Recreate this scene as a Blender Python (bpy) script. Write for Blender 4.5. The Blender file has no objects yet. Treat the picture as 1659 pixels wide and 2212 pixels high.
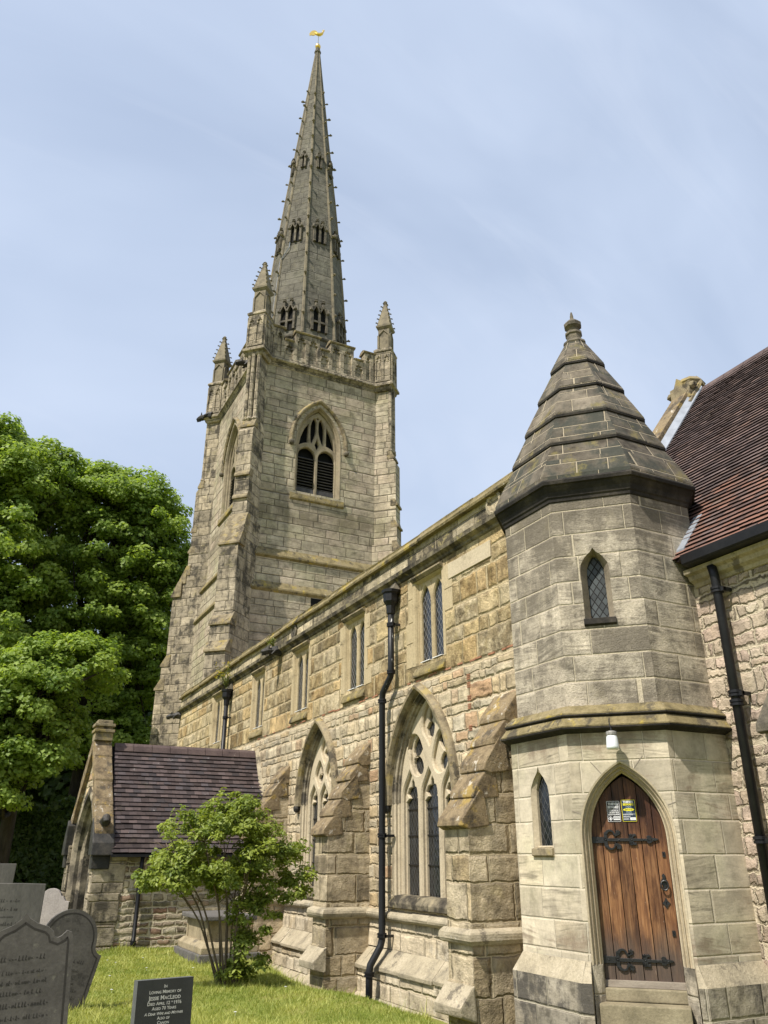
import bpy, bmesh, math, random
import numpy as np
from mathutils import Vector
from mathutils.geometry import delaunay_2d_cdt

random.seed(7)
rng = np.random.default_rng(11)
SC = bpy.context.scene
COL = SC.collection
R_ = math.radians

# ------------------------------------------------------------------ camera
PITCH, HEAD = R_(23.383), R_(27.024)
cd = bpy.data.cameras.new('camera')
cd.sensor_fit = 'HORIZONTAL'
cd.sensor_width = 36.0
cd.lens = 36.0 * 1710.8 / 1659.0
cd.clip_start = 0.05
cd.clip_end = 5000
cam = bpy.data.objects.new('camera', cd)
COL.objects.link(cam)
cam.location = (0, 0, 0)
cam.rotation_euler = (math.pi / 2 + PITCH, 0, -HEAD)
SC.camera = cam

# ------------------------------------------------------------------ sun and sky
SUN_EL, SUN_AZ = R_(54), R_(19)          # azimuth measured from -X (south) towards -Y (east)
sdir = Vector((-math.cos(SUN_AZ) * math.cos(SUN_EL), -math.sin(SUN_AZ) * math.cos(SUN_EL), math.sin(SUN_EL)))
sl = bpy.data.lights.new('sun', 'SUN')
sl.energy = 5.0
sl.angle = R_(1.0)
sl.color = (1.0, 0.94, 0.835)
sun = bpy.data.objects.new('sun', sl)
COL.objects.link(sun)
sun.rotation_euler = sdir.to_track_quat('Z', 'Y').to_euler()
sun.location = (-20, -10, 40)

W = bpy.data.worlds.new("World")
SC.world = W
W.use_nodes = True
wn = W.node_tree
wn.nodes.clear()
wo = wn.nodes.new('ShaderNodeOutputWorld')
wb = wn.nodes.new('ShaderNodeBackground')
sky = wn.nodes.new('ShaderNodeTexSky')
sky.sky_type = 'NISHITA'
sky.sun_disc = False
sky.sun_elevation = SUN_EL
sky.sun_rotation = math.atan2(sdir.x, sdir.y)
sky.air_density = 1.25
sky.dust_density = 2.2
sky.ozone_density = 1.6
wb.inputs['Strength'].default_value = 0.125
# thin high cloud: veils of pale grey mixed over the clear sky
tcw = wn.nodes.new('ShaderNodeTexCoord')
mpw = wn.nodes.new('ShaderNodeMapping')
mpw.inputs['Rotation'].default_value = (0.3, 0.5, 0.6)
mpw.inputs['Scale'].default_value = (1.6, 5.0, 3.2)
nzw = wn.nodes.new('ShaderNodeTexNoise')
nzw.inputs['Scale'].default_value = 0.9
nzw.inputs['Detail'].default_value = 4
nzw.inputs['Roughness'].default_value = 0.5
nzw.inputs['Distortion'].default_value = 0.5
rmw = wn.nodes.new('ShaderNodeValToRGB')
rmw.color_ramp.elements[0].position = 0.33
rmw.color_ramp.elements[0].color = (0.62, 0.62, 0.62, 1)
rmw.color_ramp.elements[1].position = 0.7
rmw.color_ramp.elements[1].color = (0.95, 0.95, 0.95, 1)
mxw = wn.nodes.new('ShaderNodeMix')
mxw.data_type = 'RGBA'
mxw.inputs[7].default_value = (4.0, 4.65, 5.85, 1)
mp2 = wn.nodes.new('ShaderNodeMapping')
mp2.inputs['Rotation'].default_value = (0.5, -0.35, 0.9)
mp2.inputs['Scale'].default_value = (1.2, 14.0, 5.0)
nz2 = wn.nodes.new('ShaderNodeTexNoise')
nz2.inputs['Scale'].default_value = 0.8
nz2.inputs['Detail'].default_value = 6
nz2.inputs['Roughness'].default_value = 0.6
nz2.inputs['Distortion'].default_value = 0.8
rm2 = wn.nodes.new('ShaderNodeValToRGB')
rm2.color_ramp.elements[0].position = 0.52
rm2.color_ramp.elements[0].color = (0, 0, 0, 1)
rm2.color_ramp.elements[1].position = 0.78
rm2.color_ramp.elements[1].color = (0.30, 0.30, 0.30, 1)
mx2 = wn.nodes.new('ShaderNodeMix')
mx2.data_type = 'RGBA'
mx2.inputs[7].default_value = (4.6, 5.1, 6.1, 1)
wn.links.new(tcw.outputs['Generated'], mp2.inputs['Vector'])
wn.links.new(mp2.outputs[0], nz2.inputs['Vector'])
wn.links.new(nz2.outputs['Fac'], rm2.inputs['Fac'])
wn.links.new(rm2.outputs['Color'], mx2.inputs[0])
wn.links.new(mxw.outputs[2], mx2.inputs[6])
wn.links.new(tcw.outputs['Generated'], mpw.inputs['Vector'])
wn.links.new(mpw.outputs[0], nzw.inputs['Vector'])
wn.links.new(nzw.outputs['Fac'], rmw.inputs['Fac'])
wn.links.new(rmw.outputs['Color'], mxw.inputs[0])
wn.links.new(sky.outputs['Color'], mxw.inputs[6])
wn.links.new(mx2.outputs[2], wb.inputs['Color'])
wn.links.new(wb.outputs[0], wo.inputs['Surface'])

SC.view_settings.view_transform = 'Standard'
SC.view_settings.look = 'None'
SC.view_settings.exposure = 0.38
SC.view_settings.gamma = 1.0

# ------------------------------------------------------------------ object helpers
ORG = {}


def empty(name, loc, label=None, cat=None, group=None):
    o = bpy.data.objects.new(name, None)
    o.empty_display_size = 0.2
    COL.objects.link(o)
    o.location = loc
    ORG[o.name] = Vector(loc)
    if label:
        o['label'] = label
    if cat:
        o['category'] = cat
    if group:
        o['group'] = group
    return o


def worldloc(o):
    return ORG.get(o.name, Vector((0, 0, 0)))


def tag(o, label=None, cat=None, group=None, kind=None):
    if label:
        o['label'] = label
    if cat:
        o['category'] = cat
    if group:
        o['group'] = group
    if kind:
        o['kind'] = kind
    return o


def box_uv(me):
    n = len(me.polygons)
    uv = me.uv_layers.new(name='UVMap')
    nl = len(me.loops)
    co = np.empty(len(me.vertices) * 3)
    me.vertices.foreach_get('co', co)
    co = co.reshape(-1, 3)
    li = np.empty(nl, dtype=np.int32)
    me.loops.foreach_get('vertex_index', li)
    pn = np.empty(n * 3)
    me.polygons.foreach_get('normal', pn)
    pn = pn.reshape(-1, 3)
    lt = np.empty(n, dtype=np.int32)
    me.polygons.foreach_get('loop_total', lt)
    fn = np.repeat(pn, lt, axis=0)
    p = co[li]
    t = np.stack([-fn[:, 1], fn[:, 0], np.zeros(nl)], axis=1)      # z cross n
    ln = np.linalg.norm(t, axis=1)
    flat = ln < 0.25
    t[flat] = (1, 0, 0)
    t /= np.maximum(np.linalg.norm(t, axis=1), 1e-6)[:, None]
    b = np.cross(fn, t)
    u = (t * p).sum(1)
    v = (b * p).sum(1)
    uv.data.foreach_set('uv', np.stack([u, v], 1).astype(np.float32).ravel())


class MB:
    def __init__(s):
        s.v = []
        s.f = []
        s.mi = []
        s.m = 0

    def face(s, pts):
        i = len(s.v)
        s.v.extend([tuple(p) for p in pts])
        s.f.append(list(range(i, i + len(pts))))
        s.mi.append(s.m)

    def box(s, x0, x1, y0, y1, z0, z1):
        p = [(x, y, z) for x in (x0, x1) for y in (y0, y1) for z in (z0, z1)]
        i = len(s.v)
        s.v.extend(p)
        for q in ((0, 1, 3, 2), (4, 6, 7, 5), (0, 4, 5, 1), (2, 3, 7, 6), (0, 2, 6, 4), (1, 5, 7, 3)):
            s.f.append([i + k for k in q])
            s.mi.append(s.m)

    def prism(s, pts_a, pts_b):
        """closed solid between two matching outlines"""
        n = len(pts_a)
        i = len(s.v)
        s.v.extend([tuple(p) for p in pts_a] + [tuple(p) for p in pts_b])
        s.f.append([i + k for k in range(n)][::-1])
        s.f.append([i + n + k for k in range(n)])
        s.mi += [s.m, s.m]
        for k in range(n):
            k2 = (k + 1) % n
            s.f.append([i + k, i + k2, i + n + k2, i + n + k])
            s.mi.append(s.m)

    def rings(s, rings, closed=True, cap0=False, cap1=False):
        n = len(rings[0])
        i = len(s.v)
        for r in rings:
            s.v.extend([tuple(p) for p in r])
        m = n if closed else n - 1
        for a in range(len(rings) - 1):
            for k in range(m):
                k2 = (k + 1) % n
                s.f.append([i + a * n + k, i + a * n + k2, i + (a + 1) * n + k2, i + (a + 1) * n + k])
                s.mi.append(s.m)
        if cap0:
            s.f.append([i + k for k in range(n)][::-1])
            s.mi.append(s.m)
        if cap1:
            s.f.append([i + (len(rings) - 1) * n + k for k in range(n)])
            s.mi.append(s.m)

    def tube(s, path, r, n=10, caps=True):
        path = [Vector(p) for p in path]
        rr = r if isinstance(r, (list, tuple)) else [r] * len(path)
        rings = []
        prev = None
        for k, p in enumerate(path):
            if k == 0:
                d = path[1] - p
            elif k == len(path) - 1:
                d = p - path[k - 1]
            else:
                d = (path[k + 1] - p).normalized() + (p - path[k - 1]).normalized()
            d.normalize()
            if prev is None:
                a = d.orthogonal().normalized()
            else:
                a = (prev - d * prev.dot(d)).normalized()
            prev = a
            b = d.cross(a)
            rings.append([p + (a * math.cos(2 * math.pi * j / n) + b * math.sin(2 * math.pi * j / n)) * rr[k] for j in range(n)])
        s.rings(rings, True, caps, caps)

    def lathe(s, c, prof, n=16, rot=0.0):
        c = Vector(c)
        rings = [[c + Vector((r * math.cos(rot + 2 * math.pi * j / n), r * math.sin(rot + 2 * math.pi * j / n), z)) for j in range(n)] for r, z in prof]
        s.rings(rings, True, True, True)

    def loft(s, corners, prof, cap0=False, cap1=False):
        """corners(offset) -> list of xy ; prof = [(offset, z)]"""
        s.rings([[(x, y, z) for x, y in corners(o)] for o, z in prof], True, cap0, cap1)

    def build(s, name, mats, parent=None, smooth=False, bevel=0.0, recalc=True, segs=2, uv=True, wob=0.0):
        me = bpy.data.meshes.new(name)
        me.from_pydata(s.v, [], s.f)
        if not isinstance(mats, (list, tuple)):
            mats = [mats]
        for m in mats:
            me.materials.append(m)
        me.polygons.foreach_set('material_index', s.mi)
        bm = bmesh.new()
        bm.from_mesh(me)
        bmesh.ops.remove_doubles(bm, verts=bm.verts, dist=0.0005)
        if recalc:
            bmesh.ops.recalc_face_normals(bm, faces=bm.faces)
        if wob:
            for vv in bm.verts:
                vv.co += Vector((random.uniform(-wob, wob), random.uniform(-wob, wob), random.uniform(-wob, wob)))
        if bevel:
            es = [e for e in bm.edges if len(e.link_faces) == 2 and e.calc_face_angle(0) > 0.5]
            bmesh.ops.bevel(bm, geom=es, offset=bevel, segments=segs, profile=0.6, affect='EDGES', clamp_overlap=True)
        bm.to_mesh(me)
        bm.free()
        me.update()
        if uv:
            box_uv(me)
        co = np.empty(len(me.vertices) * 3)
        me.vertices.foreach_get('co', co)
        co = co.reshape(-1, 3)
        c = Vector(((co[:, 0].min() + co[:, 0].max()) / 2, (co[:, 1].min() + co[:, 1].max()) / 2, co[:, 2].min()))
        co -= np.array(c)
        me.vertices.foreach_set('co', co.astype(np.float32).ravel())
        if smooth:
            me.polygons.foreach_set('use_smooth', [True] * len(me.polygons))
        me.update()
        o = bpy.data.objects.new(name, me)
        COL.objects.link(o)
        if parent is not None:
            o.parent = parent
            o.location = c - worldloc(parent)
        else:
            o.location = c
        ORG[o.name] = c
        return o


class Frame:
    def __init__(s, o, n):
        s.o = Vector(o)
        s.n = Vector(n).normalized()
        s.v = Vector((0, 0, 1))
        s.u = s.v.cross(s.n).normalized()
        if abs(s.n.z) > 1e-4:
            s.v = s.n.cross(s.u)

    def __call__(s, u, v, d=0.0):
        return s.o + s.u * u + s.v * v + s.n * d


def area2(p):
    return sum(p[i][0] * p[(i + 1) % len(p)][1] - p[(i + 1) % len(p)][0] * p[i][1] for i in range(len(p))) / 2


def ccw(p):
    return list(p) if area2(p) > 0 else list(p)[::-1]


def inside(poly, x, y):
    c = False
    n = len(poly)
    for i in range(n):
        (x0, y0), (x1, y1) = poly[i - 1], poly[i]
        if (y0 > y) != (y1 > y) and x < (x1 - x0) * (y - y0) / (y1 - y0) + x0:
            c = not c
    return c


def panel(mb, fr, outer, holes=(), d=0.0, reveal=0.0, back=None):
    loops = [ccw(outer)] + [ccw(h)[::-1] for h in holes]
    pts, edges = [], []
    for l in loops:
        i0 = len(pts)
        pts += [Vector((x, y)) for x, y in l]
        edges += [(i0 + k, i0 + (k + 1) % len(l)) for k in range(len(l))]
    ov, _oe, of, _a, _b, _c = delaunay_2d_cdt(pts, edges, [], 0, 1e-5)
    flat = [(p.x, p.y) for p in ov]
    tri = []
    for t in of:
        cx = sum(flat[k][0] for k in t) / len(t)
        cy = sum(flat[k][1] for k in t) / len(t)
        if inside(loops[0], cx, cy) and not any(inside(l, cx, cy) for l in loops[1:]):
            tri.append(tuple(t))
    i = len(mb.v)
    mb.v.extend([tuple(fr(u, v, d)) for u, v in flat])
    for t in tri:
        a, b, c = [flat[k] for k in t]
        ar = (b[0] - a[0]) * (c[1] - a[1]) - (c[0] - a[0]) * (b[1] - a[1])
        if abs(ar) < 1e-9:
            continue
        mb.f.append([i + k for k in (t if ar > 0 else t[::-1])])
        mb.mi.append(mb.m)
    if reveal:
        for h in holes:
            h = ccw(h)
            for k in range(len(h)):
                a, b = h[k], h[(k + 1) % len(h)]
                mb.face([fr(*a, d), fr(*a, d - reveal), fr(*b, d - reveal), fr(*b, d)])


def offset_poly(p, o):
    """offset closed ccw polygon inward by o"""
    p = ccw(p)
    n = len(p)
    out = []
    for i in range(n):
        a, b, c = p[i - 1], p[i], p[(i + 1) % n]
        d1 = Vector((b[0] - a[0], b[1] - a[1]))
        d2 = Vector((c[0] - b[0], c[1] - b[1]))
        if d1.length < 1e-9 or d2.length < 1e-9:
            out.append(b)
            continue
        d1.normalize()
        d2.normalize()
        n1 = Vector((-d1.y, d1.x))
        n2 = Vector((-d2.y, d2.x))
        m = n1 + n2
        if m.length < 1e-6:
            m = n1
        m.normalize()
        k = 1 / max(0.45, m.dot(n1))
        out.append((b[0] + m.x * o * k, b[1] + m.y * o * k))
    return out


def plate(mb, fr, outer, holes, d, t, ch=0.02, depth=None):
    """stone plate with openings whose edges are chamfered back to a smaller opening"""
    panel(mb, fr, outer, holes, d)
    for h in holes:
        h = ccw(h)
        h2 = offset_poly(h, ch)
        n = len(h)
        for k in range(n):
            k2 = (k + 1) % n
            mb.face([fr(*h[k], d), fr(*h2[k], d - ch * 1.2), fr(*h2[k2], d - ch * 1.2), fr(*h[k2], d)])
            mb.face([fr(*h2[k], d - ch * 1.2), fr(*h2[k], d - t), fr(*h2[k2], d - t), fr(*h2[k2], d - ch * 1.2)])


def arch(cu, a, z0, zs, za, n=10):
    """pointed arch outline, starting bottom left, counter-clockwise reversed (left side up, over, right side down)"""
    h = za - zs
    r = (a * a + h * h) / (2 * a)
    p = [(cu - a, z0)] if z0 < zs - 1e-6 else []
    cl = cu - a + r
    ang = math.asin(min(1, h / r))
    for k in range(n + 1):
        t = ang * k / n
        p.append((cl - r * math.cos(t), zs + r * math.sin(t)))
    right = [(2 * cu - x, y) for x, y in p[:-1]][::-1]
    return p + right


def sweep(mb, fr, path, prof, closed=False):
    n = len(path)
    rings = []
    for i, p in enumerate(path):
        a = path[i - 1] if (i > 0 or closed) else None
        c = path[(i + 1) % n] if (i < n - 1 or closed) else None
        ns = []
        for q0, q1 in ((a, p), (p, c)):
            if q0 is None or q1 is None:
                continue
            dx, dy = q1[0] - q0[0], q1[1] - q0[1]
            l = math.hypot(dx, dy) or 1
            ns.append(Vector((-dy / l, dx / l)))
        m = ns[0] if len(ns) == 1 else (ns[0] + ns[1])
        m.normalize()
        k = 1 / max(0.4, m.dot(ns[0]))
        rings.append([fr(p[0] + m.x * o * k, p[1] + m.y * o * k, d) for o, d in prof])
    mb.rings(rings, closed=False)
    if not closed:
        mb.face(rings[0][::-1])
        mb.face(rings[-1])


def smooth_loop(pts, n=6, closed=True):
    """Catmull-Rom through points"""
    out = []
    N = len(pts)
    for i in range(N if closed else N - 1):
        p0, p1, p2, p3 = (pts[(i - 1) % N] if closed or i > 0 else pts[0]), pts[i], pts[(i + 1) % N], (pts[(i + 2) % N] if closed or i + 2 < N else pts[-1])
        for k in range(n):
            t = k / n
            t2, t3 = t * t, t * t * t
            out.append(tuple(0.5 * ((2 * p1[j]) + (-p0[j] + p2[j]) * t + (2 * p0[j] - 5 * p1[j] + 4 * p2[j] - p3[j]) * t2 + (-p0[j] + 3 * p1[j] - 3 * p2[j] + p3[j]) * t3) for j in range(len(p1))))
    if not closed:
        out.append(tuple(pts[-1]))
    return out


def text_mesh(name, lines, fr, mat, parent, d=0.002, extrude=0.0, bold=0.012):
    """lines = [(string, u centre, v baseline, size, xscale, small_caps, shear)] merged into one mesh"""
    allv, allf = [], []
    for st, u, v, size, xs, caps, shear in lines:
        cu = bpy.data.curves.new('lettering', 'FONT')
        cu.body = st
        cu.align_x = 'CENTER'
        cu.size = size
        cu.shear = shear
        cu.offset = bold * size
        cu.extrude = extrude / 1.0
        cu.resolution_u = 3
        cu.small_caps_scale = 0.78
        if caps:
            for ch in cu.body_format:
                ch.use_small_caps = True
        to = bpy.data.objects.new('lettering', cu)
        COL.objects.link(to)
        bpy.context.view_layer.update()
        me = bpy.data.meshes.new_from_object(to.evaluated_get(bpy.context.evaluated_depsgraph_get()))
        bpy.data.objects.remove(to)
        bpy.data.curves.remove(cu)
        o = len(allv)
        for vv in me.vertices:
            allv.append(tuple(fr(u + vv.co.x * xs, v + vv.co.y, d + vv.co.z)))
        for p in me.polygons:
            allf.append([o + k for k in p.vertices])
        bpy.data.meshes.remove(me)
    mb = MB()
    mb.v = allv
    mb.f = allf
    mb.mi = [0] * len(allf)
    return mb.build(name, mat, parent, recalc=False)
# ------------------------------------------------------------------ materials
class NT:
    def __init__(s, name):
        s.m = bpy.data.materials.new(name)
        s.m.use_nodes = True
        s.t = s.m.node_tree
        s.t.nodes.clear()
        s.out = s.n('ShaderNodeOutputMaterial')
        s.b = s.n('ShaderNodeBsdfPrincipled')
        s.t.links.new(s.b.outputs[0], s.out.inputs['Surface'])

    def n(s, typ, **kw):
        nd = s.t.nodes.new(typ)
        for k, v in kw.items():
            setattr(nd, k, v)
        return nd

    def set(s, sock, v):
        if isinstance(v, bpy.types.NodeSocket):
            s.t.links.new(v, sock)
        elif isinstance(v, (tuple, list)):
            if len(v) == 3 and len(sock.default_value) == 4:
                v = (*v, 1)
            sock.default_value = v
        else:
            sock.default_value = v

    def math(s, op, a, b=0.0, c=None, clamp=False):
        nd = s.n('ShaderNodeMath', operation=op, use_clamp=clamp)
        s.set(nd.inputs[0], a)
        s.set(nd.inputs[1], b)
        if c is not None:
            s.set(nd.inputs[2], c)
        return nd.outputs[0]

    def vmath(s, op, a, b):
        nd = s.n('ShaderNodeVectorMath', operation=op)
        s.set(nd.inputs[0], a)
        if op == 'SCALE':
            s.set(nd.inputs['Scale'], b)
        else:
            s.set(nd.inputs[1], b)
        return nd.outputs[0]

    def comb(s, x, y, z=0.0):
        nd = s.n('ShaderNodeCombineXYZ')
        for i, v in enumerate((x, y, z)):
            s.set(nd.inputs[i], v)
        return nd.outputs[0]

    def sep(s, v):
        nd = s.n('ShaderNodeSeparateXYZ')
        s.set(nd.inputs[0], v)
        return nd.outputs

    def noise(s, vec, scale, detail=3.0, rough=0.55, dist=0.0, dim='3D', w=None):
        nd = s.n('ShaderNodeTexNoise', noise_dimensions=dim)
        if vec is not None and dim != '1D':
            s.set(nd.inputs['Vector'], vec)
        if w is not None:
            s.set(nd.inputs['W'], w)
        s.set(nd.inputs['Scale'], scale)
        s.set(nd.inputs['Detail'], detail)
        s.set(nd.inputs['Roughness'], rough)
        s.set(nd.inputs['Distortion'], dist)
        return nd.outputs

    def white(s, w):
        nd = s.n('ShaderNodeTexWhiteNoise', noise_dimensions='1D')
        s.set(nd.inputs['W'], w)
        return nd.outputs['Value']

    def ramp(s, f, els, interp='LINEAR'):
        nd = s.n('ShaderNodeValToRGB')
        cr = nd.color_ramp
        cr.interpolation = interp
        while len(cr.elements) < len(els):
            cr.elements.new(0.5)
        for e, (p, c) in zip(cr.elements, els):
            e.position = p
            e.color = (*c, 1) if isinstance(c, (tuple, list)) else (c, c, c, 1)
        s.set(nd.inputs[0], f)
        return nd.outputs[0]

    def smooth(s, f, a, b):
        nd = s.n('ShaderNodeMapRange', interpolation_type='SMOOTHSTEP')
        s.set(nd.inputs[0], f)
        s.set(nd.inputs[1], a)
        s.set(nd.inputs[2], b)
        return nd.outputs[0]

    def mix(s, f, a, b, blend='MIX'):
        nd = s.n('ShaderNodeMix', data_type='RGBA', blend_type=blend)
        s.set(nd.inputs[0], f)
        s.set(nd.inputs[6], a)
        s.set(nd.inputs[7], b)
        return nd.outputs[2]

    def fin(s, col, rough=0.9, spec=0.2, metal=0.0, h=None, hd=0.01, hs=1.0):
        s.set(s.b.inputs['Base Color'], col)
        s.set(s.b.inputs['Roughness'], rough)
        s.set(s.b.inputs['Specular IOR Level'], spec)
        s.set(s.b.inputs['Metallic'], metal)
        if h is not None:
            bp = s.n('ShaderNodeBump')
            bp.inputs['Strength'].default_value = hs
            bp.inputs['Distance'].default_value = hd
            s.set(bp.inputs['Height'], h)
            s.t.links.new(bp.outputs[0], s.b.inputs['Normal'])
        return s.m

    def pos(s):
        return s.n('ShaderNodeNewGeometry').outputs['Position']

    def uv(s):
        return s.n('ShaderNodeUVMap').outputs[0]


def desat(c, k=0.20, g=1.07):
    l = 0.3 * c[0] + 0.55 * c[1] + 0.15 * c[2]
    return tuple((l + (v - l) * (1 - k)) * g for v in c)


def stone(name, h, w, pal, mortar, ms=0.012, seed=0, soot=0.5, soot_at=0.55, soot_col=(0.035, 0.032, 0.028), lichen=0.25,
          lich_col=(0.33, 0.27, 0.09), bump=0.02, rough=1.0, lam=0.5, wob=0.012, vary_h=0.35, vary_w=1.0, joint_round=0.35,
          zdark=(), grime=0.35, block_dark=0.0, green=0.0, mort_dark=0.0, pit=0.5, bc=0.16, mott=0.5, lamsoot=0.15, heart=0.0, grain=0.45, soot_w=0.17, ds=0.20):
    """coursed masonry: irregular courses, block widths, per-block colour, lamination, pits, soot and lichen"""
    N = NT(name)
    P = N.pos()
    u, v, _ = N.sep(N.uv())
    dn = N.vmath('SUBTRACT', N.noise(P, 5.0, 2.0)[1], (0.5, 0.5, 0.5))
    dn2 = N.vmath('SUBTRACT', N.noise(P, 22.0, 2.0)[1], (0.5, 0.5, 0.5))
    dx, dy, _z = N.sep(N.vmath('ADD', N.vmath('SCALE', dn, wob * 2.2), N.vmath('SCALE', dn2, wob * 0.9)))
    u = N.math('ADD', u, dx)
    v = N.math('ADD', v, dy)
    vn = N.noise(None, 0.62 / h, 1.0, dim='1D', w=N.math('ADD', v, seed * 3.7 + 20.0))[0]
    v = N.math('ADD', v, N.math('MULTIPLY', N.math('SUBTRACT', vn, 0.5), h * vary_h * 2.2))
    row = N.math('FLOOR', N.math('DIVIDE', v, h))
    rr = N.white(N.math('ADD', row, seed * 1.37 + 0.31))
    un = N.noise(N.comb(N.math('MULTIPLY', u, 0.8 / w), N.math('MULTIPLY', row, 7.31), seed), 1.0, 1.0)[0]
    u2 = N.math('ADD', N.math('ADD', u, N.math('MULTIPLY', rr, 17.0)), N.math('MULTIPLY', N.math('SUBTRACT', un, 0.5), w * vary_w * 1.6))
    bt = N.n('ShaderNodeTexBrick', offset=0.5, offset_frequency=2, squash=1.0)
    N.set(bt.inputs['Vector'], N.comb(u2, v, 0.0))
    N.set(bt.inputs['Color1'], (0, 0, 0, 1))
    N.set(bt.inputs['Color2'], (1, 1, 1, 1))
    N.set(bt.inputs['Mortar'], (0, 0, 0, 1))
    N.set(bt.inputs['Scale'], 1.0)
    N.set(bt.inputs['Mortar Size'], ms)
    N.set(bt.inputs['Mortar Smooth'], 0.25)
    N.set(bt.inputs['Bias'], 0.0)
    N.set(bt.inputs['Brick Width'], w)
    N.set(bt.inputs['Row Height'], h)
    fac = bt.outputs['Fac']
    # a second brick texture with wide soft joints rounds the arrises for the bump and dirties the edges
    b2 = N.n('ShaderNodeTexBrick', offset=0.5, offset_frequency=2, squash=1.0)
    N.set(b2.inputs['Vector'], N.comb(u2, v, 0.0))
    N.set(b2.inputs['Scale'], 1.0)
    N.set(b2.inputs['Mortar Size'], ms * 1.8 + joint_round * 0.1)
    N.set(b2.inputs['Mortar Smooth'], 1.0)
    N.set(b2.inputs['Brick Width'], w)
    N.set(b2.inputs['Row Height'], h)
    edge = b2.outputs['Fac']
    r0 = N.sep(bt.outputs['Color'])[0]
    r0 = N.white(N.math('ADD', N.math('MULTIPLY', r0, 531.7), seed))
    r1 = N.white(N.math('MULTIPLY', r0, 91.7))
    r2 = N.white(N.math('MULTIPLY', r0, 37.3))
    pal = [desat(c, ds) for c in pal]
    mortar = desat(mortar, ds)
    k = len(pal)
    base = N.ramp(r0, [((i + 0.0) / max(1, k - 1), c) for i, c in enumerate(pal)])
    # brightness from block to block
    base = N.mix(1.0, base, N.ramp(r1, [(0, 1 - bc), (1, 1 + bc * 0.8)]), 'MULTIPLY')
    # broad tone across the wall
    big = N.noise(N.vmath('ADD', P, (seed * 5.0, 0, 0)), 0.55, 4.0, 0.6)[0]
    base = N.mix(1.0, base, N.ramp(big, [(0.36, 0.78), (0.64, 1.16)]), 'MULTIPLY')
    # bedding planes inside some blocks
    tilt = N.math('MULTIPLY', N.math('SUBTRACT', r1, 0.5), 0.32)
    lv = N.comb(N.math('MULTIPLY', u, 2.2), N.math('MULTIPLY', N.math('ADD', v, N.math('MULTIPLY', u, tilt)), 26.0), N.math('MULTIPLY', r0, 50.0))
    ln = N.noise(lv, 1.0, 4.0, 0.6, 0.4)[0]
    lamf = N.math('MULTIPLY', N.smooth(r2, 0.35, 0.9), lam)
    base = N.mix(lamf, base, N.mix(1.0, base, N.ramp(ln, [(0.34, 0.42), (0.47, 0.95), (0.64, 1.25)]), 'MULTIPLY'))
    fine = N.noise(P, 38.0, 5.0, 0.7)[0]
    base = N.mix(grain, base, N.mix(1.0, base, N.ramp(fine, [(0.34, 0.7), (0.66, 1.25)]), 'MULTIPLY'))
    mo = N.noise(N.vmath('ADD', P, (seed * 2.0, 5, 1)), 4.2, 5.0, 0.66)[0]
    base = N.mix(mott, base, N.mix(1.0, base, N.ramp(mo, [(0.36, 0.28), (0.46, 0.85), (0.54, 1.10), (0.64, 1.48)]), 'MULTIPLY'))
    # soot: patches that follow blocks and run down the face
    sn = N.noise(N.vmath('ADD', P, (seed, seed, seed)), 1.9, 7.0, 0.68)[0]
    st = N.noise(N.comb(N.math('MULTIPLY', u, 5.0), N.math('MULTIPLY', v, 0.7), seed), 1.0, 4.0, 0.6)[0]
    sm = N.math('ADD', N.math('ADD', N.math('MULTIPLY', sn, 0.7), N.math('MULTIPLY', st, 0.3)), N.math('MULTIPLY', N.math('SUBTRACT', r2, 0.5), 0.10 + block_dark))
    sm = N.math('ADD', sm, N.math('MULTIPLY', N.math('SUBTRACT', ln, 0.5), lamsoot))
    sm = N.math('ADD', sm, N.math('MULTIPLY', N.math('SUBTRACT', mo, 0.5), 0.25))
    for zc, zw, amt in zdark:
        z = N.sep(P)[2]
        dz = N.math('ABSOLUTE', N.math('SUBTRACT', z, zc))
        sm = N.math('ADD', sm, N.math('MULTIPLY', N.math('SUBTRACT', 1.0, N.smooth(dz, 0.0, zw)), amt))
    sf = N.math('MULTIPLY', N.smooth(sm, soot_at, soot_at + soot_w), soot)
    base = N.mix(sf, base, N.mix(fine, soot_col, tuple(c * 2.2 for c in soot_col)))
    if heart:
        # rough dark weathered hearts of the blocks inside paler worn margins
        hm = N.noise(N.vmath('ADD', P, (2.0, 9.0, seed)), 3.3, 5.0, 0.7)[0]
        hf = N.math('MULTIPLY', N.math('MULTIPLY', N.math('SUBTRACT', 1.0, edge, clamp=True), N.smooth(N.math('ADD', hm, N.math('MULTIPLY', N.math('SUBTRACT', r2, 0.5), 0.22)), 0.44, 0.6)), heart)
        base = N.mix(hf, base, N.mix(1.0, base, N.mix(mo, (0.36, 0.34, 0.31), (0.72, 0.68, 0.6)), 'MULTIPLY'))
    if lichen:
        lf = N.noise(N.vmath('ADD', P, (0, 13.0 + seed, 0)), 2.6, 6.0, 0.72)[0]
        base = N.mix(N.math('MULTIPLY', N.smooth(lf, 0.54, 0.66), lichen), base, lich_col)
    if green:
        gf = N.noise(N.vmath('ADD', P, (7.0, 3.0 + seed, 0)), 0.9, 4.0, 0.6)[0]
        base = N.mix(N.math('MULTIPLY', N.smooth(gf, 0.45, 0.65), green), base, N.mix(1.0, base, (0.78, 0.95, 0.55), 'MULTIPLY'))
    mcol = N.mix(fine, tuple(c * 0.75 for c in mortar), tuple(c * 1.15 for c in mortar))
    if mort_dark:
        mcol = N.mix(N.math('MULTIPLY', N.smooth(N.noise(P, 1.7, 4.0)[0], 0.42, 0.6), mort_dark), mcol, (0.06, 0.052, 0.04))
    mcol = N.mix(N.math('MULTIPLY', sf, 0.22), mcol, (0.05, 0.045, 0.04))
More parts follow.
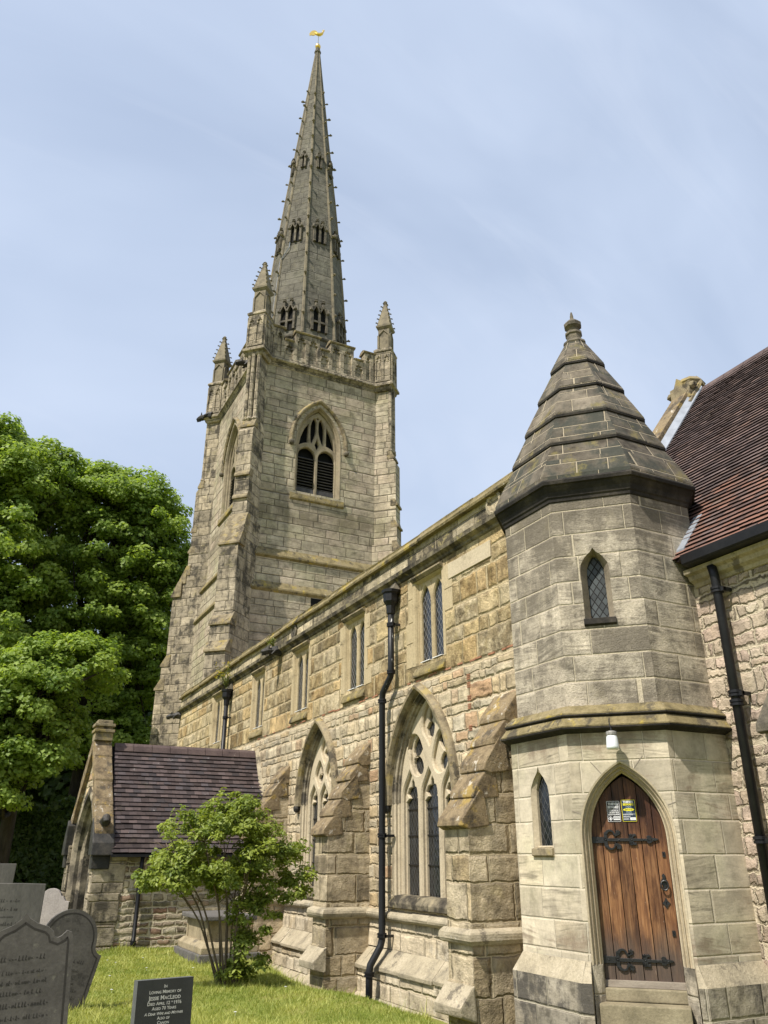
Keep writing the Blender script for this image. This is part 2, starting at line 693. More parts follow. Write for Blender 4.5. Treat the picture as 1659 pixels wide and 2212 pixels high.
    base = N.mix(N.math('MULTIPLY', N.math('SUBTRACT', edge, fac, clamp=True), grime), base, N.mix(1.0, base, (0.5, 0.46, 0.4), 'MULTIPLY'))
    base = N.mix(fac, base, mcol)
    # relief
    pitn = N.noise(P, 55.0, 3.0, 0.6)[0]
    mid = N.noise(N.vmath('ADD', P, (3, 1, 2)), 9.0, 5.0, 0.65)[0]
    hh = N.math('MULTIPLY', edge, -1.0)
    hh = N.math('ADD', hh, N.math('MULTIPLY', mid, 0.75 * rough))
    hh = N.math('ADD', hh, N.math('MULTIPLY', N.smooth(pitn, 0.30, 0.55), 0.22 * pit))
    hh = N.math('ADD', hh, N.math('MULTIPLY', N.math('MULTIPLY', ln, lamf), 0.5))
    hh = N.math('ADD', hh, N.math('MULTIPLY', N.math('SUBTRACT', r1, 0.5), 0.5))
    return N.fin(base, 0.92, 0.15, 0.0, hh, bump)


def rubble(name, scale, pal, mortar, joint=0.09, stretch=1.6, bump=0.03, seed=0, soot=0.3, lichen=0.15):
    N = NT(name)
    P = N.pos()
    u, v, _ = N.sep(N.uv())
    dn = N.vmath('SUBTRACT', N.noise(P, 3.0, 3.0)[1], (0.5, 0.5, 0.5))
    dx, dy, _z = N.sep(N.vmath('ADD', N.vmath('SCALE', dn, 0.22), N.vmath('SCALE', N.vmath('SUBTRACT', N.noise(P, 13.0, 2.0)[1], (0.5, 0.5, 0.5)), 0.09)))
    vec = N.comb(N.math('ADD', u, dx), N.math('MULTIPLY', N.math('ADD', v, dy), stretch), seed)
    v1 = N.n('ShaderNodeTexVoronoi', feature='F1', voronoi_dimensions='2D')
    N.set(v1.inputs['Vector'], vec)
    N.set(v1.inputs['Scale'], scale)
    N.set(v1.inputs['Randomness'], 0.82)
    v2 = N.n('ShaderNodeTexVoronoi', feature='DISTANCE_TO_EDGE', voronoi_dimensions='2D')
    N.set(v2.inputs['Vector'], vec)
    N.set(v2.inputs['Scale'], scale)
    N.set(v2.inputs['Randomness'], 0.82)
    r0 = N.sep(v1.outputs['Color'])[0]
    r1 = N.sep(v1.outputs['Color'])[1]
    jn = N.math('MULTIPLY', N.smooth(N.noise(P, 2.6, 3.0)[0], 0.35, 0.6), 1.0)
    edge = N.math('MULTIPLY', N.math('SUBTRACT', 1.0, N.smooth(v2.outputs['Distance'], joint * 0.35, joint)), N.math('ADD', 0.35, N.math('MULTIPLY', jn, 0.65)))
    rnd = N.math('SUBTRACT', 1.0, N.smooth(v2.outputs['Distance'], joint * 0.3, joint * 1.5))
    k = len(pal)
    base = N.ramp(r0, [(i / (k - 1), c) for i, c in enumerate(pal)])
    base = N.mix(1.0, base, N.ramp(r1, [(0, 0.6), (1, 1.2)]), 'MULTIPLY')
    fine = N.noise(P, 30.0, 5.0, 0.7)[0]
    mid = N.noise(P, 9.0, 5.0, 0.65)[0]
    base = N.mix(1.0, base, N.ramp(fine, [(0.25, 0.75), (0.75, 1.2)]), 'MULTIPLY')
    base = N.mix(1.0, base, N.ramp(mid, [(0.3, 0.8), (0.7, 1.15)]), 'MULTIPLY')
    sf = N.math('MULTIPLY', N.smooth(N.noise(P, 2.2, 6.0, 0.66)[0], 0.54, 0.7), soot)
    base = N.mix(sf, base, (0.05, 0.045, 0.04))
    base = N.mix(N.math('MULTIPLY', N.smooth(N.noise(N.vmath('ADD', P, (9, 2, 5)), 3.0, 6.0, 0.7)[0], 0.55, 0.66), lichen), base, (0.34, 0.3, 0.14))
    mc = N.mix(fine, tuple(c * 0.75 for c in mortar), tuple(c * 1.12 for c in mortar))
    base = N.mix(edge, base, mc)
    hh = N.math('ADD', N.math('ADD', N.math('MULTIPLY', rnd, -1.0), N.math('MULTIPLY', r1, 1.6)), N.math('ADD', N.math('MULTIPLY', mid, 1.6), N.math('MULTIPLY', fine, 0.5)))
    return N.fin(base, 0.93, 0.15, 0.0, hh, bump)


def blotch(name, cols, scale=3.0, bump=0.01, rough=0.9, spec=0.2, stretch=(1, 1, 1), spots=None, metal=0.0, fscale=35.0):
    """cols: ramp of colours over a layered noise; spots=(colour,scale,threshold,amount)"""
    N = NT(name)
    P = N.vmath('MULTIPLY', N.pos(), stretch)
    a = N.noise(P, scale, 7.0, 0.68)[0]
    k = len(cols)
    base = N.ramp(a, [(0.3 + 0.4 * i / max(1, k - 1), c) for i, c in enumerate(cols)])
    f = N.noise(P, fscale, 5.0, 0.7)[0]
    base = N.mix(1.0, base, N.ramp(f, [(0.25, 0.75), (0.75, 1.22)]), 'MULTIPLY')
    for sp in (spots or []):
        s = N.noise(N.vmath('ADD', P, (sp[1], 3.1, sp[1] * 2)), sp[1], 6.0, 0.7)[0]
        base = N.mix(N.math('MULTIPLY', N.smooth(s, sp[2], sp[2] + 0.08), sp[3]), base, sp[0])
    hh = N.math('ADD', N.math('MULTIPLY', a, 0.8), N.math('MULTIPLY', f, 0.35))
    return N.fin(base, rough, spec, metal, hh, bump)


def flat(name, col, rough=0.6, spec=0.4, metal=0.0, nz=0.12, scale=14.0, bump=0.002):
    N = NT(name)
    f = N.noise(N.pos(), scale, 5.0, 0.65)[0]
    base = N.mix(1.0, col, N.ramp(f, [(0.25, 1 - nz * 2), (0.75, 1 + nz)]), 'MULTIPLY')
    return N.fin(base, rough, spec, metal, f, bump)


M = {}
BUFF = [(0.36, 0.30, 0.21), (0.42, 0.35, 0.24), (0.33, 0.29, 0.22), (0.46, 0.38, 0.27), (0.30, 0.25, 0.18), (0.40, 0.35, 0.25)]
M['tower'] = stone('tower_stone', 0.33, 0.80, [(0.360, 0.302, 0.211), (0.396, 0.333, 0.234), (0.369, 0.315, 0.225), (0.405, 0.324, 0.239), (0.347, 0.297, 0.211), (0.387, 0.333, 0.239)],
                   (0.19, 0.16, 0.11), 0.010, 1, soot=0.75, soot_at=0.52, soot_col=(0.095, 0.08, 0.055), lichen=0.10, lich_col=(0.30, 0.27, 0.13), bump=0.03, lam=0.8, zdark=((12.7, 0.9, 0.16), (19.2, 0.8, 0.08)), green=0.2, mort_dark=0.5, vary_w=1.2, bc=0.10, mott=0.45, lamsoot=0.25, grime=0.2, joint_round=0.1, soot_w=0.2, ds=0.10)
M['spire'] = stone('spire_stone', 0.42, 1.0, [(0.125, 0.113, 0.088), (0.142, 0.129, 0.099), (0.134, 0.122, 0.095), (0.15, 0.134, 0.102)],
                   (0.09, 0.081, 0.062), 0.010, 3, soot=0.6, soot_at=0.55, soot_col=(0.06, 0.055, 0.042), lichen=0.2, lich_col=(0.2, 0.175, 0.07), bump=0.02, lam=0.5, green=0.1, mort_dark=0.3, zdark=((42.5, 2.5, 0.12),), bc=0.10, mott=0.45, grime=0.15, joint_round=0.08)
M['tower_dark'] = stone('tower_weathered_stone', 0.42, 0.6, [(0.30, 0.25, 0.175), (0.37, 0.305, 0.21), (0.25, 0.21, 0.15), (0.39, 0.325, 0.23)],
                        (0.17, 0.145, 0.10), 0.011, 4, soot=0.94, soot_at=0.475, soot_col=(0.035, 0.031, 0.025), lichen=0.25, lich_col=(0.3, 0.26, 0.11), bump=0.025, bc=0.10, lam=0.7, block_dark=-0.04, mott=0.6, joint_round=0.1, soot_w=0.13, ds=0.10)
M['turret_up'] = stone('turret_upper_stone', 0.305, 0.66, [(0.36, 0.302, 0.222), (0.40, 0.338, 0.248), (0.35, 0.298, 0.22), (0.43, 0.362, 0.262), (0.37, 0.308, 0.225)],
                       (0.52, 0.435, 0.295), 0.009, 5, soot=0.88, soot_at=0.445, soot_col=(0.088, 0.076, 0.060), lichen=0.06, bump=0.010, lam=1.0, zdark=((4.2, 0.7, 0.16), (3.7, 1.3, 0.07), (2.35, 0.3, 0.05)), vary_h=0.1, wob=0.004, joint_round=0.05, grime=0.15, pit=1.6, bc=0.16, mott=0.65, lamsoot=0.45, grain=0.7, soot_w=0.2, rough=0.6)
M['turret_low'] = stone('turret_lower_stone', 0.315, 0.62, [(0.43, 0.36, 0.25), (0.47, 0.395, 0.275), (0.44, 0.375, 0.27), (0.50, 0.41, 0.275), (0.41, 0.36, 0.265)],
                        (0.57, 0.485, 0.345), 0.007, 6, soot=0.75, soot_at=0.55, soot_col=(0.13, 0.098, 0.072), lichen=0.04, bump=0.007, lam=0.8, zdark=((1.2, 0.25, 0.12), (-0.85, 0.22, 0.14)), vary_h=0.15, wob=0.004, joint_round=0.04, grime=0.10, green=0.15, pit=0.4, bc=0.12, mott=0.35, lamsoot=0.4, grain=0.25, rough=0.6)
M['plinth'] = stone('turret_plinth_stone', 0.36, 0.6, [(0.25, 0.21, 0.15), (0.33, 0.28, 0.2), (0.19, 0.165, 0.125), (0.37, 0.315, 0.225)],
                    (0.38, 0.33, 0.235), 0.009, 7, soot=0.92, soot_at=0.485, soot_col=(0.045, 0.041, 0.036), lichen=0.5, lich_col=(0.46, 0.41, 0.33), bump=0.012, joint_round=0.05, block_dark=0.08, mott=0.7, soot_w=0.12)
M['turret_roof'] = stone('turret_roof_stone', 0.27, 0.55, [(0.12, 0.099, 0.071), (0.16, 0.131, 0.092), (0.105, 0.088, 0.066), (0.18, 0.146, 0.10)],
                         (0.38, 0.31, 0.20), 0.008, 8, soot=0.9, soot_at=0.46, soot_col=(0.028, 0.030, 0.025), lichen=0.5, lich_col=(0.23, 0.19, 0.065), bump=0.012, vary_h=0.0, wob=0.004, joint_round=0.03, grime=0.1, mott=0.7, bc=0.2, soot_w=0.15)
M['nave_low'] = stone('nave_lower_rubble_courses', 0.19, 0.34, [(0.47, 0.385, 0.255), (0.51, 0.425, 0.285), (0.45, 0.365, 0.235), (0.53, 0.45, 0.315), (0.48, 0.355, 0.19), (0.46, 0.395, 0.285), (0.42, 0.355, 0.245), (0.42, 0.25, 0.13)],
                      (0.56, 0.45, 0.285), 0.014, 9, soot=0.7, soot_at=0.555, soot_col=(0.115, 0.096, 0.068), lichen=0.12, bump=0.045, wob=0.035, vary_h=0.6, vary_w=1.7, joint_round=0.16, grime=0.2, lam=0.7, mott=0.5, bc=0.12, rough=1.0, heart=0.3, ds=0.10)
M['nave_up'] = stone('nave_upper_weathered_blocks', 0.33, 0.60, [(0.50, 0.385, 0.205), (0.54, 0.42, 0.235), (0.47, 0.385, 0.235), (0.55, 0.425, 0.22), (0.50, 0.345, 0.155), (0.46, 0.375, 0.23), (0.53, 0.43, 0.27)],
                     (0.56, 0.445, 0.255), 0.016, 10, soot=0.75, soot_at=0.535, soot_col=(0.12, 0.098, 0.062), lichen=0.3, lich_col=(0.52, 0.42, 0.2), bump=0.05, wob=0.028, vary_h=0.4, vary_w=1.6, joint_round=0.16, grime=0.18, lam=0.5, block_dark=0.14, pit=1.2, mott=0.6, bc=0.12, rough=1.2, heart=0.9, ds=0.08)
M['parapet'] = stone('parapet_stone', 0.62, 0.75, [(0.40, 0.33, 0.21), (0.45, 0.375, 0.24), (0.34, 0.285, 0.19), (0.47, 0.39, 0.255)],
                     (0.36, 0.295, 0.19), 0.010, 11, soot=0.95, soot_at=0.50, soot_col=(0.05, 0.044, 0.034), lichen=0.6, lich_col=(0.46, 0.385, 0.18), bump=0.03, wob=0.012, joint_round=0.08, block_dark=0.12, mott=0.6, heart=0.4, soot_w=0.12, ds=0.10)
M['buttress'] = stone('buttress_stone', 0.36, 0.52, [(0.41, 0.33, 0.21), (0.46, 0.38, 0.25), (0.37, 0.30, 0.195), (0.48, 0.395, 0.265), (0.44, 0.335, 0.185)],
                      (0.46, 0.375, 0.235), 0.013, 12, soot=0.8, soot_at=0.535, soot_col=(0.075, 0.064, 0.048), lichen=0.25, lich_col=(0.4, 0.34, 0.16), bump=0.04, wob=0.028, vary_h=0.5, vary_w=1.3, joint_round=0.18, grime=0.35, block_dark=0.08, mott=0.6, rough=1.1, heart=0.4, ds=0.10)
M['base_wall'] = stone('nave_base_stone', 0.33, 0.55, [(0.45, 0.375, 0.255), (0.51, 0.43, 0.305), (0.43, 0.345, 0.22), (0.53, 0.46, 0.34)],
                       (0.52, 0.435, 0.295), 0.013, 13, soot=0.65, soot_at=0.57, soot_col=(0.09, 0.077, 0.058), lichen=0.4, lich_col=(0.64, 0.58, 0.48), bump=0.035, wob=0.025, joint_round=0.15, grime=0.35, mott=0.6, rough=1.1, ds=0.10)
M['dressed'] = blotch('dressed_pale_stone', [(0.33, 0.275, 0.195), (0.45, 0.38, 0.27), (0.49, 0.415, 0.295), (0.44, 0.38, 0.28)], 2.2, 0.008, spots=[((0.20, 0.165, 0.115), 3.1, 0.6, 0.6)])
M['moulding'] = blotch('door_moulding_stone', [(0.36, 0.30, 0.215), (0.45, 0.38, 0.27), (0.48, 0.41, 0.295)], 2.6, 0.004, spots=[((0.22, 0.18, 0.125), 2.4, 0.6, 0.5)])
M['jambstone'] = blotch('replaced_jamb_stone', [(0.30, 0.235, 0.14), (0.42, 0.34, 0.21), (0.45, 0.37, 0.24)], 1.6, 0.012, spots=[((0.2, 0.165, 0.105), 3.6, 0.57, 0.6)])
M['tower_dressed'] = blotch('tower_window_stone', [(0.13, 0.108, 0.075), (0.23, 0.19, 0.13), (0.30, 0.25, 0.172), (0.23, 0.205, 0.125)], 1.8, 0.012, spots=[((0.33, 0.3, 0.15), 2.0, 0.6, 0.5)])
M['hood'] = blotch('hood_mould_stone', [(0.05, 0.044, 0.036), (0.16, 0.13, 0.085), (0.28, 0.23, 0.145), (0.2, 0.17, 0.12)], 3.2, 0.02, spots=[((0.34, 0.26, 0.09), 2.6, 0.54, 0.6), ((0.035, 0.031, 0.026), 2.1, 0.55, 0.8)])
M['arch_stone'] = blotch('soot_and_shade_arch_stone', [(0.05, 0.044, 0.037), (0.14, 0.12, 0.09), (0.30, 0.255, 0.185), (0.40, 0.34, 0.245)], 2.4, 0.012, spots=[((0.04, 0.036, 0.031), 1.9, 0.52, 0.85)])  # soot, with the shade of the deep window arches put into the colour
M['string_dark'] = blotch('sooty_string_stone', [(0.03, 0.027, 0.023), (0.075, 0.064, 0.048), (0.2, 0.17, 0.115), (0.3, 0.25, 0.16)], 2.8, 0.02, spots=[((0.02, 0.018, 0.016), 1.6, 0.5, 0.8), ((0.32, 0.27, 0.12), 3.2, 0.58, 0.6)])
M['reveal'] = blotch('turret_reveal_stone', [(0.13, 0.108, 0.08), (0.24, 0.202, 0.15), (0.31, 0.262, 0.195)], 3.0, 0.012)
M['beast'] = blotch('black_carved_stone', [(0.012, 0.012, 0.012), (0.03, 0.028, 0.025), (0.07, 0.06, 0.048)], 4.5, 0.02, 0.6, 0.35)
M['slab'] = blotch('weathering_slab_stone', [(0.06, 0.048, 0.036), (0.165, 0.124, 0.076), (0.25, 0.19, 0.112), (0.17, 0.14, 0.098)], 4.2, 0.035,
                   spots=[((0.36, 0.25, 0.07), 2.8, 0.55, 0.7), ((0.56, 0.51, 0.43), 7.5, 0.585, 0.75), ((0.06, 0.052, 0.042), 3.3, 0.55, 0.75)])
M['lichen_slab'] = blotch('lichened_string_stone', [(0.085, 0.07, 0.045), (0.17, 0.137, 0.068), (0.235, 0.19, 0.10), (0.22, 0.18, 0.115)], 3.4, 0.025,
                          spots=[((0.36, 0.27, 0.055), 2.1, 0.56, 0.7), ((0.06, 0.052, 0.042), 3.3, 0.55, 0.8), ((0.52, 0.47, 0.38), 6.0, 0.62, 0.6), ((0.45, 0.22, 0.03), 1.3, 0.66, 0.8)])
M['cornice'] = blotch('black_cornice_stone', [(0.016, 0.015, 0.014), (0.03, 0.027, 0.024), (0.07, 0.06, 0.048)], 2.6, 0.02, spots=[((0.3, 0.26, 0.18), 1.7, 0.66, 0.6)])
M['carved'] = blotch('carved_dark_stone', [(0.04, 0.037, 0.033), (0.12, 0.105, 0.08), (0.2, 0.17, 0.12)], 4.5, 0.03)
M['crocket'] = blotch('crocket_stone', [(0.09, 0.08, 0.06), (0.2, 0.17, 0.12), (0.27, 0.23, 0.15)], 3.0, 0.02)
M['roll'] = blotch('roll_moulding_stone', [(0.2, 0.175, 0.13), (0.36, 0.31, 0.22), (0.44, 0.38, 0.28)], 3.4, 0.03, spots=[((0.07, 0.06, 0.05), 2.6, 0.57, 0.7), ((0.62, 0.58, 0.5), 5.5, 0.62, 0.5)])
M['rubble_porch'] = stone('porch_rubble', 0.125, 0.27, [(0.30, 0.235, 0.155), (0.36, 0.31, 0.205), (0.23, 0.18, 0.125), (0.42, 0.345, 0.225), (0.33, 0.295, 0.215), (0.30, 0.17, 0.11), (0.38, 0.33, 0.23)],
                          (0.50, 0.425, 0.295), 0.024, 16, soot=0.6, soot_at=0.56, soot_col=(0.06, 0.052, 0.042), lichen=0.2, bump=0.03, wob=0.045, vary_h=0.7, vary_w=2.0, joint_round=0.06, grime=0.2, mott=0.6, bc=0.25, ds=0.1)
M['rubble_chancel'] = stone('chancel_rubble', 0.165, 0.25, [(0.40, 0.32, 0.235), (0.44, 0.36, 0.26), (0.37, 0.285, 0.215), (0.45, 0.38, 0.285), (0.39, 0.30, 0.215), (0.42, 0.325, 0.255), (0.35, 0.265, 0.205)],
                            (0.50, 0.42, 0.30), 0.016, 17, soot=0.35, soot_at=0.6, soot_col=(0.14, 0.115, 0.09), lichen=0.1, bump=0.032, wob=0.06, vary_h=0.7, vary_w=2.2, joint_round=0.12, grime=0.25, mott=0.55, bc=0.14, rough=1.3, ds=0.1)


def m_glass(name, col, leadcol, cell, lead, rough=0.12, diag=True, aspect=1.5):
    N = NT(name)
    u, v, _ = N.sep(N.uv())
    v = N.math('DIVIDE', v, aspect)
    if diag:
        a = N.math('ADD', u, v)
        b = N.math('SUBTRACT', u, v)
    else:
        a, b = u, v
    e = []
    for q in (a, b):
        f = N.math('FRACT', N.math('DIVIDE', q, cell))
        e.append(N.math('MINIMUM', f, N.math('SUBTRACT', 1.0, f)))
    d = N.math('MINIMUM', e[0], e[1])
    ln = N.math('SUBTRACT', 1.0, N.smooth(d, lead * 0.6, lead))
    cid = N.math('ADD', N.math('FLOOR', N.math('DIVIDE', a, cell)), N.math('MULTIPLY', N.math('FLOOR', N.math('DIVIDE', b, cell)), 17.3))
    r = N.white(cid)
    c = N.mix(1.0, col, N.ramp(r, [(0, 0.55), (1, 1.5)]), 'MULTIPLY')
    c = N.mix(ln, c, leadcol)
    h = N.math('ADD', ln, N.math('MULTIPLY', N.math('ADD', N.math('MULTIPLY', N.math('SUBTRACT', r, 0.5), a), N.noise(N.pos(), 9.0, 2.0)[0]), 0.6))
    rg = N.math('ADD', rough, N.math('MULTIPLY', ln, 0.4))
    return N.fin(c, rg, 0.5, 0.0, h, 0.006)


M['glass'] = m_glass('leaded_dark_glass', (0.012, 0.014, 0.016), (0.085, 0.088, 0.09), 0.085, 0.045)
M['glass_clere'] = m_glass('clerestory_leaded_glass', (0.014, 0.017, 0.021), (0.27, 0.27, 0.27), 0.10, 0.05)
M['glass_turret'] = m_glass('turret_leaded_glass', (0.040, 0.047, 0.048), (0.012, 0.012, 0.013), 0.085, 0.09, rough=0.45)
M['iron'] = flat('black_iron', (0.012, 0.012, 0.013), 0.42, 0.5, 0.0, 0.25, 20, 0.004)
M['pipe'] = blotch('black_painted_pipe', [(0.006, 0.006, 0.007), (0.010, 0.010, 0.012), (0.018, 0.018, 0.019)], 3.0, 0.003, 0.45, 0.3)
M['pipe_worn'] = blotch('worn_black_painted_pipe', [(0.008, 0.0085, 0.010), (0.016, 0.017, 0.019)], 3.0, 0.004, 0.45, 0.3, spots=[((0.62, 0.62, 0.62), 7.0, 0.635, 1.0)], stretch=(1, 1, 0.35))
M['lead'] = flat('lead_flashing', (0.27, 0.295, 0.34), 0.5, 0.4, 0.1, 0.15, 6, 0.006)
M['gold'] = flat('gilded_metal', (0.9, 0.62, 0.16), 0.28, 0.5, 1.0, 0.05, 12, 0.002)
M['dark'] = flat('dark_interior', (0.012, 0.012, 0.012), 0.9, 0.1)
M['louvre'] = flat('dark_louvre_board', (0.055, 0.052, 0.05), 0.7, 0.3, 0, 0.3, 6)
M['white_glass'] = flat('white_opal_glass', (0.72, 0.75, 0.78), 0.15, 0.6, 0, 0.02)
M['grey_metal'] = flat('weathered_grey_metal', (0.3, 0.29, 0.27), 0.6, 0.4, 0.2, 0.3, 30)
M['white_paint'] = flat('white_flashing', (0.75, 0.75, 0.74), 0.5, 0.3)


def m_tile(name, pal, mossy=0.3, white=0.2, warm=None):
    N = NT(name)
    at = N.n('ShaderNodeAttribute', attribute_name='rnd')
    r = at.outputs['Fac']
    P = N.pos()
    n1 = N.noise(P, 1.1, 4.0, 0.6)[0]
    rr = N.math('ADD', N.math('MULTIPLY', r, 0.55), N.math('MULTIPLY', N.math('SUBTRACT', n1, 0.28), 1.0), clamp=True)
    k = len(pal)
    base = N.ramp(rr, [(i / (k - 1), c) for i, c in enumerate(pal)])
    f = N.noise(P, 34.0, 5.0, 0.7)[0]
    base = N.mix(1.0, base, N.ramp(f, [(0.25, 0.7), (0.75, 1.25)]), 'MULTIPLY')
    base = N.mix(1.0, base, N.ramp(N.white(N.math('MULTIPLY', r, 77.0)), [(0, 0.6), (0.7, 1.08), (1, 1.4)]), 'MULTIPLY')
    if warm is not None:
        z = N.sep(P)[2]
        wm = N.math('MULTIPLY', N.smooth(N.math('ADD', N.math('MULTIPLY', n1, 3.0), N.math('ADD', N.math('MULTIPLY', r, 1.2), N.math('SUBTRACT', warm, z))), 1.5, 2.7), 0.7)
        base = N.mix(wm, base, N.mix(r, (0.12, 0.066, 0.052), (0.24, 0.115, 0.08)))
    s = N.noise(P, 5.0, 6.0, 0.75)[0]
    base = N.mix(N.math('MULTIPLY', N.smooth(s, 0.64, 0.7), white), base, (0.6, 0.58, 0.54))
    s2 = N.noise(N.vmath('ADD', P, (5, 5, 1)), 2.0, 6.0, 0.7)[0]
    base = N.mix(N.math('MULTIPLY', N.smooth(s2, 0.56, 0.7), mossy), base, (0.2, 0.17, 0.08))
    return N.fin(base, 0.8, 0.2, 0, f, 0.006)


M['tile_porch'] = m_tile('plum_clay_tile', [(0.036, 0.029, 0.030), (0.062, 0.047, 0.046), (0.085, 0.063, 0.060), (0.060, 0.052, 0.056), (0.105, 0.074, 0.064)], 0.15, 0.5)
M['tile_chancel'] = m_tile('brindled_clay_tile', [(0.082, 0.061, 0.06), (0.108, 0.08, 0.076), (0.13, 0.092, 0.084), (0.145, 0.10, 0.086), (0.17, 0.108, 0.086)], 0.12, 0.1, 3.9)
M['tile_edge_shade'] = flat('shadowed_tile_tail', (0.018, 0.013, 0.013), 0.9, 0.1)  # tile tails coloured near black for dirt and the shade under each lap
M['ridge'] = blotch('ridge_tile', [(0.065, 0.047, 0.046), (0.10, 0.072, 0.069), (0.14, 0.103, 0.092)], 2.5, 0.01, spots=[((0.55, 0.5, 0.44), 4.5, 0.64, 0.5)])


def m_wood():
    N = NT('weathered_door_oak')
    P = N.pos()
    u, v, _ = N.sep(N.uv())
    at = N.n('ShaderNodeAttribute', attribute_name='rnd').outputs['Fac']
    g = N.noise(N.comb(N.math('ADD', N.math('MULTIPLY', u, 55.0), N.math('MULTIPLY', at, 40.0)), N.math('MULTIPLY', v, 2.6), N.math('MULTIPLY', at, 30.0)), 1.0, 5.0, 0.65, 0.6)[0]
    base = N.ramp(g, [(0.30, (0.08, 0.036, 0.017)), (0.45, (0.17, 0.077, 0.033)), (0.56, (0.24, 0.117, 0.049)), (0.72, (0.32, 0.18, 0.088))])
    base = N.mix(1.0, base, N.ramp(at, [(0, 0.75), (1, 1.15)]), 'MULTIPLY')
    big = N.noise(N.vmath('MULTIPLY', P, (2.6, 2.6, 1.3)), 1.0, 4.0, 0.6)[0]
    base = N.mix(N.smooth(big, 0.4, 0.75), base, N.mix(1.0, base, (0.55, 0.42, 0.4), 'MULTIPLY'))
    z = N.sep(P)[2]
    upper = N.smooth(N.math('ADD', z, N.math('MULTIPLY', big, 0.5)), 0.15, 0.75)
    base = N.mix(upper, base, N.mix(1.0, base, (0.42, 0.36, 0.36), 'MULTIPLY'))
    stn = N.noise(N.vmath('MULTIPLY', P, (7, 7, 2.2)), 1.0, 5.0, 0.65)[0]
    base = N.mix(N.math('MULTIPLY', N.smooth(stn, 0.47, 0.62), 0.75), base, N.mix(1.0, base, (0.4, 0.33, 0.32), 'MULTIPLY'))
    wet = N.math('SUBTRACT', 1.0, N.smooth(N.math('ADD', z, N.math('MULTIPLY', N.math('SUBTRACT', N.noise(N.vmath('MULTIPLY', P, (6, 6, 1.5)), 1.0, 4.0)[0], 0.5), 0.6)), -1.02, -0.58))
    base = N.mix(N.math('MULTIPLY', wet, 0.85), base, N.mix(g, (0.03, 0.024, 0.02), (0.13, 0.10, 0.08)))
    sc = N.noise(N.vmath('MULTIPLY', P, (30, 30, 9)), 1.0, 4.0, 0.7)[0]
    base = N.mix(N.math('MULTIPLY', N.smooth(sc, 0.66, 0.72), 0.35), base, (0.4, 0.3, 0.22))
    return N.fin(base, 0.55, 0.35, 0, g, 0.006)


M['wood'] = m_wood()
M['step'] = blotch('worn_step_stone', [(0.15, 0.13, 0.085), (0.24, 0.205, 0.135), (0.30, 0.26, 0.175)], 3.0, 0.012, spots=[((0.4, 0.36, 0.26), 2.6, 0.6, 0.5)])
M['sill_wood'] = blotch('grey_weathered_timber', [(0.18, 0.15, 0.12), (0.3, 0.26, 0.21)], 4, 0.006, stretch=(1, 1, 6))
M['bark'] = blotch('bark', [(0.022, 0.018, 0.013), (0.045, 0.037, 0.028), (0.07, 0.058, 0.043)], 5.0, 0.05, stretch=(1, 1, 0.25))
M['stem'] = blotch('shrub_stem_bark', [(0.10, 0.075, 0.05), (0.18, 0.14, 0.095)], 8.0, 0.01, stretch=(1, 1, 0.3))


def m_leaf(name, lo, hi, trans=0.4, gloss=0.35):
    N = NT(name)
    at = N.n('ShaderNodeAttribute', attribute_name='rnd').outputs['Fac']
    c = N.ramp(at, [(0.0, lo), (1.0, hi)])
    N.t.nodes.remove(N.b)
    d = N.n('ShaderNodeBsdfPrincipled')
    N.set(d.inputs['Base Color'], c)
    N.set(d.inputs['Roughness'], 0.5)
    N.set(d.inputs['Specular IOR Level'], gloss)
    t = N.n('ShaderNodeBsdfTranslucent')
    N.set(t.inputs['Color'], N.mix(1.0, c, (1.35, 1.35, 0.6), 'MULTIPLY'))
    mx = N.n('ShaderNodeMixShader')
    mx.inputs[0].default_value = trans
    N.t.links.new(d.outputs[0], mx.inputs[1])
    N.t.links.new(t.outputs[0], mx.inputs[2])
    N.t.links.new(mx.outputs[0], N.out.inputs['Surface'])
    return N.m


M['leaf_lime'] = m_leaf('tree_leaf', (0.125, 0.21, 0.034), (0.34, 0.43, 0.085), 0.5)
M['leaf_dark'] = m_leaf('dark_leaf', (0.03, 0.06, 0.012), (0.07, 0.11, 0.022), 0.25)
M['leaf_shrub'] = m_leaf('shrub_leaf', (0.095, 0.145, 0.018), (0.31, 0.36, 0.06), 0.38)
M['blade'] = m_leaf('grass_blade', (0.17, 0.225, 0.033), (0.48, 0.48, 0.155), 0.35, 0.2)
M['weed'] = m_leaf('weed_leaf', (0.12, 0.15, 0.03), (0.25, 0.26, 0.06), 0.3)
M['yellow_flower'] = flat('yellow_petal', (0.8, 0.62, 0.04), 0.6, 0.2)


def m_lawn():
    N = NT('lawn_turf')
    P = N.pos()
    a = N.noise(P, 1.3, 6.0, 0.65)[0]
    f = N.noise(P, 45.0, 4.0, 0.7)[0]
    c = N.ramp(a, [(0.3, (0.12, 0.165, 0.028)), (0.5, (0.2, 0.225, 0.05)), (0.62, (0.28, 0.265, 0.085)), (0.72, (0.36, 0.3, 0.14))])
    c = N.mix(1.0, c, N.ramp(f, [(0.25, 0.55), (0.75, 1.3)]), 'MULTIPLY')
    return N.fin(c, 0.95, 0.1, 0, f, 0.02)


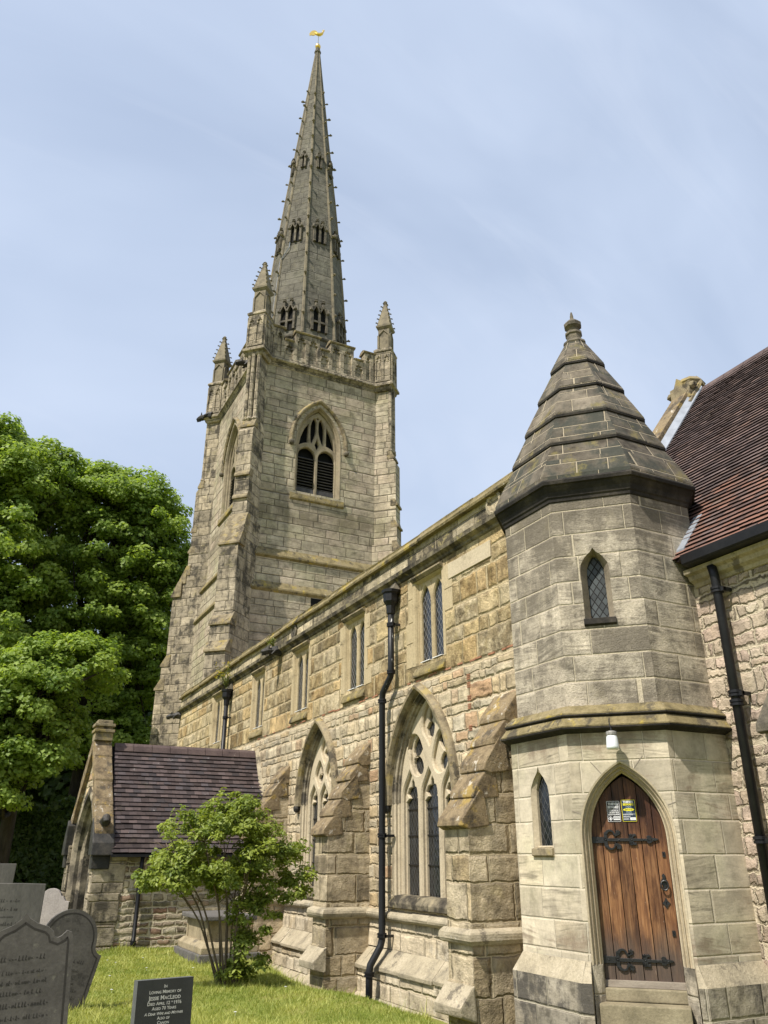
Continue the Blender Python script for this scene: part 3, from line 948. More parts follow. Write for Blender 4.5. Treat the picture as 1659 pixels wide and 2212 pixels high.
M['lawn'] = m_lawn()
M['slate'] = blotch('weathered_slate', [(0.050, 0.045, 0.040), (0.078, 0.071, 0.063), (0.11, 0.10, 0.088)], 2.2, 0.006, 0.75, 0.2, spots=[((0.16, 0.15, 0.12), 7.0, 0.61, 0.6), ((0.022, 0.02, 0.018), 2.6, 0.56, 0.6), ((0.13, 0.115, 0.055), 4.0, 0.63, 0.5)])
M['slate_pale'] = blotch('pale_weathered_slate_and_lit_rim', [(0.085, 0.079, 0.071), (0.115, 0.107, 0.096), (0.15, 0.138, 0.122)], 2.6, 0.006, 0.7, 0.3, stretch=(1, 1, 0.4))  # pale stones, and the painted sunlit rim of darker headstones
M['headstone_pale'] = blotch('pale_headstone', [(0.30, 0.27, 0.25), (0.4, 0.36, 0.34)], 3.0, 0.01)
M['granite'] = blotch('dark_polished_slate', [(0.026, 0.027, 0.027), (0.038, 0.039, 0.038)], 9.0, 0.001, 0.5, 0.3, fscale=120)
M['granite_edge'] = blotch('sawn_slate_edge', [(0.085, 0.088, 0.087), (0.12, 0.124, 0.122)], 9.0, 0.001, 0.6, 0.35, fscale=120)
M['letter'] = flat('cut_letter_white', (0.55, 0.54, 0.5), 0.8, 0.1)
M['incised'] = flat('incised_letter_shade', (0.042, 0.038, 0.034), 0.9, 0.1)
M['tomb'] = blotch('tomb_sandstone', [(0.18, 0.148, 0.095), (0.29, 0.24, 0.155), (0.36, 0.30, 0.2)], 3.0, 0.02, spots=[((0.08, 0.075, 0.07), 2.5, 0.56, 0.7)])
M['tomb_dark'] = blotch('tomb_dark_slab', [(0.09, 0.085, 0.08), (0.15, 0.14, 0.13)], 3.0, 0.015)
M['sign_black'] = flat('sign_black', (0.02, 0.018, 0.02), 0.4, 0.4, 0, 0.03)
M['sign_white'] = flat('sign_white', (0.72, 0.72, 0.74), 0.5, 0.3, 0, 0.03)
M['sign_blue'] = flat('sign_dark_blue', (0.018, 0.032, 0.06), 0.4, 0.4, 0, 0.03)
M['sign_yellow'] = flat('sign_yellow', (0.74, 0.66, 0.03), 0.45, 0.3, 0, 0.03)
M['sign_pale'] = flat('sign_pale_blue', (0.3, 0.38, 0.46), 0.5, 0.3, 0, 0.03)
M['brick'] = flat('old_red_brick', (0.36, 0.18, 0.11), 0.9, 0.1, 0, 0.25, 20, 0.01)
# ------------------------------------------------------------------ ground
def sstep(x, a, b):
    t = np.clip((x - a) / (b - a), 0, 1)
    return t * t * (3 - 2 * t)


def ground_h(x, y):
    x = np.asarray(x, float)
    y = np.asarray(y, float)
    h = -1.58 - 0.20 * sstep(y, 9.0, 19.0) + 0.05 * np.sin(x * 0.9 + 0.6) * np.sin(y * 0.55) + 0.025 * np.sin(x * 2.3 + y * 1.7)
    # the lawn falls into a shallow gully along the nave wall
    far = sstep(y, 12.0, 15.0)
    x0, x1 = 4.55 + 0.5 * far, 5.35 + 0.8 * far
    gy = sstep(y, 6.0, 8.6) * (1 - sstep(y, 17.0, 19.0) * 0.7)
    t = np.clip((x - x0) / (x1 - x0), 0, 1)
    h = h - 0.46 * t * t * (3 - 2 * t) * gy
    return h


def make_ground():
    s = np.linspace(-1, 1, 261)
    g = np.sign(s) * (np.abs(s) * 24 + np.abs(s) ** 6 * 700)
    X, Y = np.meshgrid(g + 4, g + 13, indexing='ij')
    Z = ground_h(X, Y)
    n = len(s)
    co = np.stack([X, Y, Z], -1).reshape(-1, 3)
    idx = np.arange(n * n).reshape(n, n)
    q = np.stack([idx[:-1, :-1], idx[1:, :-1], idx[1:, 1:], idx[:-1, 1:]], -1).reshape(-1, 4)
    me = bpy.data.meshes.new('ground')
    me.from_pydata(co.tolist(), [], q.tolist())
    me.materials.append(M['lawn'])
    me.polygons.foreach_set('use_smooth', [True] * len(me.polygons))
    o = bpy.data.objects.new('ground', me)
    COL.objects.link(o)
    o['kind'] = 'structure'
    return o


make_ground()

# ------------------------------------------------------------------ nave
XN = 6.5
S_ = (-1, 0, 0)
E_ = (0, -1, 0)
FN = Frame((XN, 0, 0), S_)               # u = -Y, v = z, d = towards the viewer's left (south)
nave = empty('church_nave', (XN, 18.0, -2.3), 'long buff stone nave wall with pointed traceried windows and low parapet', 'church nave')


def S2(pts, k, cu):
    return [((u * k) - cu, v * k) for u, v in pts]


K1, C1 = 0.984, -11.44
l1 = [(-12.594, 0.791), (-12.524, 1.023), (-12.371, 1.264), (-12.256, 1.343), (-12.148, 1.202), (-12.027, 1.077), (-11.942, 0.872)]
vl = [(-12.063, 1.885), (-12.225, 1.874), (-12.325, 1.787), (-12.312, 1.679), (-12.259, 1.568), (-12.244, 1.402), (-12.116, 1.214), (-11.931, 1.171), (-11.792, 1.232), (-11.71, 1.383), (-11.734, 1.515), (-11.848, 1.747), (-11.953, 1.849)]
dg = [(-11.699, 2.352), (-11.845, 2.216), (-11.912, 2.013), (-11.88, 1.858), (-11.756, 1.722), (-11.665, 1.614), (-11.545, 1.724), (-11.468, 1.891), (-11.479, 2.07), (-11.571, 2.235)]


def ogee_light(u0, w, z0, zs, za):
    """flat-bottomed light with an ogee head"""
    h = w / 2
    pts = [(u0 - h, zs), (u0 - h * 0.86, zs + (za - zs) * 0.38), (u0 - h * 0.38, zs + (za - zs) * 0.74), (u0, za), (u0 + h * 0.38, zs + (za - zs) * 0.74), (u0 + h * 0.86, zs + (za - zs) * 0.38), (u0 + h, zs)]
    c = smooth_loop(pts[:4], 4, False)[:-1] + smooth_loop(pts[3:], 4, False)
    return [(u0 - h, z0)] + c + [(u0 + h, z0)]


def trefoil_light(u0, w, z0, zs, za):
    h = w / 2
    dz = za - zs
    L = [(u0 - h, zs), (u0 - h * 0.98, zs + dz * 0.16), (u0 - h * 0.55, zs + dz * 0.30), (u0 - h * 0.86, zs + dz * 0.45), (u0 - h * 0.62, zs + dz * 0.66), (u0 - h * 0.26, zs + dz * 0.70), (u0 - h * 0.2, zs + dz * 0.86), (u0, za)]
    return [(u0 - h, z0)] + L + [(2 * u0 - x, y) for x, y in L[:-1]][::-1] + [(u0 + h, z0)]


def ell(cu, cv, a, b, rot, n=14):
    c, s = math.cos(rot), math.sin(rot)
    return [(cu + a * math.cos(2 * math.pi * k / n) * c - b * math.sin(2 * math.pi * k / n) * s, cv + a * math.cos(2 * math.pi * k / n) * s + b * math.sin(2 * math.pi * k / n) * c) for k in range(n)]


def big_window(cu, a, z0, zs, za, design, parent):
    """one traceried window, child parts of the nave; cu = -Y of the centre line"""
    fr = Frame((XN, -cu, 0), S_)
    win = MB()
    # jamb orders: two hollow steps down to the tracery
    jprof = [(0.0, 0.004), (-0.005, -0.03), (-0.035, -0.05), (-0.035, -0.085), (-0.06, -0.10), (-0.075, -0.16)]
    sweep(win, fr, arch(0, a, zs - 0.02, zs, za, 12), jprof)
    jamb = win.build('window_arch', M['arch_stone'], parent, smooth=False)
    for sg in (-1, 1):
        win = MB()
        sweep(win, fr, [(-a, z0), (-a, zs - 0.02)] if sg < 0 else [(a, zs - 0.02), (a, z0)], jprof)
        win.build('window_jamb', M['dressed'], jamb, smooth=False)
    ai, zai = a - 0.07, za - 0.10
    tr = MB()
    t2 = MB()
    f2 = Frame((XN + 0.13, -cu, 0), S_)
    outer = arch(0, ai + 0.01, z0 + 0.02, zs, zai + 0.02, 12)
    if design == 'flowing':
        p = 0.628
        holes = [ogee_light(k * p, p - 0.075, z0 + 0.05, 0.80, 1.30) for k in (-1, 0, 1)]
        V = smooth_loop([(u * K1 - C1 - 0.02, v * K1) for u, v in vl], 3)
        holes += [V, [(-u - 0.0, v) for u, v in V], smooth_loop([((u + 11.70) * K1, v * K1) for u, v in dg], 3)]
        holes += [[(-0.50, 1.93), (-0.68, 1.60), (-0.61, 1.86)], [(0.50, 1.93), (0.68, 1.60), (0.61, 1.86)]]
        inner = [trefoil_light(k * p, p - 0.13, z0 + 0.06, 0.72, 1.16) for k in (-1, 0, 1)]
        for sgn in (-1, 1):
            inner.append(ell(sgn * 0.42, 1.655, 0.225, 0.15, sgn * -0.75))
            inner.append(ell(sgn * 0.43, 1.345, 0.185, 0.145, sgn * 0.62))
        inner.append([(0, 2.22), (-0.07, 2.06), (-0.045, 2.0), (-0.15, 1.9), (-0.12, 1.78), (-0.03, 1.74), (0.0, 1.63), (0.03, 1.74), (0.12, 1.78), (0.15, 1.9), (0.045, 2.0), (0.07, 2.06)])
    else:
        p = 0.545
        holes = [ogee_light(k * p, p - 0.055, z0 + 0.05, 0.98, 1.36) for k in (-1, 0, 1)]

        def cell(u0, zc, w, h):
            return smooth_loop([(u0, zc + h), (u0 - w * 0.55, zc + h * 0.62), (u0 - w, zc + h * 0.05), (u0 - w * 0.8, zc - h * 0.4), (u0, zc - h), (u0 + w * 0.8, zc - h * 0.4), (u0 + w, zc + h * 0.05), (u0 + w * 0.55, zc + h * 0.62)], 3)
        holes += [cell(-p / 2, 1.52, 0.235, 0.29), cell(p / 2, 1.52, 0.235, 0.29), cell(0, 2.0, 0.235, 0.31)]
        inner = [trefoil_light(k * p, p - 0.105, z0 + 0.06, 0.9, 1.24) for k in (-1, 0, 1)]
        for u0, zc in ((-p / 2, 1.52), (p / 2, 1.52), (0, 2.0)):
            inner.append(ell(u0, zc + 0.125, 0.085, 0.135, 0))
            inner.append(ell(u0, zc - 0.07, 0.175, 0.10, 0))
    plate(tr, f2, outer, holes, 0.0, 0.07, 0.022)
    plate(t2, f2, outer, inner, -0.065, 0.06, 0.012)
    o = tr.build('tracery', M['dressed'], jamb)
    t2.build('cusped_tracery', M['dressed'], jamb)
    g = MB()
    panel(g, f2, outer, (), -0.115)
    g.build('leaded_glass', M['glass'], jamb)
    # saddle bars and a casement frame in the middle light
    for zb in (-0.15, 0.28, 0.68):
        b = MB()
        c = f2(0, zb, -0.10)
        b.box(c.x - 0.006, c.x + 0.006, c.y - ai, c.y + ai, c.z - 0.008, c.z + 0.008)
        b.build('saddle_bar', M['iron'], jamb)
    sl_ = MB()
    sl_.prism([fr(-a - 0.06, z0 + 0.10, -0.16), fr(-a - 0.06, z0 + 0.08, -0.03), fr(-a - 0.06, z0 - 0.02, 0.06), fr(-a - 0.06, z0 - 0.09, 0.06), fr(-a - 0.06, z0 - 0.10, -0.16)],
              [fr(a + 0.06, z0 + 0.10, -0.16), fr(a + 0.06, z0 + 0.08, -0.03), fr(a + 0.06, z0 - 0.02, 0.06), fr(a + 0.06, z0 - 0.09, 0.06), fr(a + 0.06, z0 - 0.10, -0.16)])
    sl_.build('window_sill', M['string_dark'], jamb, bevel=0.01)
    hd = MB()
    sweep(hd, fr, arch(0, a + 0.02, zs - 0.05, zs, za + 0.03, 14), [(-0.01, -0.01), (0.0, 0.06), (0.035, 0.115), (0.08, 0.12), (0.12, 0.05), (0.125, -0.01)])
    hd.build('hood_mould', M['hood'], jamb, wob=0.004)
    for sg in (-1, 1):
        h = MB()
        c = fr(sg * (a + 0.10), zs - 0.10, 0.06)
        h.lathe(c - Vector((0, 0, 0.08)), [(0.015, 0.0), (0.06, 0.03), (0.075, 0.08), (0.07, 0.13), (0.04, 0.16)], 8)
        h.box(c.x - 0.055, c.x - 0.02, c.y - 0.03, c.y + 0.03, c.z - 0.03, c.z + 0.03)
        h.build('head_stop', M['beast'], jamb, bevel=0.01)
    return arch(0, a, z0, zs, za, 12)


def shift(p, du):
    return [(u + du, v) for u, v in p]


ZW = 2.66                                  # height where the masonry changes
W1 = (-11.44, 1.0, -0.68, 0.80, 2.44)
W2 = (-15.68, 0.90, -0.68, 0.98, 2.46)
W0 = (-7.4, 0.9, -0.68, 0.98, 2.46)
lowholes = []
for wdef, des in ((W1, 'flowing'), (W2, 'reticulated'), ((-24.6, 0.9, -0.68, 0.98, 2.46), 'reticulated')):
    hole = big_window(*wdef, des, nave)
    lowholes.append(shift(hole, wdef[0]))
wl = MB()
panel(wl, FN, [(-28.5, -0.9), (-8.0, -0.9), (-8.0, ZW), (-28.5, ZW)], lowholes, 0.0, 0.16)
wl.build('lower_wall', M['nave_low'], nave, recalc=False)

# clerestory windows
CW = [(-11.10, 2.90, 4.36), (-14.03, 2.93, 4.36), (-16.92, 2.93, 4.36), (-19.9, 2.93, 4.36), (-23.65, 2.98, 4.38)]
uph = []
for cu, z0, z1 in CW:
    fr = Frame((XN, -cu, 0), S_)
    a = 0.46
    uph.append([(cu - a, z0), (cu + a, z0), (cu + a, z1), (cu - a, z1)])
    jm = MB()
    sq = [(-a, z0), (-a, z1), (a, z1), (a, z0)]
    sweep(jm, fr, sq, [(0.075, -0.002), (0.075, 0.006), (0.0, 0.006), (-0.02, -0.025), (-0.02, -0.035), (-0.035, -0.055), (-0.04, -0.13)])
    jamb = jm.build('clerestory_window', M['jambstone'], nave)
    tr = MB()
    f2 = Frame((XN + 0.065, -cu, 0), S_)
    hs = [arch(k * 0.212, 0.182, z0 + 0.03, z1 - 0.42, z1 - 0.08, 8) for k in (-1, 1)]
    hs += [[(-0.03, z1 - 0.06), (0, z1 - 0.17), (0.03, z1 - 0.06)], [(-0.36, z1 - 0.06), (-0.35, z1 - 0.2), (-0.28, z1 - 0.06)], [(0.36, z1 - 0.06), (0.35, z1 - 0.2), (0.28, z1 - 0.06)]]
    plate(tr, f2, [(-a - 0.01, z0), (a + 0.01, z0), (a + 0.01, z1 + 0.01), (-a - 0.01, z1 + 0.01)], hs, 0, 0.07, 0.02)
    tr.build('tracery', M['jambstone'], jamb)
    g = MB()
    panel(g, f2, [(-a, z0), (a, z0), (a, z1), (-a, z1)], (), -0.05)
    g.build('leaded_glass', M['glass_clere'], jamb)
    sl_ = MB()
    sec = [(z0 + 0.03, -0.2), (z0 + 0.015, -0.03), (z0 - 0.16, 0.05), (z0 - 0.2, 0.05), (z0 - 0.22, -0.05)]
    sl_.prism([fr(-a - 0.04, zz, dd) for zz, dd in sec], [fr(a + 0.04, zz, dd) for zz, dd in sec])
    sl_.build('window_sill', M['lichen_slab'], jamb, bevel=0.008)
    for k in (-1, 1):
        fl = MB()
        c = fr(k * 0.19, z0 + 0.035, -0.09)
        fl.box(c.x - 0.07, c.x + 0.06, c.y - 0.15, c.y + 0.15, c.z, c.z + 0.012)
        fl.build('sill_flashing', M['white_paint'], jamb)
    lb = MB()
    sweep(lb, fr, [(-a - 0.05, z1 - 0.12), (-a - 0.05, z1 + 0.04), (a + 0.05, z1 + 0.04), (a + 0.05, z1 - 0.12)][1:3], [(-0.03, -0.01), (-0.03, 0.03), (0.02, 0.075), (0.05, 0.07), (0.09, -0.01)])
    lb.build('label_mould', M['hood'], jamb)
    rr = random.Random(int(-cu * 10))
    for sg in (-1, 1):
        qb = MB()
        z = z0 + 0.0
        if rr.random() < 0.5:
            continue
        z = z0 + (0.0 if rr.random() < 0.5 else 0.7)
        while z < z1 - 0.1:
            hh = rr.choice((0.36, 0.42, 0.3))
            ww = rr.choice((0.07, 0.16, 0.09, 0.24))
            zt = min(z + hh, z1 + 0.02)
            u0, u1 = (a + 0.078, a + 0.075 + ww)
            c0, c1 = fr(sg * u0, z, 0), fr(sg * u1, z, 0)
            qb.box(XN - 0.008, XN + 0.02, min(c0.y, c1.y), max(c0.y, c1.y), z + 0.006, zt - 0.006)
            z = zt
        qb.build('repaired_jamb_stones', M['jambstone'], jamb, bevel=0.004)
wu = MB()
panel(wu, FN, [(-28.5, ZW), (-8.0, ZW), (-8.0, 4.56), (-28.5, 4.56)], uph, 0.0, 0.18)
wu.build('upper_wall', M['nave_up'], nave, recalc=False)
bp = MB()                                   # new pale lintel stone beside the turret
bp.box(XN - 0.02, XN + 0.05, 9.20, 10.42, 4.10, 4.36)
bp.build('replaced_stone_band', M['dressed'], nave, bevel=0.006)
tl = MB()                                   # broken tile course at the masonry change
rr = random.Random(4)
y = 8.6
while y < 20:
    w = rr.uniform(0.08, 0.2)
    if rr.random() < (0.5 if y < 12 or 14.5 < y < 17.5 else 0.15):
        zz = ZW + rr.uniform(-0.015, 0.015)
        tl.box(XN - rr.uniform(0.004, 0.018), XN + 0.03, y, y + w * 0.92, zz - 0.013, zz + 0.013)
    y += w
for k in (0, 1, 3, 4, 7):
    zz = 2.42 - 0.105 * k + rr.uniform(-0.01, 0.01)
    for q in range(3):
        tl.box(XN - 0.008, XN + 0.02, 9.92, 10.01, zz - 0.030 + q * 0.03, zz - 0.012 + q * 0.03)
tl.build('tile_packing', M['brick'], nave)

# parapet, string course and coping
pp = MB()
pp.box(XN + 0.0, XN + 0.42, 7.6, 28.5, 4.70, 5.05)
pp.build('parapet', M['parapet'], nave)
st = MB()
sec = [(0.0, 4.50), (-0.03, 4.52), (-0.04, 4.56), (-0.12, 4.60), (-0.13, 4.67), (-0.03, 4.715), (0.02, 4.72), (0.02, 4.50)]
st.prism([(XN + a, 7.6, z) for a, z in sec], [(XN + a, 28.53, z) for a, z in sec])
st.build('string_course', M['string_dark'], nave)
cp = MB()
rr = random.Random(3)
y = 7.6
while y < 28.5:
    y2 = min(28.56, y + rr.uniform(0.8, 1.25))
    dz = rr.uniform(-0.012, 0.012)
    dx = rr.uniform(-0.012, 0.012)
    sec = [(-0.09 + dx, 5.02 + dz), (-0.10 + dx, 5.06 + dz), (-0.03 + dx, 5.16 + dz), (-0.035, 5.195 + dz), (-0.01, 5.215 + dz), (0.08, 5.22 + dz), (0.46, 5.10 + dz), (0.46, 5.02 + dz)]
    cp.prism([(XN + a, y + 0.004, z) for a, z in sec], [(XN + a, y2 - 0.004, z) for a, z in sec])
    y = y2
cp.build('coping', M['lichen_slab'], nave, wob=0.004)
# body behind the wall: end walls and flat lead roof
bd = MB()
bd.box(XN + 0.45, 15.5, 8.6, 28.3, 4.72, 4.80)
bd.box(XN + 0.01, 15.5, 28.2, 28.499, -2.4, 5.03)
bd.box(15.3, 15.6, 8.6, 28.2, -2.4, 5.0)
bd.box(9.0, 15.3, 8.42, 8.6, -2.4, 4.7)
bd.build('rear_walls_and_roof', M['nave_up'], nave)
# base: roll string, plinths
def base_run(y0, y1):
    r = MB()
    y = y0
    while y < y1 - 0.05:
        y2 = min(y1, y + random.uniform(0.45, 0.9))
        ox, oz = random.uniform(-0.012, 0.012), random.uniform(-0.01, 0.01)
        n = 8
        sec = [(XN + 0.02, -0.97 + oz)] + [(XN + ox - 0.10 * math.sin(math.pi * k / n), -0.895 + oz - 0.075 * math.cos(math.pi * k / n)) for k in range(n + 1)] + [(XN + 0.02, -0.80 + oz)]
        r.prism([(x, y + 0.004, z) for x, z in sec], [(x, y2 - 0.004, z) for x, z in sec])
        y = y2
    r.build('roll_string_course', M['roll'], nave, wob=0.004)
    b = MB()
    sec = [(XN + 0.1, -0.9), (XN + 0.005, -0.9), (XN - 0.005, -1.36), (XN + 0.1, -1.36)]
    b.prism([(x, y0, z) for x, z in sec], [(x, y1, z) for x, z in sec])
    sec = [(XN + 0.1, -1.63), (XN - 0.19, -1.63), (XN - 0.2, -2.01), (XN + 0.1, -2.01)]
    b.prism([(x, y0, z) for x, z in sec], [(x, y1, z) for x, z in sec])
    sec = [(XN + 0.1, -2.2), (XN - 0.38, -2.2), (XN - 0.38, -2.7), (XN + 0.1, -2.7)]
    b.prism([(x, y0, z) for x, z in sec], [(x, y1, z) for x, z in sec])
    b.build('base_wall', M['base_wall'], nave, wob=0.0)
    p = MB()
    for zt, zb, x0, x1 in ((-1.36, -1.66, XN + 0.0, XN - 0.24), (-2.0, -2.22, XN - 0.19, XN - 0.40)):
        y = y0
        while y < y1 - 0.05:
            y2 = min(y1, y + random.uniform(0.5, 1.0))
            ox, oz = random.uniform(-0.02, 0.02), random.uniform(-0.015, 0.015)
            sec = [(x0 + 0.05, zt + oz), (x0, zt + oz - 0.01), (x1 + ox, zb + 0.055 + oz), (x1 + ox + 0.005, zb + oz), (x0 + 0.05, zb + oz)]
            p.prism([(x, y + 0.006, z) for x, z in sec], [(x, y2 - 0.006, z) for x, z in sec])
            y = y2
    p.build('sloping_plinth', M['roll'], nave, bevel=0.012, wob=0.006)


base_run(8.0, 17.95)

# buttresses with stepped weathering slabs
def buttress(y0, y1, xf, ztop, zbot):
    b = MB()
    sec = [(XN + 0.05, zbot + (ztop - zbot) * 0.93), (xf + 0.06, zbot), (xf, zbot - 0.02), (xf, -1.36), (xf - 0.02, -1.36), (xf - 0.02, -2.7), (XN + 0.05, -2.7)]
    b.prism([(x, y0, z) for x, z in sec], [(x, y1, z) for x, z in sec])
    bo = b.build('buttress', M['buttress'], nave, bevel=0.025, segs=2)
    n = 5 if ztop > 1.6 else 4
    for k in range(n):
        t0, t1 = k / n, (k + 1) / n
        xa, za = XN + (xf - XN) * t0, ztop + (zbot - ztop) * t0
        xb, zb = XN + (xf - XN) * t1 - 0.05, ztop + (zbot - ztop) * t1
        m = MB()
        j = random.uniform(-0.012, 0.012)
        sec = [(xa + 0.08, za + 0.02), (xa + 0.01, za + 0.05 + j), (xb - 0.03, zb + 0.055 + j), (xb - 0.045, zb - 0.03), (xb + 0.05, zb - 0.07), (xa + 0.12, zb - 0.03)]
        ex = 0.012 + random.uniform(0, 0.015)
        m.prism([(x, y0 - ex, z) for x, z in sec], [(x, y1 + ex, z) for x, z in sec])
        m.build('weathering_slab', M['slab'], bo, bevel=0.014, wob=0.010)
    r = MB()
    n = 8
    q = [(0.02, -0.97)] + [(-0.085 * math.sin(math.pi * k / n), -0.885 - 0.085 * math.cos(math.pi * k / n)) for k in range(n + 1)] + [(0.02, -0.80)]
    # roll returned round the three faces
    ring = []
    for o, z in q:
        ring.append([(XN + 0.02, y0 + o, z), (xf + o, y0 + o, z), (xf + o, y1 - o, z), (XN + 0.02, y1 - o, z)])
    r.rings([[ring[k][c] for k in range(len(q))] for c in range(4)], closed=True)
    r.build('roll_moulding', M['roll'], bo, wob=0.006)
    f = MB()
    sec = [(xf + 0.01, -1.37), (xf - 0.03, -1.38), (xf - 0.21, -1.58), (xf - 0.2, -1.68), (xf - 0.02, -1.72), (xf + 0.01, -1.72)]
    f.prism([(x, y0 - 0.03, z) for x, z in sec], [(x, y1 + 0.03, z) for x, z in sec])
    f.build('plinth_stone', M['roll'], bo, bevel=0.03, wob=0.012)


buttress(8.77, 9.32, 5.62, 2.0, 0.36)
buttress(13.3, 13.86, 5.72, 1.82, 0.34)
buttress(17.35, 17.9, 5.72, 1.78, 0.34)

# rain-water goods
def collar(mb, c, r, h=0.05):
    mb.lathe(c, [(r, 0), (r + 0.02, 0.004), (r + 0.02, h * 0.4), (r + 0.01, h * 0.45), (r + 0.01, h * 0.55), (r + 0.02, h * 0.6), (r + 0.02, h), (r, h + 0.004)], 14)


def downpipe(parent, name, path, r, collars, mat, brackets=(), hopper=None, wall_x=None, elbows=True):
    p = MB()
    p.tube(path, r, 14)
    o = p.build(name, mat, parent, smooth=True)
    for q in collars:
        c = MB()
        collar(c, q, r, 0.07)
        c.build('pipe_collar', M['pipe'], o, smooth=False)
    if brackets:
        for q in brackets:
            b = MB()
            b.box(q[0] + 0.0, wall_x + 0.02, q[1] - 0.10, q[1] - 0.075, q[2] + 0.01, q[2] + 0.05)
            b.box(q[0] - 0.02, q[0] + 0.03, q[1] - 0.1, q[1] + 0.0, q[2] + 0.005, q[2] + 0.055)
            b.build('pipe_bracket', M['iron'], o)
    if hopper:
        x, y, z = hopper
        h = MB()
        f8 = lambda rr, zz: [(x + rr * math.cos(R_(22.5) + k * math.pi / 4), y + rr * math.sin(R_(22.5) + k * math.pi / 4), zz) for k in range(8)]
        h.rings([f8(a, z + b) for a, b in ((0.06, -0.36), (0.075, -0.34), (0.085, -0.2), (0.135, -0.12), (0.14, 0.02), (0.165, 0.04), (0.17, 0.09), (0.14, 0.095), (0.12, 0.03))], True, True, True)
        h.build('hopper', M['pipe'], o)
        hd = MB()
        hd.prism([(x - 0.02, y - 0.13, z + 0.1), (x + 0.12, y - 0.13, z + 0.1), (x + 0.12, y - 0.02, z + 0.32)], [(x - 0.02, y + 0.13, z + 0.1), (x + 0.12, y + 0.13, z + 0.1), (x + 0.12, y + 0.02, z + 0.32)])
        hd.build('hopper_hood', M['carved'], o)
    return o


PX = XN - 0.14
downpipe(nave, 'downpipe', [(PX, 12.2, 4.05), (PX, 12.2, 2.92), (PX, 12.22, 2.84), (PX - 0.02, 12.47, 2.60), (PX - 0.02, 12.5, 2.5), (PX - 0.02, 12.5, -1.22), (PX - 0.05, 12.5, -1.32), (PX - 0.22, 12.5, -1.56), (PX - 0.24, 12.5, -1.66), (PX - 0.24, 12.5, -2.0), (PX - 0.32, 12.5, -2.12)], 0.055,
         [(PX, 12.2, 3.72), (PX, 12.2, 2.88), (PX - 0.02, 12.5, 2.42), (PX - 0.02, 12.5, 0.25), (PX - 0.02, 12.5, -1.2), (PX - 0.24, 12.5, -1.72)], M['pipe_worn'],
         [(PX, 12.2, 3.72), (PX - 0.02, 12.5, 0.25), (PX - 0.02, 12.5, -1.2)], (PX, 12.2, 4.30), XN)
downpipe(nave, 'downpipe', [(PX, 22.3, 4.0), (PX, 22.3, 0.5), (PX, 22.3, -2.2)], 0.06, [(PX, 22.3, 3.5), (PX, 22.3, 2.6)], M['pipe'], [(PX, 22.3, 3.5)], (PX, 22.3, 4.22), XN)


def gargoyle(parent, c, d, s=1.0, name='gargoyle'):
    """crouching beast spout: body, neck, head with ears, jaw"""
    d = Vector(d).normalized()
    sd = Vector((0, 0, 1)).cross(d)
    c = Vector(c)
    g = MB()
    P = lambda a, b, z: c + d * a * s + sd * b * s + Vector((0, 0, z * s))
    g.tube([P(-0.1, 0, 0.05), P(0.1, 0, 0.06), P(0.25, 0, 0.03), P(0.38, 0, 0.02), P(0.5, 0, -0.02), P(0.58, 0, -0.04)], [0.17 * s, 0.16 * s, 0.11 * s, 0.12 * s, 0.09 * s, 0.05 * s], 8)
    for b in (-1, 1):
        g.tube([P(0.0, b * 0.1, 0.1), P(0.16, b * 0.16, 0.02), P(0.26, b * 0.12, -0.1)], [0.06 * s, 0.05 * s, 0.03 * s], 6)
        g.tube([P(0.36, b * 0.07, 0.1), P(0.33, b * 0.12, 0.2)], [0.035 * s, 0.01 * s], 5)
    g.tube([P(0.42, 0, -0.09), P(0.56, 0, -0.12)], [0.05 * s, 0.025 * s], 6)
    return g.build(name, M['beast'], parent, smooth=False)


gargoyle(nave, (XN - 0.08, 18.3, 4.55), S_, 0.75)
gargoyle(nave, (XN - 0.05, 28.4, 4.42), (-1, 0.35, 0), 0.75)
ro = MB()
c = Vector((XN - 0.015, 17.42, 4.88))
for r0, r1 in ((0.17, 0.12), (0.12, 0.09)):
    n = 16
    ro.rings([[(c.x - a, c.y + r * math.cos(2 * math.pi * k / n), c.z + r * math.sin(2 * math.pi * k / n)) for k in range(n)] for r, a in ((r0, -0.02), (r0, 0.025), (r1 + 0.015, 0.03), (r1, 0.0))], True, False, True)
ro.box(c.x - 0.012, c.x + 0.01, c.y - 0.03, c.y + 0.03, c.z - 0.08, c.z + 0.08)
ro.box(c.x - 0.010, c.x + 0.01, c.y - 0.08, c.y + 0.08, c.z - 0.03, c.z + 0.03)
ro.build('carved_roundel', M['carved'], nave)
ro = MB()
c = Vector((XN - 0.015, 9.02, 4.9))
n = 16
ro.rings([[(c.x - a, c.y + r * math.cos(2 * math.pi * k / n), c.z + r * math.sin(2 * math.pi * k / n)) for k in range(n)] for r, a in ((0.2, -0.02), (0.2, 0.03), (0.15, 0.035), (0.13, 0.0))], True, False, True)
ro.build('carved_roundel', M['parapet'], nave)
# ------------------------------------------------------------------ stair turret
TX, TY = 7.25, 7.74
turret = empty('stair_turret', (TX, TY, -2.0), 'octagonal stone stair turret with a stepped pyramid roof and small oak door', 'stair turret')
T8 = math.tan(R_(22.5))


def oct_xy(a):
    r = a / math.cos(R_(22.5))
    return [(TX + r * math.cos(R_(22.5 + 45 * k)), TY + r * math.sin(R_(22.5 + 45 * k))) for k in range(8)]


def oct_frame(k, a):
    t = R_(45 * k)
    n = (math.cos(t), math.sin(t), 0)
    return Frame((TX + a * n[0], TY + a * n[1], 0), n)


SOUTH, SE, EAST = 4, 5, 6
AL, AU = 1.28, 1.18
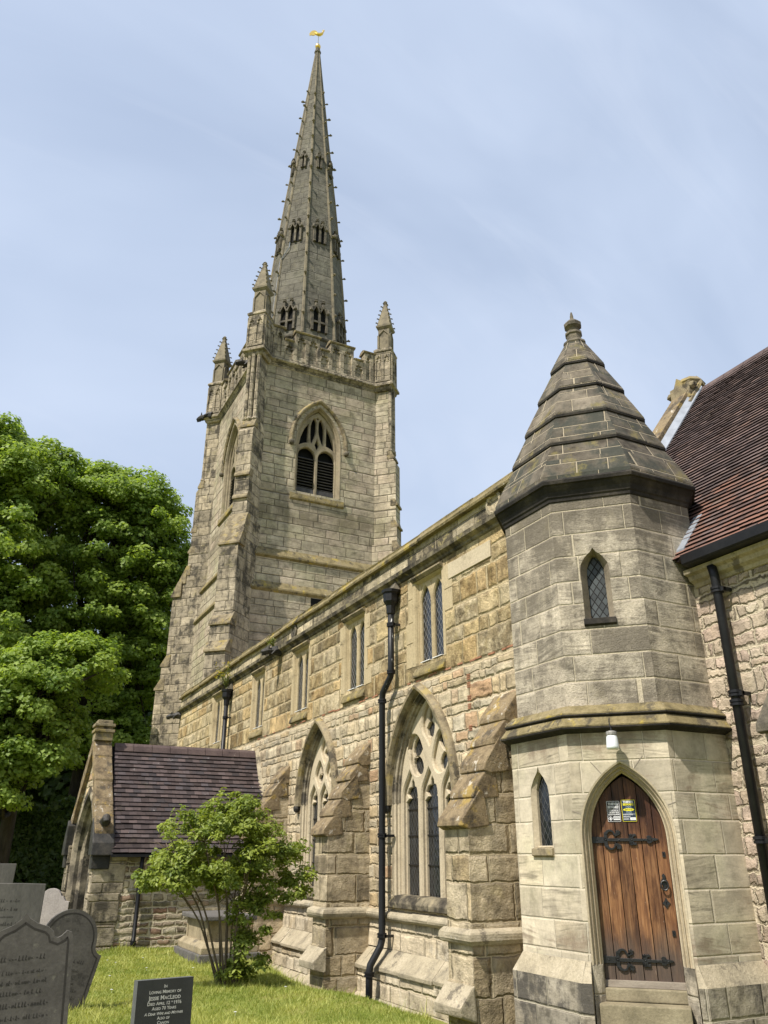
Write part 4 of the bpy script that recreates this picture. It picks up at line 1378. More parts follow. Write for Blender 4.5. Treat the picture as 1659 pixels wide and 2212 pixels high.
# lower stage
DU, DA = 0.01, 0.385                              # door centre and half width
door_hole = arch(DU, 0.485, -1.36, 0.16, 0.93, 12)
lanc = [(-0.02 - 0.17, 0.06)] + [(-0.02 - 0.17, 0.62), (-0.02 - 0.15, 0.72), (-0.02 - 0.09, 0.81), (-0.02 - 0.03, 0.87), (-0.02, 0.94), (-0.02 + 0.03, 0.87), (-0.02 + 0.09, 0.81), (-0.02 + 0.15, 0.72), (-0.02 + 0.17, 0.62)] + [(-0.02 + 0.17, 0.06)]
lo = MB()
fS = oct_frame(SOUTH, AL)
fD = oct_frame(SE, AL)
hw = AL * T8
for k in range(8):
    fr = oct_frame(k, AL)
    holes = []
    rev = 0.0
    z0 = -1.2
    outer = [(-hw, -1.2), (hw, -1.2), (hw, 1.34), (-hw, 1.34)]
    if k == SE:
        outer = [(-hw, -1.36), (hw, -1.36), (hw, 1.34), (-hw, 1.34)]
        # door opening reaches the bottom edge: notch it into the outline
        dh = [p for p in door_hole]
        outer = [(-hw, -1.36), dh[0]] + dh[1:-1] + [dh[-1], (hw, -1.36), (hw, 1.34), (-hw, 1.34)]
    if k == SOUTH:
        # lancet stands left of centre seen from outside
        L0 = -(7.77 - TY)
        lan = [(u + L0 + 0.02, v) for u, v in lanc]
        holes = [lan]
    panel(lo, fr, outer, holes, 0.0, 0.0)
lo.build('lower_stage', M['turret_low'], turret, recalc=False)
# voussoir stones round the door arch: flush dressed blocks 3 mm proud
vo = MB()
pts = arch(DU, 0.485, 0.16, 0.16, 0.93, 12)
vj = MB()
for t in (0.16, 0.40, 0.60, 0.84):
    k = int(t * (len(pts) - 1))
    p0, p1 = pts[k], pts[k + 1]
    dx_, dy_ = p1[0] - p0[0], p1[1] - p0[1]
    l_ = math.hypot(dx_, dy_)
    nx_, ny_ = -dy_ / l_, dx_ / l_
    L_ = 0.16 if t in (0.40, 0.60) else 0.10
    q = [(p0[0] + nx_ * 0.012 - dx_ / l_ * 0.004, p0[1] + ny_ * 0.012 - dy_ / l_ * 0.004), (p0[0] + nx_ * 0.012 + dx_ / l_ * 0.004, p0[1] + ny_ * 0.012 + dy_ / l_ * 0.004)]
    q2 = [(a + nx_ * L_, b + ny_ * L_) for a, b in q]
    vj.face([fD(*q[0], 0.003), fD(*q[1], 0.003), fD(*q2[1], 0.003), fD(*q2[0], 0.003)])
vj.build('arch_joints', M['sill_wood'], turret, recalc=False)
# door mouldings
dm = MB()
path = arch(DU, DA + 0.10, -1.02, 0.16, 0.935, 14)
sweep(dm, fD, path, [(0.002, 0.004), (-0.016, -0.002), (-0.018, -0.045), (-0.034, -0.045), (-0.042, -0.03), (-0.05, -0.045), (-0.054, -0.095), (-0.07, -0.09), (-0.077, -0.08), (-0.083, -0.10), (-0.088, -0.14), (-0.10, -0.15), (-0.10, -0.26)])
dmo = dm.build('door_surround', M['moulding'], turret, smooth=False)
for sg in (-1, 1):
    jb = MB()
    a, b = DU + sg * (DA + 0.10), DU + sg * (DA + 0.0)
    jb.prism([fD(a, -1.75, 0.08), fD(b, -1.75, -0.10), fD(b, -1.75, -0.27), fD(a + sg * 0.02, -1.75, -0.27)],
             [fD(a, -1.02, 0.006), fD(b, -1.02, -0.10), fD(b, -1.02, -0.27), fD(a + sg * 0.02, -1.02, -0.27)])
    jb.build('jamb_base', M['plinth'], dmo, bevel=0.006)
# the door: planks following the arch
dr = MB()
rnd_vals = []
nP = 6
ed = [-DA, -0.275, -0.13, 0.0, 0.128, 0.262, DA + 0.0]
aps = arch(DU, DA + 0.004, -1.2, 0.16, 0.79, 24)


def arch_top(u):
    a, h = DA + 0.004, 0.79 - 0.16
    r = (a * a + h * h) / (2 * a)
    x = abs(u - DU)
    x = min(x, a)
    return 0.16 + math.sqrt(max(0, r * r - (x + r - a) ** 2))


for i in range(nP):
    u0, u1 = DU + ed[i] + 0.004, DU + ed[i + 1] - 0.004
    n = 5
    us = [u0 + (u1 - u0) * k / n for k in range(n + 1)]
    dd = random.uniform(-0.004, 0.003)
    front = [(us[0], -1.165), (us[-1], -1.165)] + [(u, max(-1.1, arch_top(u))) for u in us[::-1]]
    n0 = len(dr.f)
    dr.prism([fD(*p, -0.205 + dd) for p in front], [fD(*p, -0.25) for p in front])
    rnd_vals += [random.random()] * (len(dr.f) - n0)
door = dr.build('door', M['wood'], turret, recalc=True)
at = door.data.attributes.new('rnd', 'FLOAT', 'FACE')
at.data.foreach_set('value', rnd_vals[:len(door.data.polygons)])
bk = MB()
panel(bk, fD, aps, (), -0.252)
bk.build('door_backing', M['dark'], door)


def strap_hinge(zc):
    h = MB()
    d0, d1 = -0.203, -0.186
    P = lambda u, v, d: fD(DU + u, zc + v, d)

    def flatpoly(pts, da=d0, db=d1):
        pts = ccw(pts)
        h.prism([P(u, v, da) for u, v in pts], [P(u, v, db) for u, v in pts])
    flatpoly([(-DA, -0.036), (-0.26, -0.032), (-0.26, 0.028), (-DA, 0.032)])
    flatpoly([(-0.26, -0.016), (0.02, -0.018), (0.02, 0.013), (-0.26, 0.016)])
    flatpoly([(0.02, -0.014), (0.235, -0.017), (0.235, 0.008), (0.02, 0.012)])
    # the two curling horns
    for s in (1, -1):
        out, inn = [], []
        for k in range(13):
            t = k / 12
            a = math.pi * 0.98 - s * 0 + (-1) * t * math.pi * 1.05
            cx, cy = -0.19, s * 0.052
            ro, ri = 0.058 - 0.010 * t, 0.029
            out.append((cx + ro * math.cos(a), cy + s * ro * math.sin(a) * 0.95))
            inn.append((cx + 0.004 + ri * math.cos(a), cy + s * ri * math.sin(a)))
        for k in range(12):
            flatpoly([out[k], out[k + 1], inn[k + 1], inn[k]], d0, d1 + 0.003)
        flatpoly([(-0.262, 0), (-0.222, 0), (-0.222, s * 0.075), (-0.255, s * 0.075)])
        # leaf terminals
        for (lu, lv, sz) in ((-0.11, s * 0.072, 0.029), (0.02, s * 0.038, 0.023), (0.06, s * 0.042, 0.019)):
            flatpoly([(lu - sz, lv - s * 0.5 * sz), (lu - 0.4 * sz, lv - s * 0.9 * sz), (lu + 0.1 * sz, lv - s * 0.45 * sz), (lu + 0.9 * sz, lv - s * 0.8 * sz), (lu + 0.75 * sz, lv), (lu + 1.1 * sz, lv + s * 0.5 * sz), (lu + 0.5 * sz, lv + s * 0.55 * sz), (lu + 0.3 * sz, lv + s * 1.1 * sz), (lu - 0.2 * sz, lv + s * 0.6 * sz), (lu - 0.8 * sz, lv + s * 0.9 * sz), (lu - 0.6 * sz, lv + s * 0.2 * sz)])
        flatpoly([(0.0, s * 0.01), (0.05, s * 0.01), (0.045, s * 0.055), (0.01, s * 0.05)])
        flatpoly([(-0.15, s * 0.025), (-0.09, s * 0.05), (-0.10, s * 0.075), (-0.145, s * 0.06)])
        flatpoly([(0.19, 0), (0.225, s * 0.01), (0.23, s * 0.035), (0.2, s * 0.042), (0.18, s * 0.028)])
    flatpoly([(0.225, -0.025), (0.29, -0.008), (0.305, 0), (0.29, 0.01), (0.225, 0.02)])
    for u in (-0.33, -0.24, -0.1, 0.03, 0.15, 0.25):
        h.lathe(P(u, 0, d1) - Vector((0, 0, 0.006)), [(0.008, 0), (0.009, 0.006), (0.004, 0.012)], 6)
    h.build('strap_hinge', M['iron'], door, bevel=0.002, segs=1)


strap_hinge(0.145)
strap_hinge(-0.985)
dh = MB()
# ring handle on a shaped back plate
P = lambda u, v, d: fD(DU + u, v, d)
bp_ = [(0.325, -0.01), (0.345, -0.035), (0.338, -0.055), (0.36, -0.085), (0.35, -0.12), (0.335, -0.15), (0.325, -0.165), (0.315, -0.15), (0.30, -0.12), (0.29, -0.085), (0.312, -0.055), (0.305, -0.035)]
bp_ = ccw([(u - 0.02, v - 0.17) for u, v in bp_])
dh.prism([P(u, v, -0.204) for u, v in bp_], [P(u, v, -0.192) for u, v in bp_])
ring = [P(0.305 + 0.036 * math.cos(t), -0.295 + 0.044 * math.sin(t), -0.172 - 0.006 * math.sin(t)) for t in [2 * math.pi * k / 16 for k in range(17)]]
dh.tube(ring, 0.008, 8, False)
dh.lathe(P(0.305, -0.262, -0.19), [(0.012, 0), (0.018, 0.01), (0.012, 0.02)], 8)
dh.build('door_handle', M['iron'], door, smooth=False)
for (u, v, pts) in ((0.30, -0.46, [(0, 0.055), (-0.018, 0.02), (-0.04, 0), (-0.018, -0.02), (0, -0.055), (0.018, -0.02), (0.04, 0), (0.018, 0.02)]),
                    (0.335, 0.0, [(-0.016, -0.026), (0.016, -0.026), (0.016, 0.026), (-0.016, 0.026)]), (0.335, -0.735, [(-0.016, -0.026), (0.016, -0.026), (0.016, 0.026), (-0.016, 0.026)])):
    es = MB()
    q = ccw([(u + a, v + b) for a, b in pts])
    es.prism([P(a, b, -0.204) for a, b in q], [P(a, b, -0.195) for a, b in q])
    q = ccw([(u + a, v + b) for a, b in ((-0.005, -0.014), (0.005, -0.014), (0.005, 0.014), (-0.005, 0.014))])
    es.m = 1
    es.prism([P(a, b, -0.197) for a, b in q], [P(a, b, -0.1935) for a, b in q])
    es.m = 0
    es.build('keyhole_plate', [M['iron'], M['dark']], door)
# threshold, sill and steps
th = MB()
th.prism([fD(DU - DA - 0.02, -1.225, -0.26), fD(DU - DA - 0.02, -1.165, -0.26), fD(DU - DA - 0.02, -1.165, -0.165), fD(DU - DA - 0.02, -1.225, -0.155)],
         [fD(DU + DA, -1.225, -0.26), fD(DU + DA, -1.165, -0.26), fD(DU + DA, -1.165, -0.165), fD(DU + DA, -1.225, -0.155)])
th.build('threshold_board', M['sill_wood'], turret, bevel=0.004)
for (z1, z0, d1, u0, u1) in ((-1.227, -1.34, -0.10, -DA - 0.03, DA + 0.02), (-1.345, -2.3, 0.075, -DA - 0.06, DA + 0.02)):
    ss = MB()
    ss.prism([fD(DU + u0, z0, -0.27), fD(DU + u0, z1, -0.27), fD(DU + u0, z1, d1), fD(DU + u0, z0, d1)],
             [fD(DU + u1, z0, -0.27), fD(DU + u1, z1, -0.27), fD(DU + u1, z1, d1), fD(DU + u1, z0, d1)])
    ss.build('doorstep', M['step'], turret, bevel=0.012)
ss = MB()
ss.prism([fD(DU - 0.6, -2.6, 0.02), fD(DU - 0.6, -1.66, 0.02), fD(DU - 0.6, -1.66, 0.42), fD(DU - 0.6, -2.6, 0.42)],
         [fD(DU + 0.6, -2.6, 0.02), fD(DU + 0.6, -1.66, 0.02), fD(DU + 0.6, -1.66, 0.42), fD(DU + 0.6, -2.6, 0.42)])
ss.build('doorstep', M['step'], turret, bevel=0.02)


def slit_window(fr, cu, half, z0, zs, za, inner, depth, name, sill_mat):
    """small cusped light with a splayed reveal"""
    outl = [(cu - half, z0), (cu - half, zs), (cu - half * 0.95, zs + (za - zs) * 0.28), (cu - half * 0.62, zs + (za - zs) * 0.6), (cu - half * 0.2, zs + (za - zs) * 0.82), (cu, za), (cu + half * 0.2, zs + (za - zs) * 0.82), (cu + half * 0.62, zs + (za - zs) * 0.6), (cu + half * 0.95, zs + (za - zs) * 0.28), (cu + half, zs), (cu + half, z0)]
    k = inner / half
    inl = [(cu + (u - cu) * k, (z0 + 0.03) if v == z0 else v - (0.02 if u != cu else 0.075)) for u, v in outl]
    m = MB()
    n = len(outl)
    for i in range(n):
        a, b, c, d = outl[i], outl[(i + 1) % n], inl[(i + 1) % n], inl[i]
        m.face([fr(*a, 0), fr(*d, -depth), fr(*c, -depth), fr(*b, 0)])
        m.face([fr(*d, -depth), fr(*d, -depth - 0.05), fr(*c, -depth - 0.05), fr(*c, -depth)])
    o = m.build(name, M['moulding'] if z0 < 1 else M['reveal'], turret, recalc=False)
    g = MB()
    panel(g, fr, [(u, v) for u, v in inl], (), -depth - 0.03)
    g.build('leaded_glass', M['glass_turret'] if z0 > 1 else M['glass'], o)
    s = MB()
    s.prism([fr(cu - half - 0.015, z0 + 0.025, -depth), fr(cu - half - 0.015, z0 - 0.0, 0.03), fr(cu - half - 0.015, z0 - 0.07, 0.035), fr(cu - half - 0.015, z0 - 0.1, -0.02)],
            [fr(cu + half + 0.015, z0 + 0.025, -depth), fr(cu + half + 0.015, z0 - 0.0, 0.03), fr(cu + half + 0.015, z0 - 0.07, 0.035), fr(cu + half + 0.015, z0 - 0.1, -0.02)])
    s.build('window_sill', sill_mat, o, bevel=0.006)
    return outl


L0 = -(7.77 - TY)
slit_window(fS, L0, 0.17, 0.06, 0.62, 0.94, 0.125, 0.05, 'slit_window', M['hood'])
fU = oct_frame(SE, AU)
uw = slit_window(fU, -0.03, 0.17, 2.56, 3.16, 3.45, 0.105, 0.13, 'slit_window', M['cornice'])
# patch: rebuild of the lower south panel hole used the same outline
up = MB()
hwu = AU * T8
for k in range(8):
    fr = oct_frame(k, AU)
    panel(up, fr, [(-hwu, 1.5), (hwu, 1.5), (hwu, 4.14), (-hwu, 4.14)], [uw] if k == SE else [], 0.0, 0.0)
up.build('upper_stage', M['turret_up'], turret, recalc=False)
sc_ = MB()
sc_.loft(oct_xy, [(1.26, 1.235), (1.30, 1.25), (1.31, 1.275), (1.385, 1.285), (1.39, 1.31), (1.32, 1.405), (1.305, 1.41), (1.305, 1.425), (1.335, 1.432), (1.335, 1.455), (1.24, 1.55), (1.17, 1.56)])
sco = sc_.build('string_course', M['lichen_slab'], turret, wob=0.002)
for q in ([(1.262, 1.232), (1.318, 1.25), (1.392, 1.278), (1.396, 1.296)], [(1.300, 1.405), (1.342, 1.427), (1.342, 1.440)]):  # black rings paint the shadow lines under both string course lips
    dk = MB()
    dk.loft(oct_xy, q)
    dk.build('painted_drip_shadow', M['cornice'], sco)
co_ = MB()
co_.loft(oct_xy, [(1.17, 4.09), (1.195, 4.11), (1.20, 4.15), (1.215, 4.165), (1.23, 4.23), (1.265, 4.28), (1.275, 4.305), (1.305, 4.31), (1.315, 4.35), (1.305, 4.375), (1.27, 4.39)])
co_.build('cornice', M['cornice'], turret)
rf = MB()
tiers = [(1.295, 4.38), (1.02, 5.01), (0.818, 5.54), (0.601, 6.10), (0.381, 6.65), (0.155, 7.2)]
prof = []
for i in range(len(tiers) - 1):
    a0, z0 = tiers[i]
    a1, z1 = tiers[i + 1]
    lip = 0.014 if i else 0.0
    prof += [(a0 - 0.03, z0 - 0.004), (a0 + lip, z0), (a0 + lip - 0.004, z0 + 0.05)]
    am, zm = (a0 + a1) / 2 + 0.004, (z0 + z1) / 2 + 0.02
    prof += [(am, zm), (a1 - 0.008, z1 - 0.006)]
rf.loft(oct_xy, prof, cap1=True)
rfo = rf.build('stepped_roof', M['turret_roof'], turret, wob=0.002)
# raised pale mortar on some hips and joints
mj = MB()
r2 = random.Random(5)
for i in range(len(tiers) - 1):
    for k in range(8):
        if r2.random() < 0.75:
            (a0, z0), (a1, z1) = tiers[i], tiers[i + 1]
            off = r2.uniform(-0.25, 0.25)
            t0, t1 = (0.06, 0.48) if r2.random() < 0.5 else (0.52, 0.95)
            n = (math.cos(R_(45 * k)), math.sin(R_(45 * k)))
            tv = (-n[1], n[0])
            q = []
            for t in (t0, t1):
                a = a0 + (a1 - a0) * t + 0.012 - 0.012 * t
                z = z0 + (z1 - z0) * t + 0.006
                for s in (-0.006, 0.006):
                    q.append((TX + n[0] * a + tv[0] * (off * a + s), TY + n[1] * a + tv[1] * (off * a + s), z))
            mj.face([q[0], q[1], q[3], q[2]])
mj.build('raised_joints', M['dressed'], rfo, recalc=False)
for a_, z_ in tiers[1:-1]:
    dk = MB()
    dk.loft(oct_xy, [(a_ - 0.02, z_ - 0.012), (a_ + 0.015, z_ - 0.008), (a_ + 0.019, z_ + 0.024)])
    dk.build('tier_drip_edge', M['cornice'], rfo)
fin = MB()
fin.lathe((TX, TY, 7.16), [(0.16, 0.0), (0.18, 0.04), (0.165, 0.08), (0.12, 0.10), (0.115, 0.20), (0.135, 0.22), (0.13, 0.26), (0.08, 0.29), (0.09, 0.33), (0.135, 0.37), (0.14, 0.42), (0.10, 0.47), (0.05, 0.50), (0.03, 0.53), (0.028, 0.58), (0.012, 0.66)], 8, R_(22.5))
fin.build('finial', M['carved'], turret)
# plinth, split by the door
pl = MB()
AP = 1.405
hwp = AP * T8
pm = MB()
for k in range(8):
    fr = oct_frame(k, AP)
    fl_ = oct_frame(k, AL)
    segs = [(-1.0, 1.0)]
    if k == SE:
        segs = [(-1.0, (DU - DA - 0.11) / hwp), ((DU + DA + 0.11) / hwp, 1.0)]
    for s0, s1 in segs:
        a0, a1 = s0 * hwp, s1 * hwp
        b0 = s0 * hw if abs(s0) == 1 else a0
        b1 = s1 * hw if abs(s1) == 1 else a1
        pl.m = 0
        pl.face([fr(a0, -2.6), fr(a1, -2.6), fr(a1, -1.17), fr(a0, -1.17)])
        pm.face([fr(a0, -1.17), fr(a1, -1.17), fl_(b1, -0.99, 0.006), fl_(b0, -0.99, 0.006)])
        if abs(s0) != 1:
            pl.face([fr(a0, -2.6), fr(a0, -1.17), fl_(b0, -0.99, 0.006), fl_(b0, -0.99, -0.2), fl_(b0, -2.6, -0.2)])
        if abs(s1) != 1:
            pl.face([fr(a1, -2.6), fl_(b1, -2.6, -0.2), fl_(b1, -0.99, -0.2), fl_(b1, -0.99, 0.006), fr(a1, -1.17)])
pl.build('plinth', M['plinth'], turret, recalc=False)
pm.build('plinth_chamfer', M['roll'], turret, recalc=False)

# opal wall lamp over the door
LP = fD(-0.035, 0, 0.17)
lamp = empty('wall_lamp', (LP.x, LP.y, 1.04), 'white opal glass jar lamp hanging from the string course over the arched door', 'lamp')
g = MB()
g.lathe((LP.x, LP.y, 1.035), [(0.05, 0.0), (0.066, 0.006), (0.068, 0.03), (0.060, 0.12), (0.052, 0.145), (0.05, 0.15)], 20)
g.build('glass_jar', M['white_glass'], lamp, smooth=True)
g = MB()
g.lathe((LP.x, LP.y, 1.18), [(0.055, 0.0), (0.058, 0.008), (0.058, 0.03), (0.054, 0.042), (0.03, 0.05), (0.012, 0.052)], 18)
g.build('metal_cap', M['grey_metal'], lamp, smooth=False)
g = MB()
w0 = fD(-0.035, 1.255, 0.05)
g.tube([Vector((LP.x, LP.y, 1.22)), Vector((LP.x, LP.y, 1.262)), w0 + Vector((0, 0, 0.015))], 0.009, 8)
g.tube([Vector((LP.x, LP.y, 1.25)), fD(-0.05, 1.33, 0.10), fD(-0.045, 1.40, 0.035)], 0.006, 6)
g.build('bracket', M['iron'], lamp)

# two notices screwed to the door
def plate_sign(u0, u1, v0, v1, name, label, face, border):
    o = empty(name, fD((u0 + u1) / 2, v0, -0.2), label, 'sign')
    m = MB()
    dd = -0.198
    r = 0.008

    def rr(a, b, c, d, r):
        out = []
        for cx, cy, a0 in ((b - r, d - r, 0), (a + r, d - r, 90), (a + r, c + r, 180), (b - r, c + r, 270)):
            for k in range(4):
                t = R_(a0 + 30 * k)
                out.append((cx + r * math.cos(t), cy + r * math.sin(t)))
        return out
    q = rr(u0, u1, v0, v1, r)
    m.prism([fD(*p, -0.204) for p in q], [fD(*p, dd) for p in q])
    m.build('sign_plate', M[border], o)
    m = MB()
    q = rr(u0 + 0.004, u1 - 0.004, v0 + 0.004, v1 - 0.004, r * 0.7)
    panel(m, fD, q, (), dd + 0.001)
    m.build('sign_face', M[face], o)
    return o, dd + 0.002


sg, dd = plate_sign(-0.185, -0.05, 0.325, 0.535, 'warning_sign', 'black and white THIEVES BEWARE notice about roof alarms, on the oak door', 'sign_black', 'sign_white')
uc = -0.1175
text_mesh('sign_lettering', [('THIEVES', uc, 0.494, 0.034, 0.85, False, 0), ('BEWARE!', uc, 0.462, 0.034, 0.82, False, 0),
                             ('CHURCHES IN', uc, 0.430, 0.019, 0.85, False, 0), ('THIS AREA HAVE', uc, 0.412, 0.019, 0.78, False, 0), ('ROOF ALARMS', uc, 0.391, 0.021, 0.86, False, 0)], fD, M['sign_white'], sg, dd, bold=0.03)
m = MB()
panel(m, fD, [(-0.178, 0.4505), (-0.057, 0.4505), (-0.057, 0.4525), (-0.178, 0.4525)], (), dd)
dcx, dcy = -0.155, 0.358
panel(m, fD, [(dcx, dcy - 0.024), (dcx + 0.024, dcy), (dcx, dcy + 0.024), (dcx - 0.024, dcy)], [[(dcx, dcy - 0.019), (dcx + 0.019, dcy), (dcx, dcy + 0.019), (dcx - 0.019, dcy)]], dd)
panel(m, fD, [(dcx - 0.012, dcy - 0.012), (dcx + 0.012, dcy - 0.012), (dcx + 0.006, dcy + 0.004), (dcx, dcy + 0.014), (dcx - 0.006, dcy + 0.004)], (), dd)
panel(m, fD, [(-0.125, 0.342), (-0.058, 0.342), (-0.058, 0.378), (-0.125, 0.378)], [[(-0.118, 0.353), (-0.064, 0.353), (-0.064, 0.369), (-0.118, 0.369)]], dd)
panel(m, fD, [(-0.112, 0.358), (-0.07, 0.358), (-0.07, 0.364), (-0.112, 0.364)], (), dd)
m.build('sign_emblem', M['sign_white'], sg, recalc=False)

sg, dd = plate_sign(-0.03, 0.115, 0.325, 0.545, 'warning_sign', 'dark blue THIEVES BEWARE notice with yellow border and atom emblem, on the oak door', 'sign_blue', 'sign_yellow')
uc = 0.0425
text_mesh('sign_heading', [('THIEVES', uc, 0.513, 0.030, 0.95, False, 0)], fD, M['sign_white'], sg, dd, bold=0.035)
text_mesh('sign_heading', [('BEWARE', uc, 0.488, 0.030, 0.95, False, 0)], fD, M['sign_yellow'], sg, dd, bold=0.035)
m = MB()
cx, cy = uc, 0.441
for rot in (0.0, math.pi / 3, -math.pi / 3):
    e0 = ell(cx, cy, 0.046, 0.017, rot + math.pi / 2 * 0, 24)
    e1 = ell(cx, cy, 0.043, 0.014, rot, 24)
    if rot:
        panel(m, fD, e0, [e1], dd + rot * 0.0002)
e0 = ell(cx, cy, 0.042, 0.02, math.pi / 2, 24)
panel(m, fD, e0, [ell(cx, cy, 0.039, 0.017, math.pi / 2, 24)], dd + 0.0001)
m.build('atom_emblem', M['sign_pale'], sg, recalc=False)
m = MB()
panel(m, fD, ell(cx, cy + 0.004, 0.058, 0.0135, 0, 24), (), dd + 0.0008)
m.build('yellow_oval', M['sign_yellow'], sg, recalc=False)
text_mesh('oval_lettering', [('SMARTWATER', cx, cy - 0.001, 0.016, 0.75, False, 0)], fD, M['sign_blue'], sg, dd + 0.0014)
m = MB()
r3 = random.Random(2)
for v, w in ((0.398, 0.118), (0.391, 0.10), (0.376, 0.075), (0.368, 0.07), (0.352, 0.055), (0.345, 0.055)):
    u = uc - 0.062
    while u < uc - 0.062 + w:
        l = r3.uniform(0.006, 0.016)
        panel(m, fD, [(u, v), (min(u + l, uc + 0.06), v), (min(u + l, uc + 0.06), v + 0.004), (u, v + 0.004)], (), dd)
        u += l + 0.003
m.build('small_print', M['sign_white'], sg, recalc=False)
m = MB()
panel(m, fD, [(uc + 0.006, 0.34), (uc + 0.064, 0.34), (uc + 0.064, 0.366), (uc + 0.006, 0.366)], (), dd)
m.build('white_box', M['sign_white'], sg, recalc=False)
m = MB()
panel(m, fD, [(uc + 0.02, 0.35), (uc + 0.05, 0.35), (uc + 0.05, 0.3545), (uc + 0.02, 0.3545)], (), dd + 0.0006)
m.build('box_print', M['sign_pale'], sg, recalc=False)

# ------------------------------------------------------------------ chancel to the right
XC = 7.62
chancel = empty('church_chancel', (9.5, 3.0, -2.0), 'rubble stone chancel with steep brindled clay tile roof and black gutter', 'church chancel')
cw = MB()
cw.box(XC, XC + 0.6, -4.0, 8.3, -2.6, 3.02)
cw.box(XC + 0.6, 14.2, 8.0, 8.3, -2.6, 3.02)
cw.prism([(XC, 8.0, 3.02), (13.98, 8.0, 3.02), (10.8, 8.0, 7.5)], [(XC, 8.3, 3.02), (13.98, 8.3, 3.02), (10.8, 8.3, 7.5)])
cw.prism([(XC, -4.0, 3.02), (13.98, -4.0, 3.02), (10.8, -4.0, 7.5)], [(XC, -3.7, 3.02), (13.98, -3.7, 3.02), (10.8, -3.7, 7.5)])
cw.box(13.6, 14.2, -4.0, 8.0, -2.6, 3.02)
cw.build('wall', M['rubble_chancel'], chancel, recalc=True)
ev = MB()
sec = [(XC + 0.02, 2.98), (XC - 0.02, 2.99), (XC - 0.04, 3.03), (XC - 0.10, 3.06), (XC - 0.12, 3.11), (XC - 0.18, 3.13), (XC - 0.19, 3.18), (XC + 0.02, 3.18)]
ev.prism([(x, -4.0, z) for x, z in sec], [(x, 6.52, z) for x, z in sec])
ev.build('eaves_cornice', M['roll'], chancel)
gu = MB()
sec = [(XC - 0.31, 3.19), (XC - 0.33, 3.21), (XC - 0.34, 3.32), (XC - 0.325, 3.32), (XC - 0.315, 3.22), (XC - 0.19, 3.22), (XC - 0.19, 3.32), (XC - 0.175, 3.32), (XC - 0.17, 3.19)]
gu.prism([(x, -4.0, z) for x, z in sec], [(x, 6.40, z) for x, z in sec])
gu.build('gutter', M['pipe'], chancel)


def tile_roof(name, parent, e0, e1, r0, r1, gauge, tw, mat, seed=0, thick=0.016, sag=0.006):
    """courses of separate clay tiles between an eaves line e0-e1 and a ridge line r0-r1"""
    rr = random.Random(seed)
    e0, e1, r0, r1 = map(Vector, (e0, e1, r0, r1))
    L = (r0 - e0).length
    up = (r0 - e0).normalized()
    al = (e1 - e0).normalized()
    nrm = al.cross(up)
    if nrm.z < 0:
        nrm = -nrm
    n = int(L / gauge)
    Wd = (e1 - e0).length
    mb = MB()
    vals = []
    for c in range(n):
        s0 = c * gauge
        s1 = min(L, s0 + gauge * 1.5)
        x = -(tw / 2 if c % 2 else 0)
        wav = rr.uniform(-sag, sag)
        while x < Wd:
            xa, xb = max(0, x) + 0.0015, min(Wd, x + tw) - 0.0015
            if xb - xa > 0.02:
                k = rr.uniform(-0.004, 0.004)
                lift = thick * 2.1 + rr.uniform(0, 0.005)
                j0, j1 = rr.uniform(-0.003, 0.003), rr.uniform(-0.003, 0.003)
                A = e0 + al * xa + up * (s0 + k + wav + j0)
                B = e0 + al * xb + up * (s0 + k + wav + j1)
                C = e0 + al * xb + up * s1
                D = e0 + al * xa + up * s1
                a, b = A + nrm * lift, B + nrm * (lift + rr.uniform(-0.003, 0.003))
                mb.face([a, b, C + nrm * thick * 0.6, D + nrm * thick * 0.6])
                mb.face([A + nrm * (lift - thick), B + nrm * (lift - thick), b, a])
                v = rr.random()
                vals += [v, v]
            x += tw
    me = bpy.data.meshes.new(name)
    org = worldloc(parent)
    me.from_pydata([tuple(Vector(p) - org) for p in mb.v], [], mb.f)
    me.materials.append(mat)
    me.materials.append(M['tile_edge_shade'])
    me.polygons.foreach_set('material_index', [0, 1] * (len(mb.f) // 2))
    at = me.attributes.new('rnd', 'FLOAT', 'FACE')
    at.data.foreach_set('value', vals)
    me.update()
    o = bpy.data.objects.new(name, me)
    COL.objects.link(o)
    o.parent = parent
    ORG[o.name] = org
    return o


RZ = 3.30 + (10.8 - 7.36) * math.tan(R_(52.4))
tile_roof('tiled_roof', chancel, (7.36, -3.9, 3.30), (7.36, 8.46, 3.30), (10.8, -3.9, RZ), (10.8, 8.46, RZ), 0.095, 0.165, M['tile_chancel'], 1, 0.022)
ub = MB()
ub.prism([(7.36, -3.9, 3.29), (10.8, -3.9, RZ - 0.02), (14.24, -3.9, 3.29)], [(7.36, 8.46, 3.29), (10.8, 8.46, RZ - 0.02), (14.24, 8.46, 3.29)])
ub.build('roof_slope', M['ridge'], chancel)
rg = MB()
y = -3.9
while y < 8.3:
    y2 = min(8.45, y + 0.42)
    rg.prism([(10.8 - 0.2, y, RZ - 0.2), (10.8 - 0.17, y, RZ - 0.17), (10.8 - 0.03, y, RZ + 0.05), (10.8 + 0.03, y, RZ + 0.05), (10.8 + 0.2, y, RZ - 0.2)], [(10.8 - 0.2, y2 - 0.01, RZ - 0.2), (10.8 - 0.17, y2 - 0.01, RZ - 0.17), (10.8 - 0.03, y2 - 0.01, RZ + 0.05), (10.8 + 0.03, y2 - 0.01, RZ + 0.05), (10.8 + 0.2, y2 - 0.01, RZ - 0.2)])
    y = y2
rg.build('ridge_tiles', M['ridge'], chancel)
